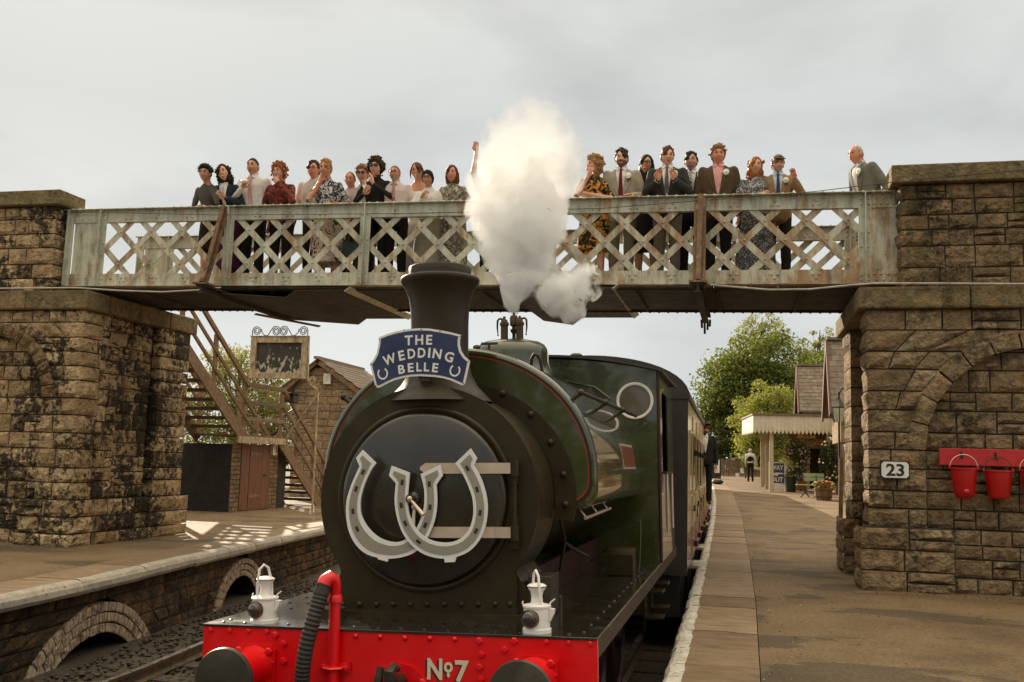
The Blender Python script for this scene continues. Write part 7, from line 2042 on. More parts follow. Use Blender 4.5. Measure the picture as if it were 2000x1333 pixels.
def hair_cap(mb, M, th=0.016, front=0.058, side=0.0, back=-0.075, noise_a=0.004, noise_s=9, seed=0, wide=1.0, top=1.0, part=0.0, nu=40, nv=30):
    """hair shell: stands off the skull outside the face, sinks inside it over the face"""
    vs = []
    for j in range(nv + 1):
        ph = PI * j / nv
        for i in range(nu):
            t = 2 * PI * i / nu - PI / 2
            d = Vector((math.sin(ph) * math.cos(t), math.sin(ph) * math.sin(t), math.cos(ph)))
            p = head_pt(Vector((d.x, max(d.y, -0.999), d.z)))
            az = abs(math.atan2(d.x, -d.y))
            if az < 1.15: zl = lerp(front + part * d.x, side + 0.03, (az / 1.15) ** 2.5)
            elif az < 1.75: zl = lerp(side + 0.03, side - 0.02, (az - 1.15) / 0.6)
            else: zl = lerp(side - 0.02, back, min(1, (az - 1.75) / 0.6))
            k = max(0, min(1, (p.z - zl) / 0.014))
            nz = mnoise.noise(d * noise_s + Vector((seed * 3.1, 0, 0))) * noise_a + mnoise.noise(d * noise_s * 2.3 + Vector((seed, 5, 0))) * noise_a * 0.6
            off = (th + nz) * (top if d.z > 0.6 else 1.0)
            q = p + Vector((d.x * wide, d.y, d.z)) * off
            vs.append(M @ (p * 0.86).lerp(q, k))
    mb.add(vs, [(j * nu + i, (j + 1) * nu + i, (j + 1) * nu + (i + 1) % nu, j * nu + (i + 1) % nu) for j in range(nv) for i in range(nu)], 0, True)
def build_hair(style, M, seed):
    mb = MB(); r = random.Random(seed)
    if style == 'short': hair_cap(mb, M, 0.014, 0.058, 0.0, -0.06, 0.011, 12, seed, top=1.6, part=0.12)
    elif style == 'quiff': hair_cap(mb, M, 0.015, 0.060, 0.0, -0.06, 0.012, 9, seed, top=2.0, part=-0.15)
    elif style == 'crop': hair_cap(mb, M, 0.008, 0.066, 0.005, -0.055, 0.003, 14, seed)
    elif style == 'thin': hair_cap(mb, M, 0.006, 0.085, 0.005, -0.055, 0.003, 14, seed)
    elif style == 'bald': hair_cap(mb, M, 0.007, 0.30, 0.0, -0.06, 0.003, 14, seed)
    elif style == 'curly':
        hair_cap(mb, M, 0.026, 0.055, -0.03, -0.09, 0.016, 10, seed, wide=1.25, top=1.3)
        for _ in range(150):
            d = Vector((r.gauss(0, 1), r.gauss(0, 1) + 0.35, r.gauss(0, 1) + 0.35)).normalized()
            if d.y < -0.35 and d.z < 0.55: continue
            p = head_pt(d) + Vector((d.x * 1.2, d.y, d.z)) * r.uniform(0.02, 0.05)
            mb.ball(M @ p, r.uniform(0.010, 0.02), 6, 4)
    elif style in ('bob', 'long', 'wavy'):
        hair_cap(mb, M, 0.018, 0.056, -0.02, -0.10, 0.006, 7, seed, part=0.15)
        zb = {'bob': -0.125, 'wavy': -0.17, 'long': -0.25}[style]
        rings = []
        n = 22
        for q in range(9):
            t = q / 8; z = lerp(0.02, zb, t)
            rx = lerp(0.091, 0.098 if style != 'long' else 0.105, t); ry = lerp(0.085, 0.062, t); cy_ = lerp(0.03, 0.052, t)
            if t > 0.85: rx *= 0.86; ry *= 0.8
            for k in range(n):
                a = 2 * PI * k / n; w = 1 + 0.10 * mnoise.noise(Vector((math.cos(a) * 3, math.sin(a) * 3, z * 14 + seed)))
                rings.append(M @ Vector((rx * w * math.cos(a), cy_ + ry * w * math.sin(a), z)))
        mb.add(rings, [(q * n + k, q * n + (k + 1) % n, (q + 1) * n + (k + 1) % n, (q + 1) * n + k) for q in range(8) for k in range(n)] + [tuple(range(n))[::-1], tuple(8 * n + k for k in range(n))], 0, True)
        if style == 'wavy':
            for _ in range(60):
                a = r.uniform(0.1, 0.9) * PI * r.choice((1, 1)); x = r.choice((-1, 1)) * r.uniform(0.06, 0.10); z = r.uniform(-0.16, 0.09)
                mb.ball(M @ Vector((x, r.uniform(0.0, 0.07), z)), r.uniform(0.014, 0.024), 6, 4)
    elif style == 'updo':
        hair_cap(mb, M, 0.014, 0.058, -0.005, -0.07, 0.006, 8, seed, part=-0.2); mb.ball(M @ Vector((0, 0.11, 0.03)), (0.05, 0.04, 0.05), 12, 8)
        for s in (-1, 1): mb.tube([M @ Vector((s * 0.078, -0.02, 0.03)), M @ Vector((s * 0.086, -0.03, -0.04)), M @ Vector((s * 0.08, -0.02, -0.09))], [0.010, 0.009, 0.003], 6)
    elif style == 'tousled':
        hair_cap(mb, M, 0.02, 0.058, 0.0, -0.075, 0.014, 9, seed, top=1.4)
        for _ in range(70):
            d = Vector((r.gauss(0, 1), r.gauss(0, 0.8) + 0.2, abs(r.gauss(0, 1)) + 0.2)).normalized()
            if d.y < -0.5 and d.z < 0.6: continue
            p = head_pt(d) + d * 0.015; q = p + d * r.uniform(0.015, 0.03) + Vector((r.uniform(-.015, .015),) * 3)
            mb.tube([M @ p, M @ q], [0.011, 0.004], 5)
    return mb
def hand(mb, wrist, fdir, pdir, side, curl, mi, k=1.0):
    """palm and five jointed fingers. fdir: along the hand, pdir: out of the palm, side: +1/-1 where the thumb leaves"""
    f = Vector(fdir).normalized(); p = Vector(pdir); p = (p - f * p.dot(f)).normalized(); s = f.cross(p).normalized() * side
    w = Vector(wrist)
    q = lambda a, b, c: w + (f * a + s * b + p * c) * k
    mb.tube([q(-0.01, 0, 0), q(0.03, 0.002, 0), q(0.07, 0, 0), q(0.092, -0.002, 0)], [0.023 * k, 0.033 * k, 0.037 * k, 0.030 * k], 8, mi, flat=0.42 if abs(f.z) < 2 else 0.4)
    # the palm tube is flattened across its own frame; a slab keeps it broad along s
    A = [q(0.0, -0.024, -0.010), q(0.0, 0.024, -0.010), q(0.088, 0.036, -0.009), q(0.088, -0.036, -0.009), q(0.0, -0.024, 0.012), q(0.0, 0.024, 0.012), q(0.088, 0.036, 0.010), q(0.088, -0.036, 0.010)]
    mb.hexa([A[0], A[1], A[2], A[3], A[4], A[5], A[6], A[7]], mi)
    for off, L in ((0.028, 0.072), (0.010, 0.081), (-0.009, 0.075), (-0.027, 0.058)):
        pts = [q(0.078, off, 0)]; ang = 0.25 * curl; pos = Vector((0.078, off, 0.0))
        for seg, frac in enumerate((0.44, 0.32, 0.24)):
            pos = pos + Vector((math.cos(ang) * L * frac, 0, math.sin(ang) * L * frac)); ang += 0.75 * curl
            pts.append(q(pos.x, pos.y + off * 0.12 * (seg + 1) * (1 - curl * 0.5), pos.z))
        mb.tube(pts, [0.0098 * k, 0.0092 * k, 0.0085 * k, 0.0065 * k], 6, mi)
    mb.tube([q(0.018, 0.020, 0.004), q(0.046, 0.048, 0.010 + 0.012 * curl), q(0.070, 0.054 - 0.02 * curl, 0.016 + 0.026 * curl), q(0.090, 0.050 - 0.03 * curl, 0.018 + 0.034 * curl)], [0.014 * k, 0.0115 * k, 0.010 * k, 0.007 * k], 6, mi)

PENDING = []
def person(label, X, Y, zf, H, face=0.0, sex='m', lean=0.10, head=(0, 0, 0), skin='fair', hair=('short', 'brown'), top=None, legs=None, skirt=None, sleeve=1.0, arms=('rail', 'rail'), jacket=None, shirt=None, tie=None, flower=False, glasses=None, smile=0, mouth=False, beard=None, group='wedding guests lined along the footbridge parapet', hem=0.45, build=1.0, neckline=None, hat=None, extras=(), sidelean=0.0, hipx=0.0, stride=0.0):
    """one standing figure; lengths for a 1.75 m body, scaled to H"""
    s = H / 1.725
    t = thing('person', (X, Y, zf), label, 'person', group, rot=(0, 0, face))
    B = Body()
    def sp(z):          # forward lean and side lean of the spine
        k = max(0, (z - 0.92) / 0.55)
        return sidelean * k ** 1.1, -lean * k ** 1.25
    mats = []; 
    def mi(m):
        if m not in mats: mats.append(m)
        return mats.index(m)
    sk = mi(SK[skin])
    TOP = jacket or top
    kt = mi(TOP); kl = mi(legs if legs else SK[skin])
    fem = sex == 'f'
    b_ = build
    if fem: prof = [(0.86, 0.165, 0.12), (0.95, 0.175 * b_, 0.125 * b_), (1.03, 0.155 * b_, 0.11 * b_), (1.12, 0.138 * b_, 0.10 * b_), (1.22, 0.150 * b_, 0.118 * b_), (1.30, 0.158 * b_, 0.125 * b_), (1.38, 0.158, 0.095), (1.43, 0.115, 0.075), (1.465, 0.062, 0.055)]
    else: prof = [(0.84, 0.16, 0.115), (0.94, 0.168 * b_, 0.122 * b_), (1.04, 0.163 * b_, 0.12 * b_), (1.14, 0.165 * b_, 0.12 * b_), (1.24, 0.178 * b_, 0.125 * b_), (1.34, 0.19, 0.125), (1.41, 0.178, 0.10), (1.455, 0.12, 0.08), (1.485, 0.068, 0.06)]
    jk = 1.07 if jacket else 1.0
    rings = []
    for z, rx, ry in prof:
        ox, oy = sp(z); rings.append((ox + (hipx * max(0, 1 - (z - 0.86) / 0.6)), oy, z, rx * (jk if z < 1.42 else 1), ry * (jk if z < 1.42 else 1)))
    kskirt = mi(skirt) if skirt else None
    wl = 0.98 if not fem else 1.02
    nz = neckline if neckline else 9
    def tkey(z):
        if z > nz: return sk
        if z < wl - (0.14 if jacket else 0.0): return kskirt if skirt else kl
        return kt
    B.loft(rings, tkey)
    shz = 1.385 if fem else 1.41; shx = 0.150 if fem else 0.178
    ox, oy = sp(1.44); hx, hy = sp(1.60)
    hy -= 0.02
    B.limb([(ox, oy + 0.005, 1.43), (lerp(ox, hx, 0.5), lerp(oy, hy, 0.5) + 0.008, 1.50), (hx, hy + 0.02, 1.57)], [0.058, 0.052 if fem else 0.058, 0.052], [sk, sk])
    if skirt:
        rx = 0.18 * b_
        kk = [(1.03, 0.158 * b_, 0.115 * b_), (0.95, 0.182 * b_, 0.13 * b_), (0.85, 0.192 * b_, 0.14 * b_)]
        z = 0.75
        while z > hem: kk.append((z, (0.192 + (0.85 - z) * 0.06) * b_, (0.14 + (0.85 - z) * 0.10) * b_)); z -= 0.1
        kk.append((hem, (0.192 + (0.85 - hem) * 0.06) * b_, (0.14 + (0.85 - hem) * 0.10) * b_))
        B.loft([(hipx * 0.7, 0, z, a, c) for z, a, c in kk[::-1]], kskirt)
    thick = 0.0 if (legs is None) else 0.012
    ksh = mi(M_SHOE)
    for sd in (-1, 1):
        st_ = stride * sd
        hp = (sd * 0.088 + hipx, 0, 0.90); kn = (sd * 0.092 + hipx * 0.6, -0.015 - st_ * 0.5, 0.50); an = (sd * 0.095, 0.02 - st_, 0.10)
        B.limb([hp, kn, an], [0.086 * (b_ if b_ < 1.2 else 1.1), 0.058 + thick, 0.040 + thick * 1.4], [kl, kl])
        B.limb([(an[0], an[1] + 0.03, 0.045), (an[0] + sd * 0.012, an[1] - 0.09, 0.04), (an[0] + sd * 0.016, an[1] - 0.16, 0.03)], [0.038, 0.036, 0.026], [ksh, ksh])
    hands = []
    POSES = {
        'rail': (0.27, -0.01, 1.135, 0.16, -0.20, 1.10, (-0.5, -1, -0.1), (0, 0, -1), 0.25),
        'rail_in': (0.28, -0.03, 1.14, 0.06, -0.23, 1.12, (-1, -0.5, 0), (0, 0, -1), 0.3),
        'down': (0.245, 0.02, 1.12, 0.24, -0.04, 0.87, (0, -0.15, -1), (-1, 0, 0), 0.4),
        'chin': (0.20, -0.21, 1.16, 0.055, -0.23, 1.41, (-0.3, 0.1, 1), (0, 1, 0.2), 0.9),
        'mouth': (0.235, -0.20, 1.16, 0.06, -0.26, 1.40, (-0.5, 0.1, 0.9), (-0.3, 1, 0), 0.8),
        'chest': (0.26, -0.11, 1.15, 0.07, -0.25, 1.28, (-0.7, -0.3, 0.7), (-0.6, 0.8, 0), 0.7),
        'clap': (0.25, -0.13, 1.17, 0.04, -0.27, 1.32, (-0.25, -0.1, 1), (-1, 0.1, 0), 0.15),
        'fists': (0.25, -0.10, 1.15, 0.11, -0.27, 1.24, (-0.2, -0.1, 1), (0, -0.9, 0.2), 0.95),
        'wave': (0.30, -0.16, 1.16, 0.20, -0.33, 1.30, (-0.2, -0.5, 0.9), (-0.5, -0.8, 0), 0.5),
        'up': (0.26, -0.10, 1.62, 0.22, -0.14, 1.90, (0, -0.1, 1), (0, -1, 0), 1.0),
        'shade': (0.30, -0.12, 1.25, 0.16, -0.20, 1.47, (-0.7, -0.1, 0.7), (-0.3, 0.9, 0), 0.5),
        'hold': (0.26, -0.12, 1.14, 0.10, -0.27, 1.20, (-0.5, -0.6, 0.5), (-0.7, 0.3, 0.6), 0.8),
        'cross': (0.25, -0.10, 1.14, -0.03, -0.20, 1.18, (-1, 0, 0.15), (0, 1, 0), 0.4),
        'back': (0.28, 0.06, 1.13, 0.20, -0.10, 1.02, (-0.6, -0.6, -0.4), (0, 0.5, -1), 0.4),
    }
    arm_r = (0.050, 0.041, 0.031) if fem else (0.056, 0.047, 0.034)
    if jacket: arm_r = (0.062, 0.054, 0.045)
    hmb = MB()
    for sd, pose in zip((-1, 1), arms):
        ex, ey, ez, wx, wy, wz, fd, pd, cu = POSES[pose]
        oxs, oys = sp(1.40); oxe, oye = sp(1.2)
        S = Vector((sd * shx * (b_ ** 0.3) + oxs, oys, shz)); E = Vector((sd * ex * (b_ ** 0.3) + oxe, ey + oye * 0.5, ez)); W = Vector((sd * wx + oxe, wy + oye * 0.25, wz))
        if pose == 'up': E = Vector((sd * ex + oxs, ey, ez)); W = Vector((sd * wx + oxs, wy, wz))
        pts = [S, S.lerp(E, 0.5), E, E.lerp(W, 0.5), W]
        rr = [arm_r[0], lerp(arm_r[0], arm_r[1], 0.5), arm_r[1], lerp(arm_r[1], arm_r[2], 0.45), arm_r[2]]
        keys = [kt if sleeve >= (q + 1) / 4 - 0.01 else sk for q in range(4)]
        if neckline and sleeve == 0: keys = [sk] * 4
        if sleeve < 1: rr = [r_ if sleeve >= (q) / 4 else r_ * 0.9 for q, r_ in enumerate(rr)]
        B.limb(pts, rr, keys)
        if sleeve >= 1 and jacket:
            cuff = MB()
            d = (W - E).normalized(); hmb.tube([W - d * 0.002, W + d * 0.016], [arm_r[2] * 0.84] * 2, 10, mi(M_SHIRTW)); W = W + d * 0.012
        fdv = Vector((sd * fd[0], fd[1], fd[2])); pdv = Vector((sd * pd[0], pd[1], pd[2]))
        hand(hmb, W + (W - E).normalized() * 0.012, fdv, pdv, sd, cu, sk)
        hands.append(W + fdv.normalized() * 0.06)
    # head
    HM = Matrix.Translation((hx, hy - 0.012, 1.588)) @ Matrix.Scale(1.04, 4) @ Matrix.Rotation(head[0], 4, 'Z') @ Matrix.Rotation(head[1], 4, 'X') @ Matrix.Rotation(head[2], 4, 'Y')
    hc = HR[hair[1]]
    head_mesh(hmb, HM, sk, mi(M_LIP), mi(M_EYE), mi(hc), mi(M_TEETH), mi(M_EYEW), smile, mouth, mi(beard) if beard else None)
    # children: hair, clothing details
    def kid(name, mb, m): 
        mb.v = [tuple(Vector(p) * s) for p in mb.v]
        o = mb.build(name, m, t, local=True); return o
    if hair[0] != 'none': kid('hair', build_hair(hair[0], HM, int(X * 37) % 97), hc)
    def front(x, z):
        """y of the chest surface"""
        for (z0, a0, c0), (z1, a1, c1) in zip(prof, prof[1:]):
            if z <= z1: break
        tt = max(0, min(1, (z - z0) / (z1 - z0))); a = lerp(a0, a1, tt) * (jk if z < 1.42 else 1.0); c = lerp(c0, c1, tt) * (jk if z < 1.42 else 1.0)
        ox, oy = sp(z); k = max(0.0, 1 - ((x - ox) / a) ** 2)
        return oy - c * math.sqrt(k)
    def chest_patch(outline_fn, z0, z1, out, n=9, m=6, th=0.006):
        q = MB(); vs = []
        for j in range(n + 1):
            z = lerp(z0, z1, j / n); xa, xb = outline_fn(j / n)
            for i in range(m + 1):
                ox, oy = sp(z); x = lerp(xa, xb, i / m) + ox; vs.append((x, front(x, z) - out, z))
        nn = len(vs); vs2 = [(x, y + th + out, z) for x, y, z in vs]
        w = m + 1
        q.add(vs + vs2, [(j * w + i, j * w + i + 1, (j + 1) * w + i + 1, (j + 1) * w + i) for j in range(n) for i in range(m)], 0, True)
        bd = list(range(w)) + [j * w + m for j in range(1, n + 1)] + [n * w + i for i in range(m - 1, -1, -1)] + [j * w for j in range(n - 1, 0, -1)]
        q.add(vs + vs2, [(a, nn + a, nn + b, b) for a, b in zip(bd, bd[1:] + bd[:1])])
        return q
    if shirt:
        if jacket:
            kid('shirt_front', chest_patch(lambda u: (-0.008 - 0.062 * u ** 0.8, 0.008 + 0.062 * u ** 0.8), 1.10, 1.47, 0.007), shirt)
            for sd in (-1, 1):
                kid('lapel', chest_patch(lambda u, sd=sd: tuple(sorted((sd * (0.010 + 0.062 * u ** 0.8), sd * (0.016 + 0.115 * math.sin(min(1, u * 1.05) * PI * 0.62) * (1 if u < 0.9 else 0.8))))), 1.10, 1.455, 0.013, n=10, m=3), jacket)
        q = MB()
        for sd in (-1, 1):
            ox, oy = sp(1.48)
            q.hexa([(ox + sd * 0.004, front(ox, 1.46) - 0.014, 1.452), (ox + sd * 0.055, front(ox + sd * 0.05, 1.43) - 0.012, 1.425), (ox + sd * 0.066, oy + 0.0, 1.475), (ox + sd * 0.03, oy - 0.055, 1.47), (ox + sd * 0.004, front(ox, 1.46) - 0.018, 1.462), (ox + sd * 0.055, front(ox + sd * 0.05, 1.43) - 0.016, 1.435), (ox + sd * 0.066, oy + 0.0, 1.52), (ox + sd * 0.036, oy - 0.062, 1.512)])
        kid('collar', q, shirt)
    if tie:
        kid('tie', chest_patch(lambda u: (-0.030 + 0.018 * u if u < 0.9 else -0.020, 0.030 - 0.018 * u if u < 0.9 else 0.020), 1.06 if not jacket else 1.12, 1.465, 0.018, m=3), tie)
    if flower:
        q = MB(); z = 1.36; x = 0.095 + sp(1.36)[0]; y = front(x, z) - 0.02
        for k in range(6): a = k * 1.05; q.ball((x + 0.018 * math.cos(a), y - 0.008, z + 0.018 * math.sin(a)), (0.022, 0.014, 0.022), 8, 5)
        q.ball((x, y - 0.016, z), 0.02, 8, 5); kid('buttonhole', q, M_FLOWER)
        q = MB(); q.ball((x - 0.01, y, z - 0.05), (0.012, 0.008, 0.03), 6, 4); q.ball((x + 0.02, y, z - 0.04), (0.01, 0.008, 0.03), 6, 4); kid('buttonhole_leaf', q, M_STEM)
    if glasses:
        q = MB()
        for sd in (-1, 1):
            c = Vector((sd * 0.031, -0.094, 0.014))
            if glasses == 'sun': q.ball(HM @ c, (0.027, 0.005, 0.020), 12, 6, 0, HM.to_3x3())
            q.tube([HM @ (c + Vector((0.026 * math.cos(a), 0, 0.018 * math.sin(a)))) for a in np.linspace(0, 2 * PI, 13)], 0.0032 if glasses != 'sun' else 0.005, 5)
            q.tube([HM @ Vector((sd * 0.057, -0.092, 0.018)), HM @ Vector((sd * 0.080, -0.02, 0.018)), HM @ Vector((sd * 0.078, 0.01, 0.014))], 0.003, 5)
        q.tube([HM @ Vector((-0.008, -0.099, 0.016)), HM @ Vector((0.008, -0.099, 0.016))], 0.0032, 5)
        kid('sunglasses' if glasses == 'sun' else 'glasses', q, M_SUNG if glasses == 'sun' else M_GLS)
    if hat: 
        q = MB(); hm = hat[1]
        if hat[0] == 'flat':
            hair_cap(q, HM, 0.022, 0.060, 0.052, 0.02, 0.004, 6, 1, wide=1.1); q.ball(HM @ Vector((0, -0.085, 0.066)), (0.072, 0.055, 0.014), 14, 6, 0, HM.to_3x3() @ Matrix.Rotation(0.25, 3, 'X'))
        elif hat[0] == 'peaked':
            q.lathe([(0.088, 0.045), (0.092, 0.085), (0.125, 0.115), (0.128, 0.128), (0.11, 0.14), (0.001, 0.145)], (0, 0, 0), 'z', 24); q.ball(Vector((0, -0.095, 0.045)), (0.075, 0.06, 0.008), 14, 6); q.v = [tuple(HM @ Vector(p)) for p in q.v]
        elif hat[0] == 'wrap': hair_cap(q, HM, 0.020, 0.052, -0.03, -0.07, 0.003, 5, 1, top=1.2)
        elif hat[0] == 'band': q.tube([HM @ Vector((0.092 * math.cos(a), -0.02 + 0.0 * math.sin(a), 0.01 + 0.128 * math.sin(a))) for a in np.linspace(-0.1, PI + 0.1, 17)], 0.013, 6)
        kid('cap' if hat[0] in ('flat', 'peaked') else ('head_wrap' if hat[0] == 'wrap' else 'headband'), q, hm)
        if hat[0] == 'peaked':
            q = MB(); q.lathe([(0.0905, 0.055), (0.0925, 0.072)], (0, 0, 0), 'z', 24, 0, True, False); q.v = [tuple(HM @ Vector(p)) for p in q.v]; kid('cap_band', q, M_BRED)
    PENDING.append((t, B, hmb, mats, s))
    return t, [Vector(h) * s for h in hands], s

def finish_people():
    """fuse every figure's limbs and torso into one continuous skin, colour it by the part each face belongs to, add head and hands"""
    raws = []
    for t, B, hmb, mats, s in PENDING:
        me = bpy.data.meshes.new('raw'); me.from_pydata(B.mb.v, [], B.mb.f); me.update()
        ob = bpy.data.objects.new('raw', me); COL.objects.link(ob)
        m = ob.modifiers.new('fuse', 'REMESH'); m.mode = 'VOXEL'; m.voxel_size = 0.014; m.use_smooth_shade = True
        raws.append(ob)
    dg = bpy.context.evaluated_depsgraph_get(); dg.update()
    for (t, B, hmb, mats, s), ob in zip(PENDING, raws):
        me = bpy.data.meshes.new_from_object(ob.evaluated_get(dg))
        nv = len(me.vertices); co = np.empty(nv * 3); me.vertices.foreach_get('co', co); co = co.reshape(-1, 3)
        ed = np.empty(len(me.edges) * 2, dtype=np.int64); me.edges.foreach_get('vertices', ed); ed = ed.reshape(-1, 2)
        for _ in range(3):
            acc = np.zeros_like(co); cnt = np.zeros(nv)
            np.add.at(acc, ed[:, 0], co[ed[:, 1]]); np.add.at(acc, ed[:, 1], co[ed[:, 0]]); np.add.at(cnt, ed[:, 0], 1); np.add.at(cnt, ed[:, 1], 1)
            co = co * 0.5 + 0.5 * acc / np.maximum(cnt, 1)[:, None]
        # soft creases in the cloth
        for i in range(nv):
            q_ = Vector(co[i]); co[i] += np.array(mnoise.noise_vector(q_ * 11)) * 0.0045 + np.array(mnoise.noise_vector(Vector((q_.x * 22, q_.y * 22, q_.z * 9)))) * 0.003
        faces = [tuple(p.vertices) for p in me.polygons]
        fc_ = np.array([co[list(f)].mean(axis=0) for f in faces])
        P = np.array([q[0] for q in B.samples]); Rr = np.array([q[1:4] for q in B.samples]); K = np.array([q[4] for q in B.samples])
        best = np.empty(len(faces), dtype=int)
        for a in range(0, len(faces), 2000):
            d = ((fc_[a:a + 2000, None, :] - P[None]) / Rr[None]) ** 2
            best[a:a + 2000] = d.sum(axis=2).argmin(axis=1)
        mi = K[best]
        mb = MB(); mb.v = [tuple(p * s) for p in co]; mb.f = list(faces); mb.mi = [int(k) for k in mi]; mb.sm = [True] * len(faces)
        b0 = len(mb.v)
        mb.v += [tuple(Vector(p) * s) for p in hmb.v]; mb.f += [tuple(b0 + k for k in f) for f in hmb.f]; mb.mi += hmb.mi; mb.sm += [True] * len(hmb.f)
        o = mb.build('body', mats, t, local=True, sharp=70)
        bpy.data.objects.remove(ob); bpy.data.meshes.remove(me)

C_ = cloth
DK = C_('near_black_cloth', (0.016, 0.014, 0.012)); NAVY = C_('navy_cloth', (0.020, 0.022, 0.032)); GREYT = C_('grey_knit', (0.085, 0.075, 0.065)); PLUM = C_('plum_skirt', (0.085, 0.016, 0.05)); OATS = C_('pale_grey_suit', (0.33, 0.285, 0.215)); KHAK = C_('brown_grey_trousers', (0.17, 0.14, 0.095)); BRN = C_('brown_suit', (0.085, 0.055, 0.030)); CHAR = C_('charcoal_suit', (0.034, 0.034, 0.032)); TAN = C_('tan_tweed', (0.26, 0.165, 0.08)); GRYS = C_('grey_suit', (0.155, 0.145, 0.115)); CREAM_S = C_('cream_shirt', (0.52, 0.47, 0.39)); PINKS = C_('pink_shirt', (0.62, 0.30, 0.30)); PALEP = C_('pale_pink_shirt', (0.62, 0.50, 0.46)); BLUES = C_('pale_blue_shirt', (0.42, 0.47, 0.52)); WHITED = C_('white_dress', (0.72, 0.68, 0.62)); WHITET = C_('white_knit_top', (0.70, 0.66, 0.60)); STONEK = C_('stone_skirt', (0.30, 0.26, 0.19))
RTIE = C_('dark_red_tie', (0.13, 0.012, 0.016)); PTIE = C_('pink_tie', (0.50, 0.30, 0.30)); GTIE = C_('grey_tie', (0.10, 0.10, 0.095)); BTIE = C_('blue_tie', (0.035, 0.045, 0.085)); MTIE = print_cloth('mottled_pink_tie', (0.28, 0.10, 0.10), [((0.45, 0.25, 0.22), 3, 0.5)])
STRIPE = NT('striped_tie'); _v = STRIPE.coord('Object'); STRIPE = STRIPE.fin(STRIPE.ramp(STRIPE.n('ShaderNodeTexWave', {'Vector': _v, 'Scale': 11.0}, bands_direction='DIAGONAL').outputs['Fac'], ((0.45, (0.03, 0.03, 0.04)), (0.55, (0.55, 0.52, 0.48)))), 0.7)
FLOR = print_cloth('dark_red_floral', (0.040, 0.020, 0.014), [((0.20, 0.025, 0.018), 1.4, 0.50), ((0.34, 0.06, 0.03), 2.2, 0.60)])
BWF = print_cloth('black_white_floral', (0.035, 0.035, 0.038), [((0.62, 0.58, 0.54), 1.9, 0.50), ((0.05, 0.06, 0.09), 3.6, 0.55), ((0.45, 0.22, 0.17), 2.4, 0.66)])
SKF = print_cloth('cream_circle_skirt', (0.56, 0.47, 0.38), [((0.06, 0.05, 0.045), 1.5, 0.55), ((0.45, 0.24, 0.19), 2.5, 0.63)])
WHF = print_cloth('white_rose_blouse', (0.68, 0.62, 0.56), [((0.36, 0.08, 0.06), 1.5, 0.62), ((0.10, 0.11, 0.05), 2.3, 0.66)])
GRF = print_cloth('muted_floral_dress', (0.16, 0.145, 0.10), [((0.45, 0.42, 0.33), 1.7, 0.53), ((0.34, 0.14, 0.13), 2.3, 0.61), ((0.05, 0.055, 0.03), 3.0, 0.58)])
ORF = print_cloth('black_orange_floral', (0.018, 0.015, 0.010), [((0.62, 0.24, 0.035), 1.05, 0.52), ((0.64, 0.42, 0.10), 1.9, 0.62), ((0.07, 0.09, 0.03), 2.6, 0.62)])
BWP = print_cloth('black_white_maxi', (0.045, 0.045, 0.045), [((0.50, 0.48, 0.45), 3.0, 0.52), ((0.12, 0.12, 0.12), 5.0, 0.5)])
def fl(X): return 4.17 - 0.01 * X
G1 = {}
def guest(label, X, row, H, **k):
    Y = {1: 14.82, 2: 15.20}[row]
    return person(label, X, Y, fl(X), H, **k)
guest('woman with short dark curls in a grey top, chin on her hand', -8.69, 1, 2.03, sex='f', skin='tan', hair=('tousled', 'dark'), top=GREYT, skirt=DK, hem=0.55, lean=0.20, head=(0.15, 0.15, 0.05), arms=('rail_in', 'chin'))
p_navy = guest('smiling dark haired woman in a navy blazer tilting her head, plum skirt below', -8.36, 1, 2.06, sex='f', hair=('wavy', 'dark'), jacket=NAVY, top=NAVY, shirt=M_SHIRTW, skirt=PLUM, hem=0.25, lean=0.14, head=(0.2, 0.10, -0.30), smile=2, arms=('rail', 'hold'), sidelean=-0.03)
p_white = guest('tall man in a white shirt and pink tie holding a small cake', -7.92, 1, 2.18, skin='tan', hair=('crop', 'dark'), top=M_SHIRTW, legs=DK, shirt=M_SHIRTW, tie=PTIE, lean=0.08, head=(0.05, 0.02, 0), mouth=True, arms=('chest', 'down'))
guest('ginger curly haired woman in a dark red floral jacket eating', -7.42, 1, 2.05, sex='f', hair=('curly', 'ginger'), jacket=FLOR, top=FLOR, legs=DK, lean=0.12, head=(-0.05, 0.12, 0), arms=('rail', 'mouth'), build=1.12)
guest('man with glasses in a cream shirt behind the black and white blouse', -6.99, 2, 2.20, skin='ruddy', hair=('short', 'brown'), top=CREAM_S, legs=DK, lean=0.10, glasses='clear', smile=1, arms=('rail', 'down'), build=1.15)
guest('blonde short haired woman in a black and white floral blouse, hand at her chin', -6.58, 1, 2.07, sex='f', skin='ruddy', hair=('quiff', 'blonde'), top=BWF, skirt=SKF, hem=0.32, sleeve=0.5, lean=0.14, head=(0.05, 0.1, 0.06), arms=('chin', 'rail'), build=1.22)
guest('older red faced grey haired man half hidden between two floral blouses', -6.42 + 0.12, 2, 1.98, skin='ruddy', hair=('thin', 'grey'), top=PALEP, legs=BRN, lean=0.16, head=(0.1, 0.15, 0), arms=('rail', 'rail'))
guest('short haired blonde woman in sunglasses and a white rose print blouse', -6.10, 2, 2.08, sex='f', hair=('tousled', 'sandy'), top=WHF, legs=BRN, sleeve=0.5, lean=0.14, glasses='sun', head=(0.15, 0.1, 0), arms=('rail_in', 'rail'), build=1.1)
p_black = guest('woman in black with big sunglasses and a black headband clapping', -5.75, 1, 2.09, sex='f', hair=('curly', 'brown'), top=DK, legs=DK, lean=0.10, glasses='sun', head=(0.1, 0.05, 0), arms=('hold', 'clap'), hat=('band', DK), build=1.1)
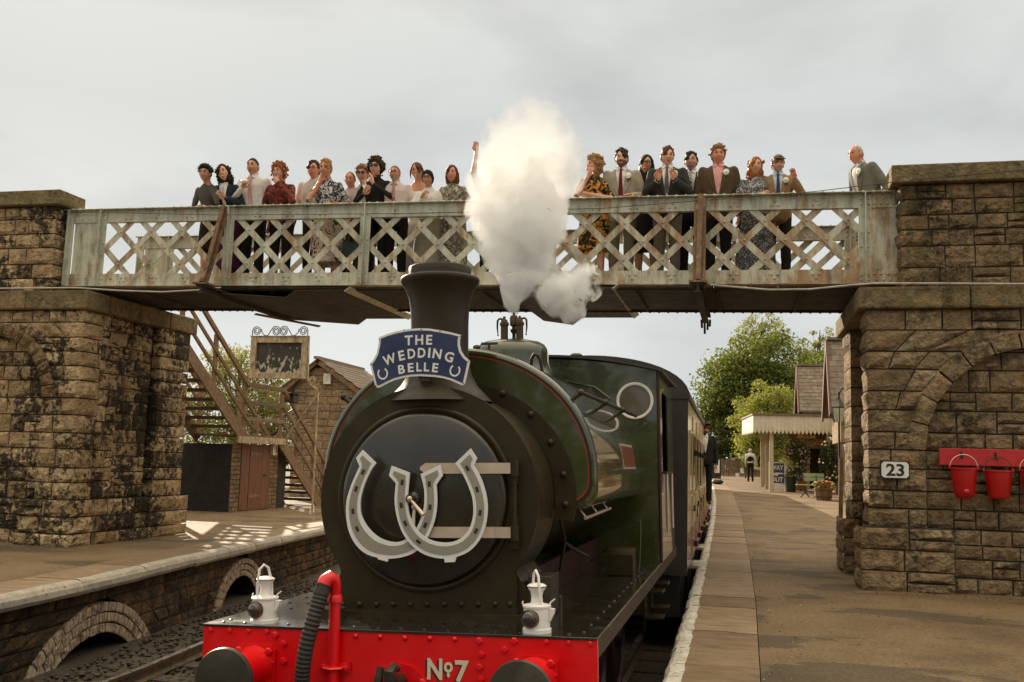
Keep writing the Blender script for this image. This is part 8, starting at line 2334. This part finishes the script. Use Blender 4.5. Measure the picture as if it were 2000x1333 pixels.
guest('grey stubbled man with glasses in a pink shirt and mottled tie', -5.42, 1, 1.97, skin='ruddy', hair=('crop', 'grey'), top=PALEP, shirt=PALEP, tie=MTIE, legs=DK, glasses='clear', lean=0.10, mouth=True, beard=STUB['grey'], arms=('rail', 'rail'))
guest('laughing woman with pinned up auburn hair in a white off shoulder dress', -5.14, 2, 2.09, sex='f', skin='tan', hair=('updo', 'auburn'), top=WHITED, skirt=WHITED, hem=0.15, sleeve=0.25, neckline=1.33, lean=0.16, smile=2, head=(0.08, 0.12, -0.1), arms=('rail', 'rail'))
p_wrap = guest('woman with a black head wrap and glasses in a white knitted top', -4.86, 1, 1.86, sex='f', skin='tan', hair=('none', 'dark'), top=WHITET, skirt=STONEK, hem=0.12, lean=0.12, glasses='clear', smile=1, head=(0.05, 0.05, 0), arms=('chest', 'rail'), hat=('wrap', DK), build=1.15)
guest('brown haired woman in a muted floral dress at the left edge of the steam', -4.47, 1, 1.94, sex='f', skin='ruddy', hair=('bob', 'auburn'), top=GRF, skirt=GRF, hem=0.12, sleeve=0.25, lean=0.10, smile=1, head=(0.05, 0.02, 0), arms=('rail', 'rail'))
guest('person almost hidden by the steam raising a clenched fist above it', -3.93, 2, 2.05, sex='m', hair=('short', 'blonde'), top=DK, legs=DK, sleeve=0.5, lean=0.02, arms=('up', 'down'))
guest('person in dark clothes veiled by the steam in the middle of the bridge', -3.15, 1, 2.05, hair=('short', 'brown'), jacket=CHAR, top=CHAR, shirt=M_SHIRTW, legs=CHAR, lean=0.08, smile=1)
guest('blonde curly haired woman in a black and orange floral dress turned towards the steam', -2.22, 1, 2.03, sex='f', hair=('curly', 'blonde'), top=ORF, skirt=ORF, hem=0.48, sleeve=0.6, lean=0.06, head=(-0.95, 0.0, 0), arms=('chin', 'cross'), build=1.08)
guest('bearded man in a pale grey suit, dark red tie and white buttonhole', -1.80, 1, 2.12, hair=('quiff', 'brown'), jacket=OATS, top=OATS, shirt=M_SHIRTW, tie=RTIE, flower=True, legs=KHAK, smile=1, beard=STUB['brown'], lean=0.06, arms=('down', 'rail'))
guest('long dark haired woman in glasses standing behind two suited men', -1.46, 2, 2.14, sex='f', skin='tan', hair=('long', 'dark'), top=DK, skirt=DK, hem=0.52, lean=0.06, glasses='clear', smile=2, head=(-0.1, 0.0, 0.08), arms=('down', 'down'))
guest('man in a charcoal suit with a white flower lifting both hands', -1.11, 1, 2.14, hair=('short', 'auburn'), jacket=CHAR, top=CHAR, shirt=M_SHIRTW, tie=GTIE, flower=True, legs=KHAK, lean=0.05, mouth=True, head=(0.25, 0.08, 0), arms=('fists', 'fists'), build=1.1)
guest('grey bearded man in a striped tie standing behind the post', -0.78, 2, 2.17, skin='tan', hair=('short', 'dark'), jacket=NAVY, top=NAVY, shirt=M_SHIRTW, tie=STRIPE, legs=DK, beard=STUB['grey'], smile=1, lean=0.05, arms=('down', 'down'))
guest('fair haired man in a brown suit and open pink shirt', -0.36, 1, 2.14, skin='ruddy', hair=('tousled', 'sandy'), jacket=BRN, top=BRN, shirt=PINKS, flower=True, legs=DK, lean=0.05, head=(0.1, 0.05, 0), arms=('down', 'down'), build=1.08)
guest('reddish haired woman in a long black and white patterned dress', 0.18, 1, 1.94, sex='f', skin='fair', hair=('wavy', 'ginger'), top=BWP, skirt=BWP, hem=0.08, lean=0.06, head=(0.1, 0.0, 0.05), arms=('cross', 'down'), build=1.18)
guest('bearded man in a flat cap and tan jacket waving one hand', 0.50, 1, 1.97, skin='ruddy', hair=('short', 'grey'), jacket=TAN, top=TAN, shirt=BLUES, tie=BTIE, flower=True, legs=DK, beard=STUB['grey'], head=(0.25, 0.05, 0.05), arms=('down', 'wave'), hat=('flat', BRN), stride=0.16, lean=0.02)
guest('bald elderly man in a grey suit standing alone near the right pier', 1.80, 1, 2.08, face=-1.05, skin='ruddy', hair=('bald', 'white'), jacket=GRYS, top=GRYS, shirt=M_SHIRTW, flower=True, legs=KHAK, lean=0.13, head=(0.15, 0.10, 0), arms=('rail', 'back'), build=1.05)
GP = 'railway staff on the platform'
guard, gh, gs_ = person('uniformed guard in a red banded peaked cap leaning out from the coach', -0.86, 23.6, 0.66, 1.86, face=0.15, hair=('short', 'dark'), skin='ruddy', jacket=DK, top=DK, legs=DK, shirt=M_SHIRTW, beard=HR['dark'], hat=('peaked', DK), arms=('down', 'down'), lean=-0.04, group=GP)
person('man in a dark waistcoat and cap walking away along the platform', 0.40, 56.4, gz(56.4), 1.82, face=PI + 0.1, hair=('short', 'white'), skin='fair', top=M_SHIRTW, jacket=None, legs=DK, arms=('down', 'down'), hat=('flat', C_('pale_cap', (0.42, 0.38, 0.33))), lean=0.02, stride=0.12, group=GP)
person('person in a dark coat standing behind the cream canopy posts', 1.02, 53.0, gz(53.0), 1.86, face=0.4, hair=('bob', 'grey'), sex='f', jacket=DK, top=DK, legs=DK, lean=0.0, arms=('down', 'down'), group=GP)
finish_people()
# the waistcoat as a garment of its own
for o in list(SC.objects):
    if o.type == 'EMPTY' and str(o.get('label', '')).startswith('man in a dark waistcoat'):
        q = MB(); k = 1.82 / 1.78
        rr = [(0.98, 0.176, 0.132), (1.06, 0.172, 0.130), (1.16, 0.174, 0.130), (1.26, 0.186, 0.134), (1.34, 0.176, 0.132), (1.40, 0.150, 0.112), (1.44, 0.11, 0.09)]
        vs = []
        for z, a, b in rr: vs += [Vector(p) * k for p in ellipse_ring((0, -0.01, z), a, b, 20)]
        q.add(vs, [(i * 20 + j, i * 20 + (j + 1) % 20, (i + 1) * 20 + (j + 1) % 20, (i + 1) * 20 + j) for i in range(len(rr) - 1) for j in range(20)], 0, True)
        q.build('waistcoat', DK, o, local=True)

# small things in people's hands
def held(name, label, cat, pers, hand_i, build):
    t0, hs, s = pers
    p = Matrix.Rotation(t0.rotation_euler.z, 3, 'Z') @ hs[hand_i] + t0.location
    mb = MB(); build(mb, p); return mb, tag(mb.build(name, bpy.data.materials['enamel_white'] if name != 'wine_glass' else M_CLEAR), label, cat)
_cg = NT('clear_drink_glass'); M_CLEAR = _cg.fin((0.85, 0.80, 0.66), 0.05); _cg.b.inputs['Transmission Weight'].default_value = 0.85
held('wine_glass', 'small wine glass in the hand of the woman in the navy blazer', 'glass', p_navy, 1, lambda mb, p: mb.lathe([(0.03, -0.10), (0.004, -0.095), (0.004, -0.02), (0.035, 0.02), (0.036, 0.07), (0.030, 0.11)], p + Vector((0, -0.04, 0.02)), 'z', 14, 0, True, False))
held('cake_slice', 'pale slice of cake in the hand of the man in the white shirt', 'cake', p_white, 0, lambda mb, p: mb.ball(p + Vector((0.03, -0.05, 0.03)), (0.07, 0.05, 0.035), 12, 7))
held('wine_glass', 'stemmed glass held by the clapping woman in black', 'glass', p_black, 0, lambda mb, p: mb.lathe([(0.03, -0.10), (0.004, -0.095), (0.004, -0.02), (0.035, 0.02), (0.036, 0.07), (0.030, 0.11)], p + Vector((0, -0.05, 0.05)), 'z', 14, 0, True, False))
hb_ = thing('handbag', (-6.05, 14.55, 4.62), 'dark green handbag hanging beside the black and white floral blouse', 'handbag')
mb = MB(); mb.prism([(-0.17, -0.16), (0.17, -0.16), (0.15, 0.10), (-0.15, 0.10)], lambda a, b, d: (-6.05 + a, 14.55 + d, 4.62 + b + 0.2), -0.05, 0.05); bevel(mb.build('bag_body', mat('bag_green_leather', (0.014, 0.026, 0.022), 0.45), hb_), 0.02, 2)
mb = MB(); mb.tube([(-6.18, 14.55, 4.90), (-6.1, 14.58, 5.3), (-6.0, 14.58, 5.3), (-5.92, 14.55, 4.90)], 0.012, 6); mb.build('bag_strap', DK, hb_)

# wooded bank behind the camera: the engine mirrors it
mb = MB(); rr = random.Random(21)
for i in range(150):
    x = rr.uniform(-46, 40); h_ = 7.0 + 2.0 * mnoise.noise(Vector((x * 0.13, 2, 0)))
    leaves(mb, (x, -27 + rr.uniform(-3, 3), rr.uniform(0.5, h_)), (2.6, 1.6, 1.7), 46, 0.55, rr, 0, 0.2)
mb.build('wooded_bank', M_LF1, origin=(0, -27, -1), kind='stuff')

# grit, dead leaves and scraps on the tarmac
M_SCRAP = mat('pale_scraps', (0.50, 0.42, 0.30), 0.8, coord='pos', var=0.5, scale=9)
M_DEADLEAF = mat('dead_leaves', (0.055, 0.036, 0.02), 0.9, coord='pos', var=0.5, scale=9)
for nm, mm, n_, sz in (('litter', M_SCRAP, 240, 0.011), ('dead_leaves', M_DEADLEAF, 420, 0.017)):
    mb = MB(); rr = random.Random(len(nm))
    for i in range(n_):
        if rr.random() < 0.45: x, y = rr.uniform(1.45, 5.0), 13.85 - abs(rr.gauss(0, 0.25))
        elif rr.random() < 0.5: y = rr.uniform(6.5, 30); x = iR(y) + abs(rr.gauss(0, 0.25))
        else: x, y = rr.uniform(0.1, 5), rr.uniform(6.5, 26)
        if y > 13.7 and x > 1.3: continue
        a = rr.uniform(0, 6.28); s = sz * rr.uniform(0.5, 1.5); z = gz(y) + 0.014 + 0.012 * min(1, max(0, (x - iR(y)) / 2))
        c, d = math.cos(a) * s, math.sin(a) * s
        mb.add([(x - c, y - d, z), (x + d * .6, y - c * .6, z + 0.004), (x + c, y + d, z), (x - d * .6, y + c * .6, z + 0.006)], [(0, 1, 2, 3)])
    mb.build(nm, mm, origin=(2, 11, 0), kind='stuff')

# ================================================================== STEAM FROM THE WHISTLE
def steam_mat():
    m = NT('steam')
    m.t.nodes.remove(m.b)
    p = m.coord('pos')
    sp_ = m.n('ShaderNodeSeparateXYZ', {0: p})
    x, y, z = sp_.outputs['X'], sp_.outputs['Y'], sp_.outputs['Z']
    t = m.n('ShaderNodeMapRange', {'Value': z, 'From Min': 3.021, 'From Max': 5.501}).outputs[0]
    cx = m.math('SUBTRACT', m.math('MULTIPLY', m.ramp(t, ((0.012, 0.3704), (0.047, 0.3703), (0.101, 0.383), (0.155, 0.3956), (0.243, 0.3749), (0.333, 0.371), (0.4, 0.3613), (0.468, 0.3532), (0.548, 0.3765), (0.617, 0.3878), (0.698, 0.4044), (0.792, 0.4045), (0.886, 0.405), (0.959, 0.3902), (0.988, 0.3914))), 2.0), 3.0)
    rad = m.ramp(t, ((0.012, 0.0476), (0.047, 0.0954), (0.101, 0.194), (0.155, 0.2929), (0.243, 0.3863), (0.333, 0.5045), (0.4, 0.5532), (0.468, 0.5722), (0.548, 0.6338), (0.617, 0.6468), (0.698, 0.6159), (0.792, 0.5309), (0.886, 0.3892), (0.959, 0.1901), (0.988, 0.084)))
    cyy = m.math('ADD', m.math('MULTIPLY', t, 0.35), 9.65)
    dx = m.math('DIVIDE', m.math('SUBTRACT', x, cx), rad); dy = m.math('DIVIDE', m.math('SUBTRACT', y, cyy), rad)
    r1 = m.math('SQRT', m.math('ADD', m.math('MULTIPLY', dx, dx), m.math('MULTIPLY', dy, dy)))
    f1 = m.math('SUBTRACT', 1.0, r1)
    # the side wisp that rolls off to the right
    wx = m.math('DIVIDE', m.math('SUBTRACT', x, -1.757), 0.46); wy = m.math('DIVIDE', m.math('SUBTRACT', y, 9.95), 0.40); wz = m.math('DIVIDE', m.math('SUBTRACT', z, 3.295), 0.36)
    r2 = m.math('SQRT', m.math('ADD', m.math('ADD', m.math('MULTIPLY', wx, wx), m.math('MULTIPLY', wy, wy)), m.math('MULTIPLY', wz, wz)))
    f2 = m.math('MULTIPLY', m.math('SUBTRACT', 1.0, r2), 0.62)
    f = m.math('MAXIMUM', m.math('ADD', m.math('MULTIPLY', f1, 0.8), 0.30), m.math('ADD', f2, 0.16))
    nA = m.math('SUBTRACT', m.noise(p, 3.4, 6, 0.60, 0.5), 0.5)
    nB = m.math('SUBTRACT', m.noise(p, 1.5, 2, 0.5), 0.5)
    f = m.math('ADD', f, m.ramp(t, ((0.0, 0.25), (0.13, 0.0))))
    f = m.math('ADD', f, m.math('ADD', m.math('MULTIPLY', nA, 2.2), m.math('MULTIPLY', nB, 0.9)))
    body = m.n('ShaderNodeMapRange', {'Value': f, 'From Min': 0.20, 'From Max': 0.56}, interpolation_type='SMOOTHSTEP').outputs[0]
    dens = m.ramp(t, ((0.0, 0.7), (0.05, 1.6), (0.10, 1.3), (0.15, 1.0), (0.30, 0.5), (0.42, 0.40), (0.58, 0.20), (0.80, 0.08), (1.0, 0.025)))
    d = m.math('MULTIPLY', m.math('MULTIPLY', body, dens), 21.0)
    v = m.n('ShaderNodeVolumePrincipled', {'Color': (0.982, 0.982, 0.982), 'Density': d, 'Anisotropy': -0.5})
    m.t.links.new(v.outputs[0], m.out.inputs['Volume'])
    return m.m
# plume: overlapping puffs (x, y, z, r), fused and roughened into one closed cloud
PUFFS = [(-2.255,9.66,3.10,0.075),(-2.25,9.67,3.19,0.11),(-2.24,9.68,3.28,0.16),(-2.22,9.70,3.38,0.22),(-1.54,9.95,3.34,0.136),(-1.67,9.95,3.50,0.186),(-1.99,9.80,3.38,0.204),(-1.72,9.95,3.08,0.127),(-1.84,9.90,3.12,0.127),(-2.27,9.71,3.06,0.034),(-2.27,9.71,3.12,0.048),(-2.22,9.49,3.16,0.076),(-2.22,9.5,3.25,0.114),(-2.26,9.68,3.38,0.154),(-2.28,9.66,3.48,0.183),(-2.14,9.74,3.46,0.165),(-2.34,9.55,3.59,0.201),(-2.14,9.73,3.65,0.233),(-1.99,9.78,3.6,0.175),(-2.39,9.62,3.81,0.251),(-2.12,9.62,3.83,0.279),(-1.94,9.78,3.84,0.204),(-2.51,9.57,3.91,0.203),(-2.57,9.65,4.12,0.225),(-2.33,9.82,4.16,0.326),(-2.03,9.91,4.14,0.247),(-1.9,9.81,4.2,0.166),(-2.58,9.59,4.32,0.205),(-2.35,9.64,4.38,0.293),(-2.04,9.69,4.38,0.321),(-1.82,9.79,4.4,0.215),(-1.76,9.89,4.57,0.168),(-2.5,9.66,4.61,0.216),(-2.23,9.77,4.69,0.296),(-1.98,9.99,4.77,0.291),(-1.74,9.91,4.79,0.168),(-2.57,9.61,4.49,0.166),(-2.42,9.74,4.9,0.198),(-2.16,9.79,4.99,0.258),(-1.92,9.96,5.04,0.22),(-2.28,9.81,5.2,0.17),(-2.11,9.9,5.28,0.181),(-2.01,10.12,5.29,0.143),(-2.2,9.94,5.38,0.091),(-1.98,9.77,3.23,0.126),(-1.89,9.99,3.35,0.168),(-1.76,10.02,3.3,0.177),(-1.66,10.06,3.41,0.168),(-1.71,10.05,3.17,0.128),(-1.83,9.96,3.15,0.108),(-1.58,10.07,3.44,0.109),(-1.77,9.91,3.47,0.127),(-1.92,10.02,3.49,0.139)]
pm = MB()
for x, y, z, r_ in PUFFS: pm.ball((x, y, z), r_ * 1.03 + 0.01, 16, 10)
me = bpy.data.meshes.new('raw'); me.from_pydata(pm.v, [], pm.f); ob = bpy.data.objects.new('raw', me); COL.objects.link(ob)
md = ob.modifiers.new('fuse', 'REMESH'); md.mode = 'VOXEL'; md.voxel_size = 0.028
dg = bpy.context.evaluated_depsgraph_get(); dg.update()
me2 = bpy.data.meshes.new_from_object(ob.evaluated_get(dg)); bpy.data.objects.remove(ob)
bm = bmesh.new(); bm.from_mesh(me2); left = set(bm.verts); parts = []
while left:
    stack = [left.pop()]; comp = [stack[0]]
    while stack:
        for e in stack.pop().link_edges:
            for w_ in e.verts:
                if w_ in left: left.discard(w_); stack.append(w_); comp.append(w_)
    parts.append(comp)
for comp in parts:      # drop hollow pockets left inside the cloud
    fs_ = {f for v in comp for f in v.link_faces}
    if sum(f.normal.dot(f.calc_center_median() - comp[0].co) * f.calc_area() for f in fs_) < 0: bmesh.ops.delete(bm, geom=comp, context='VERTS')
bm.to_mesh(me2); bm.free()
nrm = [v.normal.copy() for v in me2.vertices]
for v, n_ in zip(me2.vertices, nrm):
    c = v.co
    a = mnoise.fractal(c * 3.4, 0.9, 2.1, 5) * 0.07 + (0.45 - abs(mnoise.noise(c * 6.5))) * 0.03
    v.co = c + n_ * a
me2.materials.clear(); me2.materials.append(steam_mat()); me2.name = 'steam_plume'
so = bpy.data.objects.new('steam_plume', me2); COL.objects.link(so)
tag(so, 'billowing white steam plume rising from the whistle in front of the footbridge', 'steam'); so['kind'] = 'stuff'
